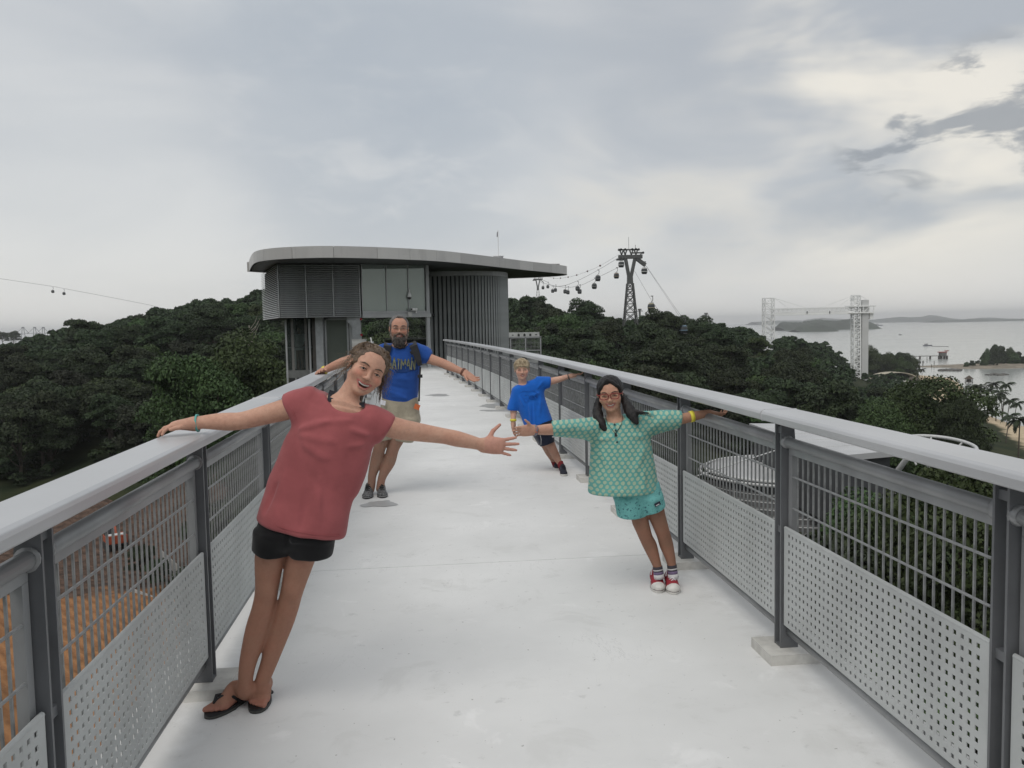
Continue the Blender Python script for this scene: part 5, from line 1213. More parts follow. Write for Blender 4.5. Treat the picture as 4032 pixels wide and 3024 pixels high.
# ------------------------------------------------------------------ bearded man in blue
def loafer(v_sole, v_up, heel, toe, wid, ht, k=.02):
    """sole and upper volumes of a shoe between heel and toe points on the deck"""
    x, y, L = foot_frame(heel, toe); q = lambda a, b, c: np.array(heel) + x * a * L + y * b * wid + np.array((0, 0, c))
    return x, y, L, q
def sneaker(root, heel, toe, wid, ankle, mats, res=.005, cap=False, tongue=None, laces=6, name='shoe', high=.075):
    M_UP, M_SO, M_CAP, M_LACE, M_RIM = mats; x, y, L = foot_frame(heel, toe); z = np.array((0, 0, 1.0)); wid = wid / 2
    q = lambda a, b, c: np.array(heel, float) + x * a * L + y * b * wid + z * c
    sh = empty(name, (0, 0, 0)); world_parent(sh, root); sh.location = (0, 0, 0)
    pts = [q(-.06, 0, 0), q(1.08, 0, 0), q(.5, 1.3, 0), q(.5, -1.3, 0), np.array(ankle, float), q(.2, 0, .14)]
    lo, hi = bounds(pts, .03); lo[2] = -.004
    def outline(grow, z0, z1, nm, mat):
        out = []
        for k_ in range(32):
            a = 2 * math.pi * k_ / 32; ca, sa = math.cos(a), math.sin(a); w = (.78 + .22 * smst(ca, -.2, .5)) * (1 - .12 * smst(ca, .6, 1.0))
            out.append(q(.5 + (.5 + grow / L) * ca * (1 if abs(ca) > .0 else 1), 0, 0)[:2] + y[:2] * (wid * w + grow) * math.copysign(abs(sa) ** .8, sa))
        m = MB(); m.prism([tuple(p) for p in out], z0, z1); o = m.build(nm, mat, None, False, .003); o.parent = sh; return o
    outline(.004, .001, .022, 'sole', M_SO); 
    if M_RIM is not None: outline(.0062, .0155, .0185, 'sole_rim', M_RIM)
    v = Vox(lo, hi, res)
    Rs = np.stack([x, y, z], 1); v.ell(q(.76, 0, .026), (L * .235, wid * .97, .030), .015, '+', Rs); v.ell(q(.45, 0, .034), (L * .34, wid * .86, .034), .02, '+', Rs); v.ell(q(.14, 0, .040), (L * .15, wid * .80, .040), .02, '+', Rs)
    v.chain([q(.10, 0, .05), q(.12, 0, high)], [wid * .74, wid * .66], .015); v.chain([q(.2, 0, .06), q(.36, 0, .070), q(.58, 0, .046)], [wid * .64, wid * .52, wid * .42], .025)
    sl, g = v.region(lo, hi); v.D = np.maximum(v.D, (.018 - g[2]) + 0 * v.D)
    if cap is not False:
        cut = (g[0] - q(.80, 0, 0)[0]) * x[0] + (g[1] - q(.80, 0, 0)[1]) * x[1]; c2 = Vox(lo, hi, res); c2.D = np.maximum(v.D - .0025, -cut + 0 * v.D); o = link('toe_cap', c2.mesh('toe_cap', M_CAP, 1)); o.parent = sh
    o = link('upper', v.mesh('upper', M_UP, 2)); o.parent = sh
    m = MB()
    for i in range(laces):
        a = .36 + .32 * i / (laces - 1); h_ = .107 - .042 * i / (laces - 1); s_ = 1 if i % 2 else -1
        m.tube([q(a, -.42, h_ - .012), q(a + .02 * s_, 0, h_ + .004), q(a + .05 * s_, .42, h_ - .012)], .0042, 5)
    if tongue: m.tube([q(.38, .1, .115), q(.30, .7, .10), q(.42, .95, .07)], .004, 5); m.tube([q(.38, -.1, .115), q(.32, -.6, .105), q(.45, -.8, .075)], .004, 5)
    if laces: o = m.build('lace', M_LACE, None, True); o.parent = sh
    return sh

def bearded_man():
    YB = 7.9; U = lambda x, y, Y=YB: P(x, y, Y + .13)
    root = empty('person', G(1475, 1950, 0), 0, 'bearded man with glasses in blue T-shirt and khaki shorts holding the left railing', 'person')
    v = Vox(*bounds([U(1190, 1230), U(1910, 1975), U(1500, 1500, 7.5), U(1500, 1500, 8.3), (-1.3, 7.8, 0)], .03), .0065)
    v.chain([U(1525, 1640), U(1508, 1700), U(1497, 1752), U(1490, 1780, 7.92), U(1482, 1815, 7.94), U(1466, 1870, 7.92), U(1463, 1905, 7.91), U(1458, 1928, 7.9)], [.10, .085, .062, .058, .060, .042, .038, .040], .02)
    v.chain([U(1600, 1640), U(1575, 1700), U(1553, 1752), U(1544, 1780, 7.92), U(1532, 1820, 7.94), U(1508, 1870, 7.92), U(1500, 1900, 7.91), U(1497, 1925, 7.9)], [.10, .085, .062, .058, .060, .042, .038, .040], .02)
    v.loft([(U(1530, 1362), U(1625, 1362), .07), (U(1515, 1400), U(1640, 1400), .11), (U(1516, 1480), U(1636, 1480), .125), (U(1516, 1560), U(1634, 1560), .125), (U(1512, 1640), U(1634, 1640), .115)], .04)
    v.chain([U(1574, 1385, 7.9), U(1574, 1350, 7.88), U(1574, 1310, 7.88)], [.075, .066, .066], .04)
    v.chain([U(1640, 1385), U(1690, 1412, 7.86), U(1738, 1428, 7.82), U(1765, 1440, 7.80), U(1800, 1455, 7.77), U(1830, 1468, 7.74)], [.055, .051, .043, .043, .034, .030], .02)
    v.chain([U(1510, 1385), U(1440, 1400, 7.84), U(1370, 1418, 7.78), U(1330, 1434, 7.78), U(1290, 1452, 7.80), U(1272, 1460, 7.80)], [.055, .050, .043, .043, .034, .030], .02)
    w = U(1828, 1467, 7.74); hand(v, w, U(1893, 1512, 7.66) - w, np.array((-.25, -.8, -.45)), .20, .22, .08, .75, .031, .2)
    w = U(1270, 1461, 7.80); tp = G(1207, 1478, 1.215); hand(v, w, tp + (0, 0, .03) - w, np.array((.1, -1.0, .1)), .20, .12, .05, .45, .031, .15)
    hd = Head((1573, 1293), 7.89, .245, 3, 3, -2); hd.skin(v, 1.1, 1.0, 1.15, .03, .125, .6)
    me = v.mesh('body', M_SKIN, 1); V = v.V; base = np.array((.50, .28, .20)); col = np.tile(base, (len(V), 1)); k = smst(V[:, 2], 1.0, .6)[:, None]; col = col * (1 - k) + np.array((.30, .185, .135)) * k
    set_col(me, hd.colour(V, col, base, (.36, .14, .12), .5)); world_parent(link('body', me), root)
    M_B = mat_hair('beard_brown', (.045, .030, .022), (.19, .14, .11), 120); M_G = mat_hair('hair_grey_brown', (.035, .03, .027), (.16, .145, .135), 120)
    hd.face_parts(root, M_G, 1.0, .45)
    c = hd.c
    def hb(q):
        hd.ell(q, (0, .08, .15), (.385, .445, .385), .03); hd.ell(q, (0, -.42, .06), (.295, .46, .42), .03, '-'); hd.ell(q, (0, .0, -.45), (.6, .6, .36), .03, '-')
        for s_ in (-1, 1): hd.ell(q, (.38 * s_, .03, -.07), (.06, .09, .13), .03, '-')
        hd.ell(q, (0, -.16, .44), (.12, .12, .07), .04)
    shell_hair('hair', hb, c - .24, c + .24, .0055, M_G, root)
    def bb(q):
        hd.ell(q, (0, -.19, -.43), (.225, .21, .19), .05); hd.ell(q, (0, -.25, -.57), (.145, .14, .12), .07)
        for s_ in (-1, 1): hd.chain(q, [(.305 * s_, -.02, -.06), (.29 * s_, -.09, -.25), (.20 * s_, -.20, -.42)], [.045, .075, .10], .05)
        hd.chain(q, [(-.19, -.31, -.30), (-.10, -.39, -.225), (0, -.415, -.212), (.10, -.39, -.225), (.19, -.31, -.30)], [.05, .034, .026, .034, .05], .03)
        hd.ell(q, (0, -.44, -.275), (.105, .08, .035), .015, '-')
        q.noise_disp(lambda x, y, z: .004 * np.sin(140 * x + 40 * z) * np.sin(90 * z + 60 * y))
    shell_hair('beard', bb, c - .26, c + .2, .005, M_B, root)
    r = random.Random(9); cv = []
    for i in range(420):
        a = r.uniform(-1.1, 1.1); zz = r.uniform(-.68, -.32); p = np.array((.25 * math.sin(a) * (1 - max(0, -.5 - zz)), -.20 - .24 * math.cos(a) * (1.0 if zz > -.55 else .7), zz)); d = np.array((p[0] * .3, -.05, -.12)) * r.uniform(.4, 1.0); cv.append([hd.w(p + d * t + np.array((.01 * math.sin(9 * t + i), 0, 0))) for t in (0, .33, .66, 1)])
    strands('beard_strands', cv, .0022, M_G, root)
    # glasses
    m = MB(); M_GL = plain('wire_frame', (.25, .23, .2), .3, .8)
    for s_ in (-1, 1):
        m.tube([hd.w((.15 * s_ + .095 * math.cos(t), -.455, -.02 + .055 * math.sin(t))) for t in np.linspace(0, 2 * math.pi, 17)], .0016, 5, False); m.tube([hd.w((.245 * s_, -.45, .0)), hd.w((.365 * s_, -.30, .0)), hd.w((.375 * s_, .04, .01))], .0018, 5)
    m.tube([hd.w((-.055, -.455, -.0)), hd.w((0, -.475, .01)), hd.w((.055, -.455, 0))], .0018, 5); world_parent(m.build('glasses', M_GL), root)
    # shirt
    M_S = mat_cloth('blue_jersey', (.020, .075, .30), .14); s = Vox(*bounds([U(1450, 1335), U(1720, 1610), U(1570, 1450, 7.6), U(1570, 1450, 8.25)], .03), .0065)
    s.loft([(U(1512, 1352), U(1634, 1350), .08), (U(1502, 1375), U(1650, 1374), .125), (U(1500, 1430), U(1655, 1430), .15), (U(1502, 1500), U(1650, 1500), .155), (U(1504, 1545), U(1646, 1550), .15), (U(1506, 1572), U(1643, 1588), .15)], .03)
    s.loft([(U(1630, 1430), U(1640, 1352), .085), (U(1662, 1432, 7.88), U(1675, 1362, 7.88), .08), (U(1682, 1432, 7.86), U(1701, 1394, 7.86), .070)], .025); s.loft([(U(1522, 1430), U(1512, 1353), .085), (U(1490, 1425, 7.88), U(1484, 1362, 7.88), .08), (U(1468, 1425, 7.86), U(1466, 1375, 7.86), .068)], .025)
    s.ell(U(1574, 1350, 7.84), (.085, .12, .055), .012, '-')
    s.blur(4)
    for a, b, am, w_ in (((1510, 1440, 7.76), (1560, 1470, 7.74), .008, .03), ((1645, 1440, 7.76), (1590, 1480, 7.74), .008, .03), ((1515, 1540, 7.75), (1600, 1565, 7.74), .008, .025), ((1520, 1515, 7.75), (1640, 1545, 7.75), -.007, .025), ((1530, 1560, 7.75), (1640, 1575, 7.75), .007, .02), ((1560, 1490, 7.74), (1640, 1500, 7.75), .006, .03)): s.ridge(U(*a), U(*b), am * 1.6, w_ * .8)
    sh = world_parent(link('shirt', s.mesh('shirt', M_S, 1)), root)
    # faded arched lettering printed on the chest, laid on the cloth
    def zfront(px, py):
        d = ray(px, py); best = None
        for Y in np.arange(7.68, 8.08, .004):
            p = CAM + d * (Y / d[1]); i = ((p - s.lo) / s.res).astype(int)
            if (i >= 0).all() and (i < s.n).all() and s.D[tuple(i)] < .004: return p - d / np.linalg.norm(d) * .004
        return CAM + d * (7.89 / d[1])
    M_L = mat_cloth('faded_print', (.17, .175, .105), .25); M_L2 = mat_cloth('dark_print', (.014, .042, .15), .2)
    G_ = {'B': [[(0, 0), (0, 1)], [(0, 1), (.55, .9), (.6, .65), (.05, .52)], [(.05, .52), (.7, .42), (.65, .1), (0, 0)]], 'A': [[(-.05, 0), (.38, 1)], [(.38, 1), (.72, 0)], [(.12, .35), (.60, .35)]], 'T': [[(.36, 1), (.30, 0)], [(-.02, .98), (.74, .92)]],
          'M': [[(0, 0), (.08, 1)], [(.08, 1), (.40, .35)], [(.40, .35), (.74, 1)], [(.74, 1), (.85, 0)]], 'N': [[(0, 0), (.05, 1)], [(.05, 1), (.60, .0)], [(.60, 0), (.72, 1)]]}
    def lay(strokes, wpx, mat, name, off):
        m = MB()
        for st in strokes:
            for (a, b) in zip(st[:-1], st[1:]):
                a, b = np.array(a), np.array(b); n = 6; d = (b - a) / max(np.linalg.norm(b - a), 1e-6); nn = np.array((-d[1], d[0])) * wpx / 2; row = []
                for t in np.linspace(-.05, 1.05, n): c_ = a + (b - a) * t; row.append((zfront(*(c_ + nn)), zfront(*(c_ - nn))))
                vs = [p + np.array((0, -off, 0)) for pr in row for p in pr]; m.add(vs, [(2 * i, 2 * i + 1, 2 * i + 3, 2 * i + 2) for i in range(n - 1)])
        o = m.build(name, mat); o.parent = sh; return o
    S1 = []; x0 = 1527.0
    for i, ch in enumerate('BATMAN'):
        w_ = (19, 19, 15, 23, 19, 21)[i]; u = (i - 2.5) / 2.5; top = 1415 - 9 * u * u + 5 * u - (2 if abs(u) > .9 else 0); bot = 1452 + 2 * u * u - 8 * abs(u) * 0
        for st in G_[ch]: S1.append([(x0 + a * w_, bot + (top - bot) * b) for a, b in st])
        x0 += w_ * .98
    lay([[(1528, 1437), (1560, 1446), (1600, 1444), (1640, 1434)]], 44, M_L2, 'print_ground', .0); lay(S1, 4.4, M_L, 'print', .003)
    # shorts
    M_K = mat_cloth('khaki_cotton', (.36, .32, .245), .14, 380, wear=(.27, .24, .18)); s = Vox(*bounds([U(1475, 1545), U(1665, 1760), U(1570, 1650, 7.6), U(1570, 1650, 8.2)], .03), .0065)
    s.loft([(U(1507, 1550), U(1644, 1556), .145), (U(1496, 1620), U(1652, 1620), .15), (U(1490, 1660), U(1652, 1662), .15)], .03)
    s.loft([(U(1492, 1640), U(1580, 1652), .14), (U(1487, 1738), U(1537, 1728), .105)], .03); s.loft([(U(1560, 1650), U(1652, 1640), .14), (U(1546, 1728), U(1628, 1744), .105)], .03); s.ell(U(1568, 1660), (.12, .135, .12), .04)
    s.blur(4)
    for a, b, am, w_ in (((1570, 1600, 7.75), (1572, 1680, 7.755), -.010, .012), ((1572, 1598, 7.75), (1560, 1640, 7.75), .006, .02), ((1600, 1690, 7.77), (1645, 1685, 7.79), -.006, .015), ((1500, 1640, 7.78), (1540, 1650, 7.76), .006, .02), ((1605, 1640, 7.77), (1650, 1650, 7.80), -.005, .012)): s.ridge(U(*a), U(*b), am, w_)
    so = world_parent(link('shorts', s.mesh('shorts', M_K, 2)), root)
    m = MB(); m.bar(U(1494, 1582, 7.76), U(1518, 1588, 7.745), .002, .045, (0, 0, 1)); o = m.build('paper_slip', plain('white_paper', (.70, .70, .74), .7)); o.parent = so
    m = MB(); m.bar(U(1632, 1598, 7.775), U(1652, 1606, 7.80), .002, .05, (0, 0, 1)); o = m.build('orange_card', plain('orange_card', (.55, .13, .04), .6)); o.parent = so
    # neck cord, wristbands
    m = MB(); m.tube([U(1546, 1350, 7.83), U(1558, 1366, 7.78), U(1576, 1373, 7.765), U(1594, 1366, 7.78), U(1604, 1350, 7.83)], .006, 6); world_parent(m.build('neck_cord', plain('black_cord', (.02, .015, .012), .7), None, True), root)
    d = U(1370, 1418, 7.78) - U(1272, 1460, 7.80); ring(U(1278, 1457, 7.80), d, .036, .036, .026, plain('yellow_band', (.72, .62, .06), .5), 'wristband', root)
    d = U(1738, 1428, 7.82) - U(1830, 1468, 7.74); ring(U(1824, 1465, 7.745), d, .036, .036, .022, plain('brown_leather', (.13, .05, .03), .6), 'leather_band', root)
    mm = (plain('runner_grey', (.11, .112, .115), .6, 0, .75, 70), plain('runner_sole', (.03, .03, .032), .6), None, plain('runner_lace', (.015, .015, .016), .6), plain('runner_midsole', (.45, .45, .45), .6))
    for heel, toe, ank in ((G(1462, 1930, 0), G(1444, 1966, 0), U(1460, 1905)), (G(1498, 1930, 0), G(1508, 1962, 0), U(1498, 1900))): 
        x, y, L = foot_frame(heel, toe); heel = toe - x * .285; sneaker(root, heel, toe, .105, ank, mm, .006, laces=7, name='running_shoe', high=.085)
    # backpack worn on the back
    bp = empty('backpack', U(1575, 1450, 8.15), 0, 'black backpack worn by the bearded man, straps over both shoulders', 'backpack'); M_N = plain('black_nylon', (.012, .012, .014), .7, bump=.3, bscale=300)
    q = Vox(*bounds([U(1500, 1365, 8.0), U(1650, 1590, 8.4)], .03), .01); q.loft([(U(1520, 1372, 8.2), U(1630, 1372, 8.2), .09), (U(1508, 1460, 8.2), U(1644, 1460, 8.2), .13), (U(1510, 1570, 8.2), U(1640, 1570, 8.2), .12)], .03); world_parent(link('pack', q.mesh('pack', M_N, 2)), bp)
    def strap(pts, wd, nm):
        P_ = [zfront(*p) if len(p) == 2 else U(*p) for p in pts]; m = MB(); n = len(P_); vs = []
        for i, p in enumerate(P_):
            d = P_[min(i + 1, n - 1)] - P_[max(i - 1, 0)]; d /= np.linalg.norm(d); vw = p - CAM; vw /= np.linalg.norm(vw); sd = np.cross(d, vw); sd /= np.linalg.norm(sd); w2 = wd[i] / 2 if hasattr(wd, '__len__') else wd / 2
            f = -vw * .010
            vs += [p - sd * w2 - vw * .002, p + sd * w2 - vw * .002, p + sd * w2 + f, p - sd * w2 + f]
        m.add(vs, [(4 * i + k, 4 * i + (k + 1) % 4, 4 * i + 4 + (k + 1) % 4, 4 * i + 4 + k) for i in range(n - 1) for k in range(4)] + [(0, 3, 2, 1), tuple(4 * n - 4 + k for k in range(4))]); world_parent(m.build(nm, M_N), bp)
    strap([(1528, 1350, 7.93), (1526, 1362), (1524, 1380), (1520, 1400), (1514, 1420), (1508, 1440)], [.075, .075, .07, .065, .05, .04], 'shoulder_strap')
    strap([(1622, 1346, 7.93), (1628, 1362), (1636, 1382), (1643, 1402), (1650, 1425), (1655, 1440, 7.84)], [.075, .075, .07, .065, .05, .04], 'shoulder_strap')
    strap([(1617, 1392), (1634, 1380)], .035, 'chest_strap')
    for a in ([(1505, 1450, 7.8), (1500, 1520, 7.84), (1494, 1585, 7.85)], [(1655, 1445, 7.82), (1653, 1480, 7.80), (1651, 1530, 7.82), (1650, 1580, 7.82)]): m = MB(); m.tube([U(*p) for p in a], .009, 6); world_parent(m.build('webbing', M_N), bp)
    m = MB(); m.box(U(1654, 1481, 7.79), (.045, .02, .03)); world_parent(m.build('buckle', M_N), bp)
bearded_man()
# ------------------------------------------------------------------ girl in the dotted tunic
def mat_dots():
    t = NT('teal_dotted_cotton'); p = t.pos(); sep = t.n('ShaderNodeSeparateXYZ'); t.l(p, sep.inputs[0]); n = t.noise(p, 9, 4); nz = t.noise(p, 90, 3); n2 = t.noise(p, 500, 2)
    d = .0345; wx = t.math('ADD', sep.outputs['X'], t.math('MULTIPLY', n, .02)); wz = t.math('ADD', sep.outputs['Z'], t.math('MULTIPLY', n, .02)); wx = t.math('SUBTRACT', wx, t.math('MULTIPLY', wz, .14))
    def grid(ox, oz):
        u = t.math('SUBTRACT', t.math('FRACT', t.math('ADD', t.math('DIVIDE', wx, d), ox)), .5); w = t.math('MULTIPLY', t.math('SUBTRACT', t.math('FRACT', t.math('ADD', t.math('DIVIDE', wz, d * 1.35), oz)), .5), 1.35)
        return t.math('SQRT', t.math('ADD', t.math('MULTIPLY', u, u), t.math('MULTIPLY', w, w)))
    r = t.math('ADD', t.math('MINIMUM', grid(0, 0), grid(.5, .5)), t.math('MULTIPLY', t.math('SUBTRACT', nz, .5), .22))
    dot = t.ramp(r, .335, .27); ground = t.mix(t.ramp(n, .3, .7), (.11, .33, .30), (.145, .40, .365)); c = t.mix(t.math('MULTIPLY', dot, .82), ground, (.44, .52, .36)); c = t.mix(t.math('MULTIPLY', n2, .2), c, (.05, .15, .14))
    t.set(col=c, rough=.9, spec=.15, sheen=.1); t.bump(t.math('ADD', t.math('MULTIPLY', n, .3), t.math('MULTIPLY', n2, .05)), .4, .01); return t.m
def mat_leafprint():
    t = NT('aqua_leaf_print'); p = t.pos(); n = t.noise(p, 30, 4, .6, dist=1.2); v = t.n('ShaderNodeTexVoronoi'); v.inputs['Scale'].default_value = 48; t.l(p, v.inputs['Vector']); m = t.noise(p, 18, 3)
    a = t.ramp(v.outputs['Distance'], .36, .26); a = t.math('MULTIPLY', a, t.ramp(m, .42, .5)); ln = t.ramp(t.math('ABSOLUTE', t.math('SUBTRACT', n, .5)), .018, .006); k = t.math('MULTIPLY', t.math('MAXIMUM', a, t.math('MULTIPLY', ln, .6)), .75)
    t.set(col=t.mix(k, t.mix(m, (.15, .42, .41), (.19, .50, .48)), (.035, .10, .13)), rough=.8, spec=.2); t.bump(t.noise(p, 12, 4), .35, .01); return t.m
def tunic_girl():
    YB = 4.97; U = lambda x, y, Y=YB: P(x, y, Y)
    root = empty('person', G(2625, 2325, 0), 0, 'girl with red glasses and pigtails in teal dotted tunic holding the right railing', 'person')
    v = Vox(*bounds([U(1985, 1470), U(2870, 2350), U(2060, 1700, 4.5), U(2400, 1700, 5.25), (.8, 4.9, -.01)], .03), .005)
    v.chain([U(2535, 1985), U(2518, 2035), U(2534, 2090), U(2545, 2120, 4.985), U(2560, 2150, 5.0), U(2580, 2205, 4.99), U(2590, 2235, 4.98), U(2594, 2262, 4.975)], [.055, .052, .044, .041, .042, .031, .026, .028], .015)
    v.chain([U(2575, 1970), U(2584, 2020), U(2604, 2080), U(2614, 2110, 4.985), U(2624, 2145, 5.0), U(2640, 2200, 4.99), U(2646, 2230, 4.98), U(2650, 2262, 4.975)], [.055, .052, .0445, .042, .042, .031, .026, .028], .015)
    v.loft([(U(2390, 1655), U(2470, 1648), .05), (U(2360, 1685), U(2520, 1675), .075), (U(2370, 1800), U(2520, 1800), .085), (U(2440, 1920), U(2545, 1915), .08), (U(2470, 1990), U(2590, 1970), .085)], .03)
    v.chain([U(2425, 1680), U(2420, 1645), U(2412, 1600, 4.96)], [.058, .045, .045], .04)
    v.chain([U(2360, 1680), U(2270, 1688, 4.88), U(2180, 1690, 4.78), U(2140, 1692, 4.73), U(2100, 1694, 4.68)], [.045, .040, .034, .030, .023], .015)
    v.chain([U(2500, 1660), U(2600, 1660, 4.97), U(2680, 1650, 4.98), U(2725, 1640, 4.99), U(2775, 1630, 5.0), U(2795, 1631, 5.0)], [.045, .040, .033, .030, .024, .023], .015)
    w = U(2100, 1694, 4.68); hand(v, w, U(2004, 1702, 4.60) - w, np.array((.35, -.12, 1.0)), .145, .06, .03, .85, .023, .2)
    w = U(2790, 1630, 5.0); hand(v, w, U(2852, 1643, 5.02) - w + (0, 0, .012), np.array((-.1, -1.0, .1)), .14, .25, .05, .5, .023, .2, [.42, .42, .42, .42])
    hd = Head((2400, 1558), 4.88, .200, -5, -3, 3); hd.skin(v, .98, 1.12, .95, .045, .145, .55, 1.0)
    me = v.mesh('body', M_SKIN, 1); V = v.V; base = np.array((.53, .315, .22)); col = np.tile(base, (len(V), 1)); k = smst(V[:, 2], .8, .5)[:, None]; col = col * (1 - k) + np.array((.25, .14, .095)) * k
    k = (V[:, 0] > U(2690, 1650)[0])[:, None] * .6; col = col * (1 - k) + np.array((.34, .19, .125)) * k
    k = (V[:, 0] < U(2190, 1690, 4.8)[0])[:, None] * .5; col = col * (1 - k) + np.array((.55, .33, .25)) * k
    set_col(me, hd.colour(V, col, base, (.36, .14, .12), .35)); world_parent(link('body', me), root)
    M_H = mat_hair('hair_black', (.008, .007, .007), (.018, .016, .016), 150, .55); hd.face_parts(root, M_H, .8, .42)
    c = hd.c
    def hb(q):
        hd.ell(q, (0, .08, .16), (.40, .46, .40), .03); hd.ell(q, (0, -.42, -.10), (.285, .40, .43), .025, '-'); hd.ell(q, (0, -.05, -.5), (.6, .46, .36), .04, '-')
        hd.chain(q, [(-.03, -.33, .46), (-.25, -.30, .25), (-.335, -.20, .02)], [.05, .05, .035], .03); hd.chain(q, [(.0, -.33, .46), (.27, -.28, .24), (.345, -.18, .0)], [.05, .05, .035], .03)
        hd.chain(q, [(-.33, .08, -.12), (-.41, -.04, -.38), (-.40, -.26, -.66), (-.28, -.42, -.88), (-.20, -.46, -1.02)], [.09, .135, .16, .12, .04], .04)
        hd.chain(q, [(.34, .08, -.10), (.46, -.08, -.34), (.58, -.28, -.60), (.70, -.40, -.84)], [.09, .14, .17, .09], .04); hd.chain(q, [(.55, -.28, -.52), (.85, -.36, -.58), (1.10, -.36, -.62)], [.09, .055, .012], .04)
        q.noise_disp(lambda x, y, z: .0026 * np.sin(170 * x + 30 * z) * np.sin(150 * y + 20 * z))
    shell_hair('hair', hb, c + (-.15, -.20, -.25), c + (.28, .14, .15), .005, M_H, root)
    r = random.Random(3); cv = []
    for i in range(30):
        sd = .8 + .2 * r.random()
        if sd < .45: p = np.array((-.38 + r.uniform(-.12, .12), r.uniform(-.2, .1), r.uniform(-.75, -.3))); d = np.array((.12, -.03, -.38))
        elif sd < .8: p = np.array((.50 + r.uniform(-.12, .14), r.uniform(-.15, .1), r.uniform(-.65, -.25))); d = np.array((.20, 0, -.34))
        else: p = np.array((.66, r.uniform(-.42, -.25), r.uniform(-.66, -.5))); d = np.array((.55, 0, -.12))
        cv.append([hd.w(p + d * t * r.uniform(.8, 1.2) + np.array((.02 * math.sin(7 * t + i), 0, -.04 * t * t))) for t in (0, .25, .5, .75, 1)])
    strands('hair_strands', cv, .0009, M_H, root)
    # glasses: red rounded frames
    M_GL = plain('red_frame', (.20, .022, .018), .3); gl = empty('glasses', (0, 0, 0)); world_parent(gl, root); gl.location = (0, 0, 0); m = MB()
    for s_ in (-1, 1):
        pts = []
        for t in np.linspace(0, 2 * math.pi, 25): ca, sa = math.cos(t), math.sin(t); pts.append(hd.w((.158 * s_ + .122 * math.copysign(abs(ca) ** .6, ca), -.462 + .02 * abs(ca), -.012 + .082 * math.copysign(abs(sa) ** .6, sa))))
        m.tube(pts, .0028, 6, False); m.tube([hd.w((.278 * s_, -.445, .03)), hd.w((.385 * s_, -.28, .03)), hd.w((.385 * s_, .04, .03))], .0028, 6)
    m.tube([hd.w((-.04, -.462, .0)), hd.w((0, -.485, .015)), hd.w((.04, -.462, 0))], .0028, 6); o = m.build('frame', M_GL, None, True); o.parent = gl
    # tunic
    M_S = mat_dots(); s = Vox(*bounds([U(2160, 1600), U(2700, 1960), U(2180, 1690, 4.65), U(2450, 1800, 5.25)], .03), .0052)
    s.loft([(U(2362, 1648), U(2498, 1630), .065), (U(2338, 1668), U(2545, 1650), .105), (U(2326, 1740), U(2560, 1730), .130), (U(2322, 1820), U(2574, 1815), .145), (U(2318, 1890), U(2586, 1880), .158), (U(2314, 1942), U(2594, 1930), .165)], .03)
    s.loft([(U(2350, 1740), U(2352, 1640), .078), (U(2270, 1724, 4.88), U(2262, 1650, 4.88), .070), (U(2178, 1718, 4.78), U(2170, 1656, 4.78), .056)], .025); s.loft([(U(2530, 1725), U(2520, 1622), .078), (U(2610, 1700), U(2610, 1614), .068), (U(2678, 1682), U(2686, 1616), .055)], .025)
    s.ell(U(2420, 1640, 4.9), (.066, .13, .040), .010, '-'); s.cap(U(2420, 1662, 4.87), U(2424, 1690, 4.86), .009, .004, .006, '-')
    s.blur(4)
    for a, b, am, w_ in (((2345, 1735, 4.87), (2420, 1720, 4.845), .007, .02), ((2350, 1760, 4.86), (2400, 1850, 4.83), .006, .025), ((2550, 1720, 4.87), (2480, 1715, 4.85), .007, .02), ((2540, 1760, 4.86), (2500, 1860, 4.83), .006, .025), ((2438, 1770, 4.84), (2446, 1930, 4.81), -.008, .012), ((2450, 1770, 4.84), (2458, 1930, 4.81), .006, .016), ((2370, 1850, 4.84), (2360, 1935, 4.82), .007, .022), ((2530, 1850, 4.84), (2540, 1925, 4.82), .007, .022), ((2640, 1625, 4.92), (2560, 1690, 4.89), .006, .018), ((2220, 1665, 4.78), (2320, 1700, 4.83), .005, .018), ((2320, 1926, 4.83), (2450, 1934, 4.81), .004, .008), ((2450, 1934, 4.81), (2590, 1920, 4.83), .004, .008)): s.ridge(U(*a), U(*b), am * 1.6, w_ * .8)
    sh = world_parent(link('tunic', s.mesh('tunic', M_S, 2)), root)
    def zf(px, py):
        d = ray(px, py)
        for Y in np.arange(4.6, 5.1, .003):
            p = CAM + d * (Y / d[1]); i = ((p - s.lo) / s.res).astype(int)
            if (i >= 0).all() and (i < s.n).all() and s.D[tuple(i)] < .003: return p - d / np.linalg.norm(d) * .003
        return CAM + d * (4.84 / d[1])
    M_BT = plain('dark_button', (.02, .07, .075), .3)
    for x, y in ((2420, 1671), (2424, 1694), (2427, 1715), (2430, 1741)): m = MB(); m.lathe(zf(x, y), [(.0, -.003), (.006, -.003), (.0065, .002), (0, .003)], 10, (0, -1, 0)); o = m.build('button', M_BT); o.parent = sh
    m = MB(); m.tube([U(2383, 1636, 4.93), zf(2392, 1668), zf(2408, 1688), zf(2422, 1706)], .0016, 5); m.tube([U(2452, 1630, 4.93), zf(2448, 1668), zf(2436, 1690), zf(2424, 1706)], .0016, 5); m.box(zf(2424, 1712), (.012, .005, .02)); world_parent(m.build('necklace', plain('black_cord', (.02, .015, .012), .7)), root)
    # shorts
    M_K = mat_leafprint(); s = Vox(*bounds([U(2405, 1890), U(2640, 2060), U(2500, 2000, 4.75), U(2500, 2000, 5.2)], .03), .0055)
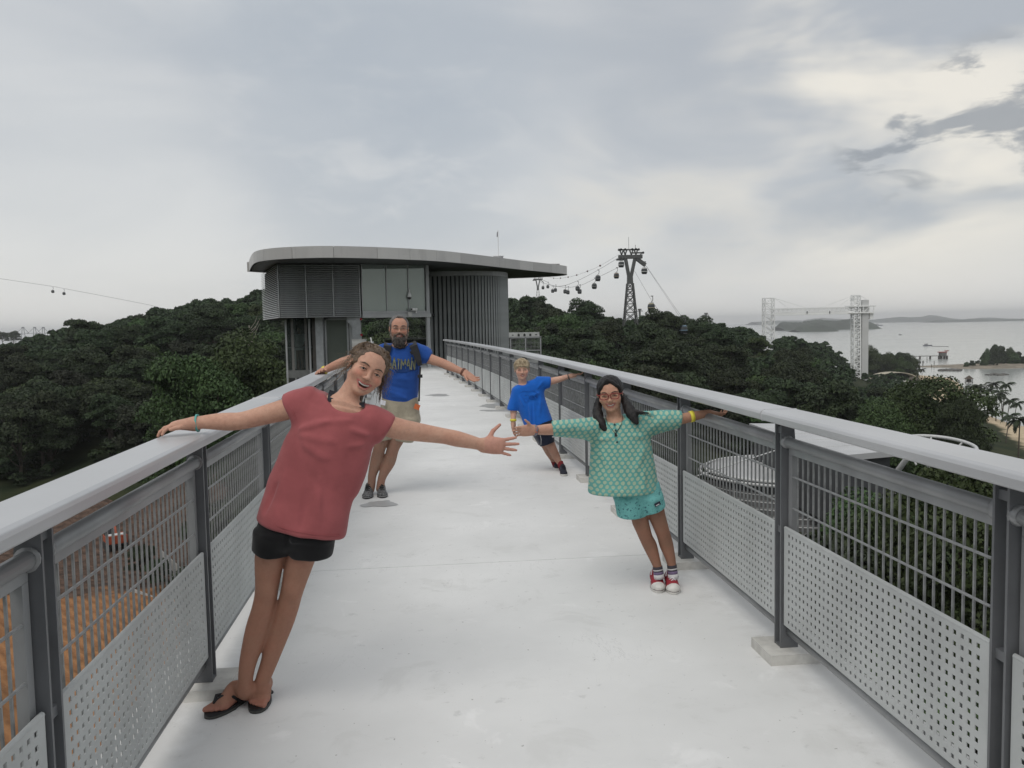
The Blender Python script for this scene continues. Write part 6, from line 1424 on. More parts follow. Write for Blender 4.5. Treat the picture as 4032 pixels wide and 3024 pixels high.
    s.loft([(U(2410, 1900), U(2590, 1890), .115), (U(2418, 1960), U(2606, 1950), .125)], .03); s.loft([(U(2420, 1950), U(2540, 1970), .12), (U(2430, 2036), U(2538, 2030), .105)], .025); s.loft([(U(2500, 1965, 4.975), U(2606, 1945, 4.975), .12), (U(2528, 2026, 4.975), U(2622, 1990, 4.975), .105)], .025)
    s.blur(4)
    for a, b, am, w_ in (((2516, 1940, 4.84), (2534, 2034, 4.855), -.035, .011), ((2470, 1960, 4.84), (2475, 2035, 4.85), .006, .02), ((2570, 1960, 4.85), (2580, 2010, 4.86), .006, .02)): s.ridge(U(*a), U(*b), am, w_)
    so = world_parent(link('shorts', s.mesh('shorts', M_K, 2)), root)
    m = MB(); a, b = U(2578, 1991, 4.845), U(2600, 1979, 4.85); m.bar(a, b, .004, .020, (0, 0, 1)); lb = m.build('sewn_label', plain('navy_label', (.012, .014, .03), .7)); lb.parent = so
    m = MB(); m.bar(a + (b - a) * .2 + (0, -.003, -.004), a + (b - a) * .8 + (0, -.003, -.004), .003, .004, (0, 0, 1)); o = m.build('label_print', plain('label_white', (.6, .6, .62), .7)); o.parent = so
    # socks, canvas shoes
    M_SK = [plain('sock_grey', (.05, .045, .055), .9), plain('sock_white', (.55, .54, .55), .9), plain('sock_violet', (.16, .12, .21), .9)]
    mm = (plain('red_canvas', (.27, .018, .03), .85, 0, .2, 60, .2, 400), plain('white_rubber', (.60, .59, .56), .55, 0, .12, 25), plain('white_rubber', (.60, .59, .56), .55), plain('white_lace', (.66, .64, .67), .8), plain('dark_rim', (.05, .02, .025), .6))
    for ank, an2, tx in ((U(2590, 2237, 4.98), U(2596, 2275, 4.975), (2596, 2338)), (U(2646, 2232, 4.98), U(2651, 2275, 4.975), (2656, 2344))):
        d = an2 - ank
        for i, (f0, f1, mi, rr) in enumerate(((-.18, .10, 0, .030), (.10, .22, 1, .0305), (.22, .34, 0, .030), (.34, .62, 2, .031), (.62, 1.1, 1, .032))):
            m = MB(); m.tube([ank + d * f0, ank + d * (f0 + f1) / 2, ank + d * f1], rr, 16); world_parent(m.build('sock', M_SK[mi], None, True), root)
        toe = G(*tx, 0); toe = toe + np.array((0, .01, 0)); x = toe - np.array((ank[0], ank[1] + .02, 0)); x[2] = 0; x /= np.linalg.norm(x); heel = toe - x * .225
        sneaker(root, heel, toe, .090, ank, mm, .005, True, True, 5, 'canvas_shoe', .066)
    # bands
    d = U(2180, 1690, 4.78) - U(2100, 1694, 4.68); M_W = NT('patterned_band'); n = M_W.noise(M_W.pos(), 120, 2); M_W.set(col=M_W.mix(M_W.ramp(n, .45, .55), (.07, .20, .27), (.42, .12, .07)), rough=.6); ring(U(2102, 1694, 4.683), d, .027, .027, .018, M_W.m, 'bracelet', root, .005)
    d = U(2725, 1640, 4.99) - U(2775, 1630, 5.0); ring(U(2723, 1640, 4.99), d, .0305, .0305, .024, plain('yellow_band', (.72, .62, .06), .5), 'wristband', root)
tunic_girl()

# ------------------------------------------------------------------ boy in the blue shirt
def blue_boy():
    YB = 9.1; U = lambda x, y, Y=YB: P(x, y, Y)
    root = empty('person', G(2200, 1860, 0), 0, 'fair haired boy in bright blue T-shirt and navy shorts leaning from the right railing', 'person')
    v = Vox(*bounds([U(1985, 1395), U(2295, 1885), U(2100, 1600, 8.75), U(2100, 1600, 9.5), (.5, 9, -.01)], .03), .0062)
    v.chain([U(2140, 1690), U(2160, 1735), U(2176, 1770), U(2188, 1795, 9.12), U(2202, 1820, 9.1), U(2212, 1840, 9.08)], [.085, .060, .050, .047, .032, .033], .02)
    v.chain([U(2120, 1690, 9.15), U(2145, 1740, 9.22), U(2160, 1775, 9.28), U(2175, 1800, 9.32), U(2185, 1822, 9.33)], [.085, .060, .048, .042, .032], .02)
    v.loft([(U(2032, 1522), U(2090, 1510), .05), (U(2030, 1550), U(2130, 1530), .08), (U(2060, 1620), U(2145, 1600), .09), (U(2090, 1690), U(2165, 1670), .09)], .03)
    v.chain([U(2064, 1530), U(2058, 1508), U(2054, 1480, 9.08)], [.06, .045, .045], .04)
    v.chain([U(2110, 1510), U(2165, 1502), U(2200, 1494, 9.1), U(2240, 1482, 9.08), U(2250, 1480, 9.07)], [.045, .040, .034, .026, .025], .015)
    v.chain([U(2030, 1550), U(2022, 1590), U(2022, 1625), U(2021, 1656, 9.05), U(2021, 1668, 9.05)], [.045, .040, .036, .027, .025], .015)
    w = U(2250, 1480, 9.07); hand(v, w, U(2280, 1478, 9.08) - w + (0, 0, .004), np.array((0, -1.0, .1)), .14, .2, .05, .4, .023); w = U(2021, 1668, 9.05); hand(v, w, U(2026, 1722, 9.0) - w, np.array((-.4, -1.0, 0)), .155, .12, .06, .5, .024)
    hd = Head((2056, 1457), 9.0, .215, -3, 1, 2); hd.skin(v, .98, 1.05, .95, .022, .115, .7)
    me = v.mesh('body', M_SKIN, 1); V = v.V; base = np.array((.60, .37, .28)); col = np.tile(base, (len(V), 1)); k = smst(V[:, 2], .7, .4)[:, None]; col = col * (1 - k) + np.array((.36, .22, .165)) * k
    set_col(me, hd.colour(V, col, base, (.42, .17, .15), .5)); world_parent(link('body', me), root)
    M_H = mat_hair('hair_fair', (.20, .15, .09), (.44, .36, .24), 130); hd.face_parts(root, M_H, .8, .6); c = hd.c
    def hb(q):
        hd.ell(q, (0, .06, .18), (.415, .46, .40), .03); hd.ell(q, (0, -.45, -.11), (.30, .42, .36), .03, '-'); hd.ell(q, (0, -.1, -.52), (.6, .5, .42), .04, '-')
        for s_ in (-1, 1): hd.ell(q, (.40 * s_, .0, -.08), (.07, .09, .12), .03, '-')
        hd.chain(q, [(-.30, -.30, .20), (-.10, -.40, .215), (.10, -.40, .20), (.30, -.28, .17)], [.06, .055, .06, .055], .04)
        q.noise_disp(lambda x, y, z: .004 * np.sin(130 * x + 40 * z) * np.sin(60 * z + 30 * y))
    shell_hair('hair', hb, c - .22, c + .22, .006, M_H, root)
    r = random.Random(6); cv = []
    for i in range(420):
        th = r.uniform(-2.2, 2.2); ph = r.uniform(.3, 1.5); p = np.array((.41 * math.sin(th) * math.cos(ph), .06 - .455 * math.cos(th) * math.cos(ph), .18 + .395 * math.sin(ph))); d = np.array((p[0] * .02 + r.uniform(-.05, .05), -.05 if abs(th) < 1.4 else .06, -.15)); cv.append([hd.w(p * 1.0 + d * t + np.array((0, -.02, .03)) * (1 - (2 * t - 1) ** 2)) for t in (0, .33, .66, 1)])
    strands('hair_strands', cv, .0022, M_H, root)
    M_S = mat_cloth('bright_blue_jersey', (.014, .125, .52), .10); s = Vox(*bounds([U(1985, 1465), U(2190, 1700), U(2080, 1600, 8.85), U(2080, 1600, 9.4)], .03), .0062)
    s.loft([(U(2030, 1518), U(2110, 1490), .06), (U(2020, 1540), U(2134, 1510), .10), (U(2036, 1600), U(2144, 1560), .115), (U(2054, 1650), U(2162, 1615), .12), (U(2068, 1684), U(2176, 1655), .125)], .03)
    s.loft([(U(2118, 1545), U(2110, 1482), .075), (U(2142, 1532), U(2140, 1482), .068), (U(2167, 1525), U(2170, 1483), .058)], .025); s.loft([(U(2022, 1530), U(2060, 1525), .075), (U(2004, 1580), U(2044, 1585), .068), (U(1995, 1614), U(2037, 1617), .062)], .025)
    s.ell(U(2056, 1506, 9.0), (.068, .12, .035), .012, '-')
    s.blur(4)
    for a, b, am, w_ in (((2085, 1590, 8.985), (2092, 1680, 8.975), .010, .018), ((2075, 1590, 8.985), (2082, 1680, 8.98), -.009, .016), ((2102, 1585, 8.98), (2106, 1680, 8.975), .009, .016), ((2097, 1590, 8.98), (2099, 1680, 8.97), -.008, .014), ((2130, 1545, 9.0), (2090, 1560, 8.985), .008, .02), ((2135, 1560, 9.0), (2120, 1640, 8.98), .006, .025), ((2045, 1560, 9.0), (2060, 1600, 8.99), .007, .022), ((2140, 1500, 9.03), (2115, 1530, 9.01), .006, .018)): s.ridge(U(*a), U(*b), am * 1.6, w_ * .8)
    sh = world_parent(link('shirt', s.mesh('shirt', M_S, 1)), root)
    def zf(px, py):
        d = ray(px, py)
        for Y in np.arange(8.8, 9.2, .004):
            p = CAM + d * (Y / d[1]); i = ((p - s.lo) / s.res).astype(int)
            if (i >= 0).all() and (i < s.n).all() and s.D[tuple(i)] < .003: return p - d / np.linalg.norm(d) * .004
        return CAM + d * (8.98 / d[1])
    M_P = mat_cloth('dark_blue_print', (.010, .085, .38), .2); m = MB()
    def blob(cx, cy, rx, ry, n=14):
        vs = [zf(cx, cy)] + [zf(cx + rx * math.cos(a) * (1 + .15 * math.sin(3 * a)), cy + ry * math.sin(a)) for a in np.linspace(0, 2 * math.pi, n, False)]; m.add(vs, [(0, 1 + (k + 1) % n, 1 + k) for k in range(n)])
    blob(2094, 1566, 12, 9); blob(2112, 1560, 5, 6)
    for pts in ([(2047, 1548), (2062, 1540), (2082, 1543), (2100, 1538), (2116, 1550), (2116, 1566), (2104, 1572)], [(2052, 1552), (2058, 1566), (2066, 1580), (2076, 1588), (2084, 1578)], [(2066, 1558), (2078, 1555), (2086, 1562)], [(2062, 1572), (2072, 1568), (2080, 1574), (2074, 1584)]):
        P_ = [zf(*p) for p in pts]; m.tube(P_, .0022, 4)
    o = m.build('print', M_P); o.parent = sh
    M_K = mat_cloth('navy_nylon', (.010, .014, .030), .2, rough=.6); s = Vox(*bounds([U(2085, 1650), U(2200, 1770), U(2140, 1700, 8.85), U(2140, 1700, 9.45)], .03), .0065)
    s.loft([(U(2078, 1670), U(2176, 1650), .12), (U(2100, 1710), U(2180, 1700), .12)], .03); s.loft([(U(2102, 1700), U(2180, 1700), .115), (U(2126, 1758), U(2184, 1736), .10)], .03); s.loft([(U(2098, 1700, 9.18), U(2160, 1700, 9.18), .10), (U(2122, 1750, 9.26), U(2170, 1745, 9.26), .085)], .03)
    so = world_parent(link('shorts', s.mesh('shorts', M_K, 2)), root)
    m = MB(); m.tube([U(2126, 1708, 8.985), U(2131, 1730, 8.99), U(2130, 1752, 9.0)], .003, 5); m.box(U(2178, 1720, 9.0), (.022, .006, .012)); o = m.build('piping', plain('pale_piping', (.4, .4, .42), .7)); o.parent = so
    M_SK = plain('red_sock', (.17, .012, .018), .9); mm = (plain('navy_knit', (.012, .014, .026), .8, 0, .3, 60), plain('white_rubber', (.60, .59, .56), .55), None, plain('navy_lace', (.01, .011, .02), .7), None)
    for ank, d, toe in ((U(2205, 1822, 9.1), U(2214, 1846, 9.07) - U(2205, 1822, 9.1), G(2221, 1876, 0)), (U(2180, 1812, 9.33), U(2190, 1838, 9.33) - U(2180, 1812, 9.33), G(2198, 1852, 0))):
        m = MB(); m.tube([ank - d * .1, ank + d * .5, ank + d * 1.2], [.037, .036, .038], 14); world_parent(m.build('sock', M_SK, None, True), root)
        x = toe - np.array((ank[0] + d[0], ank[1] + d[1] + .05, 0)); x[2] = 0; x = x / np.linalg.norm(x); sneaker(root, toe - x * .225, toe, .085, ank, mm, .006, laces=5, name='running_shoe', high=.075)
    ring(U(2021, 1654, 9.05), (0, .1, 1.0), .031, .031, .026, plain('yellow_band', (.72, .62, .06), .5), 'wristband', root, u=(1, 0, 0))
    d = U(2200, 1494, 9.1) - U(2240, 1482, 9.08); ring(U(2239, 1483, 9.08), d, .031, .031, .010, plain('grey_cord', (.05, .05, .05), .7), 'bracelet', root)
blue_boy()
# ------------------------------------------------------------------ building site under the left railing
def site_mat():
    t = NT('laterite_earth'); p = t.pos(); sep = t.n('ShaderNodeSeparateXYZ'); t.l(p, sep.inputs[0]); n = t.noise(p, .16, 5, .6); n2 = t.noise(p, .9, 5, .6); n3 = t.noise(p, 3.5, 4)
    w = t.n('ShaderNodeTexWave'); w.wave_type = 'BANDS'; w.bands_direction = 'DIAGONAL'; w.inputs['Scale'].default_value = .42; w.inputs['Distortion'].default_value = 3.0; w.inputs['Detail'].default_value = 3; t.l(p, w.inputs['Vector'])
    org = t.mix(t.ramp(w.outputs['Fac'], .2, .9), (.27, .135, .065), (.33, .17, .08)); org = t.mix(t.math('MULTIPLY', t.ramp(n3, .62, .74), .4), org, (.50, .36, .24))
    brn = t.mix(t.ramp(n2, .3, .7), (.060, .042, .034), (.135, .088, .066)); brn = t.mix(t.math('MULTIPLY', t.ramp(n3, .62, .72), .5), brn, (.2, .16, .13))
    y = t.math('ADD', sep.outputs['Y'], t.math('MULTIPLY', n, 26)); t.set(col=t.mix(t.ramp(y, 101, 105), org, brn), rough=.95, spec=.1); t.bump(t.math('ADD', n2, t.math('MULTIPLY', w.outputs['Fac'], .35)), .8, .5); return t.m
m = MB(); vs = []; na, nd = 34, 26
for j in range(nd):
    for i in range(na):
        px = -700 + i * 1620 / (na - 1); d = 52 + j * 92 / (nd - 1); a = math.atan((px - CX) / F); d += 5 * math.sin(i * .7) * (j == nd - 1); x, y = d * math.sin(a), d * math.cos(a)
        vs.append((x, y, ground_z(x, y) + .35 + .25 * math.sin(x * .3) * math.cos(y * .22)))
m.add(vs, [(j * na + i, j * na + i + 1, (j + 1) * na + i + 1, (j + 1) * na + i) for j in range(nd - 1) for i in range(na - 1)]); o = m.build('bare_earth', site_mat(), smooth=True); tag(o, kind='structure')
def gpt(px, py, z): return G(px, py, z)
M_HOARD = plain('hoarding_white', (.40, .40, .385), .7, 0, .15, .5)
def hoarding(a, b, h, label):
    r = empty('hoarding', a, 0, label, 'fence'); d = b - a; n = max(int(np.linalg.norm(d[:2]) / 2.4), 1)
    for k in range(n): p, q = a + d * (k / n) - a, a + d * ((k + .97) / n) - a; m = MB(); m.bar(p + (0, 0, h / 2), q + (0, 0, h / 2), .08, h); m.build('panel', M_HOARD, r)
hoarding(gpt(335, 1950, -27), gpt(745, 2068, -27), 1.9, 'long pale hoarding along the far edge of the bare building site')
hoarding(gpt(640, 2250, -27), gpt(715, 2325, -27), 2.6, 'short white hoarding at the right end of the building site')
hoarding(gpt(515, 2335, -27), gpt(620, 2375, -27), .6, 'low pale kerb along the lower edge of the building site shrubs')
M_ORANGE = plain('excavator_orange', (.42, .085, .035), .5, 0, .15, 2); M_TRACK = plain('track_black', (.03, .03, .03), .8)
def excavator():
    c = gpt(455, 2160, -27.0); c[2] = ground_z(c[0], c[1]) + .4; r = empty('excavator', c, .6, 'orange excavator working on the bare building site below the left railing', 'excavator')
    for s in (-1, 1):
        m = MB(); m.add([(s * 1.1 - .25, y, z) for y, z in ((-1.7, .2), (-1.4, 0), (1.4, 0), (1.7, .2), (1.7, .6), (1.4, .8), (-1.4, .8), (-1.7, .6))] + [(s * 1.1 + .25, y, z) for y, z in ((-1.7, .2), (-1.4, 0), (1.4, 0), (1.7, .2), (1.7, .6), (1.4, .8), (-1.4, .8), (-1.7, .6))], [tuple(range(8)), tuple(range(15, 7, -1))] + [(i, 8 + i, 8 + (i + 1) % 8, (i + 1) % 8) for i in range(8)]); m.build('track', M_TRACK, r)
    m = MB(); m.box((0, -.2, 1.35), (2.5, 3.0, .9)); m.box((0, -1.55, 1.5), (2.5, .5, 1.1)); m.build('body', M_ORANGE, r, bevel=.08)
    m = MB(); m.box((0, -1.2, 2.02), (2.2, 1.0, .25)); m.build('engine_cover', plain('cover_white', (.55, .55, .54), .5), r, bevel=.04)
    m = MB(); m.box((-.75, .7, 2.4), (.9, 1.4, 1.3)); m.build('cab', plain('cab_glass', (.05, .06, .07), .2), r, bevel=.08)
    m = MB(); m.bar((.2, 1.0, 1.6), (.2, 3.2, 3.6), .4, .5); m.bar((.2, 3.2, 3.6), (.2, 5.2, 3.4), .35, .45); m.build('boom', M_ORANGE, r)
    m = MB(); m.bar((.2, 5.2, 3.4), (.2, 5.6, 1.4), .3, .35); m.build('stick', M_ORANGE, r); m = MB(); m.box((.2, 5.4, .95), (1.0, .8, .8)); m.build('bucket', M_TRACK, r, bevel=.1)
excavator()
a = gpt(212, 2062, -27); ps = empty('timber_post', a, 0, 'pale splintered tree stump standing on the brown earth of the site', 'stump'); m = MB(); m.tube([(0, 0, -.3), (.1, 0, 2.2), (.3, 0, 3.6)], [.3, .22, .12], 7); m.build('trunk', M_PALE, ps); m = MB(); m.tube([(-.6, 0, .1), (.2, .1, .4), (.8, 0, .1)], .12, 6); m.build('root', M_PALE, ps)
for px, py, s, lb in ((560, 2255, .42, 'left of'), (620, 2290, .36, 'in front of')):
    a = gpt(px, py + 60, -27); tree(7, a[0], a[1], s, 'low dark shrub ' + lb + ' the short white hoarding at the building site', None, 'shrub', z=a[2])

# ------------------------------------------------------------------ open-air theatre behind the right railing
th = empty('open_air_theatre', G(3085, 1880, -22), 0, 'grey open-air theatre with disc roof and curved terraces behind the right railing', 'building')
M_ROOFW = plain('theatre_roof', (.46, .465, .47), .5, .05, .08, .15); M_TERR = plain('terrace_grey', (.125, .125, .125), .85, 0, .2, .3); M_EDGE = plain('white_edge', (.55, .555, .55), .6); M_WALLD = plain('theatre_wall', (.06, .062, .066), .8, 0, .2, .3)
def tb(m, nm, mat, smooth=False): return world_parent(m.build(nm, mat, None, smooth), th)
q = [G(2950, 1667, -14), G(3200, 1668, -14), G(3528, 1774, -14), G(3318, 1793, -14)]
m = MB(); m.prism([(p[0], p[1]) for p in q][::-1], -14.7, -14.0); tb(m, 'flat_roof', M_ROOFW)
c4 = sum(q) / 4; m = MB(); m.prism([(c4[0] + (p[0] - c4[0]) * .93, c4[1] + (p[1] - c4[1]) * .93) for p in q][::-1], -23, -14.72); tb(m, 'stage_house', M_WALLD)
for k in range(1, 5):
    a = q[0] + (q[3] - q[0]) * k / 5; b = q[1] + (q[2] - q[1]) * k / 5; m = MB(); m.bar(a + (0, 0, .03), b + (0, 0, .03), .12, .06); tb(m, 'roof_seam', M_EDGE)
DC = G(3095, 1842, -20.3); R0 = 12.6
m = MB(); m.lathe((DC[0], DC[1], 0), [(R0 * .3, -19.3), (R0 * .86, -20.15), (R0 * .9, -20.3), (R0 * .86, -20.5)], 64); tb(m, 'disc_roof', M_ROOFW)
for rr, z in ((R0 * .94, -20.35), (R0, -20.75)):
    m = MB(); m.tube([(DC[0] + rr * math.cos(t), DC[1] + rr * math.sin(t), z) for t in np.linspace(0, 2 * math.pi, 65)], .22, 8, False); tb(m, 'rim_ring', M_EDGE, True)
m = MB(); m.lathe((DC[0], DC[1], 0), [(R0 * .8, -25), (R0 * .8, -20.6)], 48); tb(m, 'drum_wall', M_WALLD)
for k in range(7):
    r0, r1, z = R0 * .82 + k * 1.75, R0 * .82 + (k + 1) * 1.75, -22.3 - k * .62; n = 40; vs = []
    for t in np.linspace(math.pi * .95, math.pi * 2.05, n):
        for r_, zz in ((r0, z), (r1, z), (r1, z - .62), (r0, z - .62)): vs.append((DC[0] + r_ * math.cos(t), DC[1] + r_ * math.sin(t), zz))
    m = MB(); m.add(vs, [(4 * i + j, 4 * i + 4 + j, 4 * i + 4 + (j + 1) % 4, 4 * i + (j + 1) % 4) for i in range(n - 1) for j in range(4)]); tb(m, 'terrace', M_TERR)
    m = MB(); m.tube([(DC[0] + r1 * math.cos(t), DC[1] + r1 * math.sin(t), z + .06) for t in np.linspace(math.pi * .95, math.pi * 2.05, n)], .07, 5); tb(m, 'terrace_edge', M_EDGE)
for px in (2890, 3010, 3235, 3290):
    a = G(px, 1985, -23.5); m = MB(); m.tube([a, (a[0], a[1] + .6, -17.5)], .14, 8); tb(m, 'mast', M_EDGE)
for a, b in (((2740, 1875), (3050, 1775)), ((3185, 2010), (3300, 1680)), ((3130, 1790), (3530, 1760))):
    p0 = P(*a, 105); p1 = P(*b, 108); m = MB(); m.tube([p0, p1], .09, 6); tb(m, 'stay', M_EDGE)
rc = G(3690, 1752, -13.8); tr = empty('ring_truss', (rc[0], rc[1], -13.8), 0, 'white tubular ring truss on a slanting column right of the theatre roof', 'truss'); M_TW = plain('truss_white', (.50, .505, .50), .5)
m = MB(); m.tube([(4.1 * math.cos(t), 4.6 * math.sin(t), .5 * math.sin(t)) for t in np.linspace(0, 2 * math.pi, 49)], .22, 8, False); m.build('ring', M_TW, tr, True)
for t in (.3, 1.2, 2.2, 3.4, 4.4, 5.4): m = MB(); m.tube([(4.1 * math.cos(t), 4.6 * math.sin(t), .5 * math.sin(t)), (2.2 * math.cos(t + .5), 2.4 * math.sin(t + .5), -2.6)], .12, 6); m.build('strut', M_TW, tr)
m = MB(); b0 = G(3515, 1880, -19) - np.array((rc[0], rc[1], -13.8)); m.tube([b0 + (b0 - np.array((-.8, 1, 0))) * .8, b0, (-.9, 2.0, .5)], .36, 10); m.build('column', M_TW, tr, True)

# ------------------------------------------------------------------ cable car
M_PYL = plain('pylon_grey', (.085, .088, .085), .6, .1, .1, .2); M_ROPE = plain('steel_rope', (.12, .12, .12), .6); M_CABD = plain('cabin_glass', (.035, .04, .042), .2)
def pylon(px, Y, k, label, ybase):
    """k: scale against the nearest pylon; drawings in photo pixels of that one"""
    mp = Y / F; o = P(px, ybase, Y); r = empty('cable_car_pylon', o, 0, label, 'pylon'); u = mp * k
    def pt(dx, dy, dep=0): return np.array((dx * u, dep, -dy * u))      # dy: pixels below the reference row
    m = MB(); rows = [-135, -112, -85, -55, -22, 14, 55]; W = lambda y: 11 + (y + 135) * .088
    for sx in (-1, 1):
        for sy in (-1, 1): m.bar(pt(sx * W(-135), -135, sy * 1.2 * k), pt(sx * W(55), 55, sy * 2.6 * k), .42 * k)
    for a, b in zip(rows[:-1], rows[1:]):
        for sy in (-1, 1):
            da, db = sy * (1.2 + (a + 135) * .0074) * k, sy * (1.2 + (b + 135) * .0074) * k
            m.bar(pt(-W(a), a, da), pt(W(b), b, db), .22 * k); m.bar(pt(W(a), a, da), pt(-W(b), b, db), .22 * k); m.bar(pt(-W(b), b, db), pt(W(b), b, db), .26 * k)
        for sx in (-1, 1): m.bar(pt(sx * W(a), a, -1.2 * k), pt(sx * W(b), b, 1.6 * k), .2 * k); m.bar(pt(sx * W(b), b, -1.8 * k), pt(sx * W(b), b, 1.8 * k), .2 * k)
    m.build('lattice', M_PYL, r)
    m = MB(); m.add([pt(x, y, d) for d in (-1.2 * k, 1.2 * k) for x, y in ((-10, -168), (9, -168), (11, -133), (-11, -133))], [(0, 1, 2, 3), (7, 6, 5, 4), (0, 4, 5, 1), (1, 5, 6, 2), (2, 6, 7, 3), (3, 7, 4, 0)]); m.build('trunk', M_PYL, r)
    for sx, x1 in ((-1, -17), (1, 20)): m = MB(); m.bar(pt(sx * 4, -160), pt(x1, -232), 11 * u, 2.0 * k, (0, 1, 0)); m.build('arm', M_PYL, r)
    m = MB(); m.box(pt(2, -238), (92 * u, 2.4 * k, 14 * u)); m.box(pt(-32, -228), (40 * u, 1.8 * k, 6 * u)); m.bar(pt(25, -232), pt(60, -205), 2.0 * k, 1.2 * k); m.build('crosshead', M_PYL, r)
    m = MB()
    for x in (-32, -18, 6, 24): m.bar(pt(x, -246), pt(x - 7, -266), .45 * k); m.bar(pt(x, -246), pt(x + 7, -266), .45 * k)
    m.bar(pt(-42, -266), pt(35, -266), .5 * k); m.bar(pt(2, -253), pt(52, -253), .5 * k); m.bar(pt(40, -240), pt(46, -253), .4 * k); m.build('sheave_frame', M_PYL, r)
    for x, y in ((-42, -266), (-34, -267), (-18, -267), (10, -267), (24, -267), (35, -266), (52, -253)): m = MB(); m.lathe(pt(x, y), [(.42 * k, -.25 * k), (.42 * k, .25 * k)], 10, (0, 1, 0)); m.build('sheave', M_PYL, r)
    m = MB(); m.tube([pt(-4, -266), pt(-4, -315)], .06 * k, 5); m.tube([pt(22, -266), pt(22, -284)], .08 * k, 5); m.build('mast', M_PYL, r)
    return r
pylon(2482, 290, 1.0, 'large forked grey cable car pylon rising from the forest right of the pavilion', 1252)
pylon(2119, 640, .40 * 640 / 290 * .453, 'smaller distant cable car pylon just right of the pavilion roof', 1196)
for px, py, Y, lb in ((2519, 1240, 900, 'far small cable car pylon behind the large one'), (2780, 1256, 1000, 'faint T-shaped far cable car pylon right of the large one')):
    o = P(px, py, Y); r = empty('cable_car_pylon', o, 0, lb, 'pylon'); s = Y / F; m = MB(); m.bar((0, 0, -6), (0, 0, 18 * s), 6 * s * .6, 2); m.build('trunk', M_PYL, r); m = MB(); m.box((0, 0, 15 * s), (24 * s, 2.5, 2.5 * s)); m.box((0, 0, 21 * s), (13 * s, 2.5, 6 * s)); m.build('crosshead', M_PYL, r)
def gondola_meshes():
    D = {}; secs = [(-1.05, .62), (-.8, .86), (-.2, 1.0), (.35, .98), (.85, .84), (1.05, .55)]
    def body(z0, z1, grow, nm, mat):
        m = MB(); n = 20; vs = []; zs = [z for z, _ in secs if z0 <= z <= z1]; zs = sorted(set([z0] + zs + [z1]))
        for z in zs:
            w = np.interp(z, [s[0] for s in secs], [s[1] for s in secs]) + grow
            for k in range(n):
                a = 2 * math.pi * k / n; ca, sa = math.cos(a), math.sin(a); vs.append((w * math.copysign(abs(ca) ** .55, ca), w * 1.05 * math.copysign(abs(sa) ** .55, sa), z))
        m.add(vs, [(i * n + k, i * n + (k + 1) % n, (i + 1) * n + (k + 1) % n, (i + 1) * n + k) for i in range(len(zs) - 1) for k in range(n)] + [tuple(range(n - 1, -1, -1)), tuple((len(zs) - 1) * n + k for k in range(n))]); return m.mesh(nm, mat, False)
    D['cabin'] = body(-1.05, 1.05, 0, 'cabin', None); D['band'] = body(-.32, -.12, .02, 'band', None); D['roof'] = body(.82, 1.06, .025, 'roof', None)
    m = MB(); m.tube([(0, 0, 1.05), (0, 0, 1.35), (.45, 0, 1.9), (.5, 0, 2.6), (.35, 0, 3.0), (.25, 0, 3.1)], .10, 6); m.box((0, 0, 1.15), (1.1, .5, .14)); m.box((.25, 0, 3.12), (.7, .35, .22)); D['hanger'] = m.mesh('hanger', None)
    m = MB(); m.box((.25, -.95, -1.08), (.9, .35, .10)); D['step'] = m.mesh('step', None); return D
GM = gondola_meshes(); MG = dict(cabin=M_CABD, hanger=M_ROPE, step=M_ROPE)
def gondola(px, py, Y, col, label, group='gondolas of the cable car', rz=0.0, s=1.0):
    """px, py: middle of the cabin"""
    r = empty('gondola', P(px, py, Y), rz, label, 'gondola', group); r.scale = (s, s, s); shell = plain('gondola_%d_%d_%d' % tuple(int(c * 100) for c in col), col, .4)
    for k, me in GM.items():
        o = bpy.data.objects.new(k, me); COL.objects.link(o); o.parent = r
        if not len(me.materials): me.materials.append(M_ROPE)
        o.material_slots[0].link = 'OBJECT'; o.material_slots[0].material = MG.get(k, shell)
W_, GY = (.62, .62, .60), (.20, .20, .19)
for i, g in enumerate(((2446, 1041, 288, W_, 'dark gondola with white band just left under the pylon head'), (2427, 1086, 318, (.30, .24, .18), 'brownish gondola just lower left of the pylon head'), (2537, 1067, 282, W_, 'dark gondola with white band hanging right of the pylon head'), (2564, 1209, 238, (.36, .33, .22), 'pale yellow gondola lower right of the pylon above the tree tops'), (2691, 1297, 216, (.17, .26, .34), 'light blue gondola in front of the forest right of the pylon'), (2757, 1501, 206, (.45, .47, .50), 'white gondola low before the forest, above the right handrail'), (2934, 1633, 196, (.45, .07, .04), 'red gondola just above the right handrail near the theatre'))): gondola(*g)
CH = [(2354, 1096, 335), (2340, 1127, 345), (2274, 1136, 410), (2282, 1148, 415), (2225, 1148, 480), (2236, 1151, 485), (2176, 1146, 550), (2187, 1142, 545), (2138, 1133, 610), (2157, 1129, 600)]
NAMES = ['first', 'second', 'third', 'fourth', 'fifth', 'sixth', 'seventh', 'eighth', 'ninth', 'tenth']
for g, nm in zip(CH, NAMES): gondola(*g, GY, nm + ' small dark gondola from the large pylon in the chain running left', s=1.08)
gondola(208, 1148, 640, GY, 'left one of two tiny gondolas in the sky at far left'); gondola(252, 1156, 640, GY, 'right one of two tiny gondolas in the sky at far left')
def rope(pts, label, r=.055):
    Q = [P(*p) for p in pts]; n = len(Q); out = []
    for i in range(n - 1):
        a, b, c, d = Q[max(i - 1, 0)], Q[i], Q[i + 1], Q[min(i + 2, n - 1)]
        for t in np.linspace(0, 1, 7)[:-1]: out.append(.5 * (2 * b + (c - a) * t + (2 * a - 5 * b + 4 * c - d) * t * t + (3 * b - a - 3 * c + d) * t ** 3))
    out.append(Q[-1]); m = MB(); m.tube(out, [r * np.linalg.norm(p - CAM) / 290 for p in out], 4); o = m.build('cable', M_ROPE); tag(o, label, 'cable')
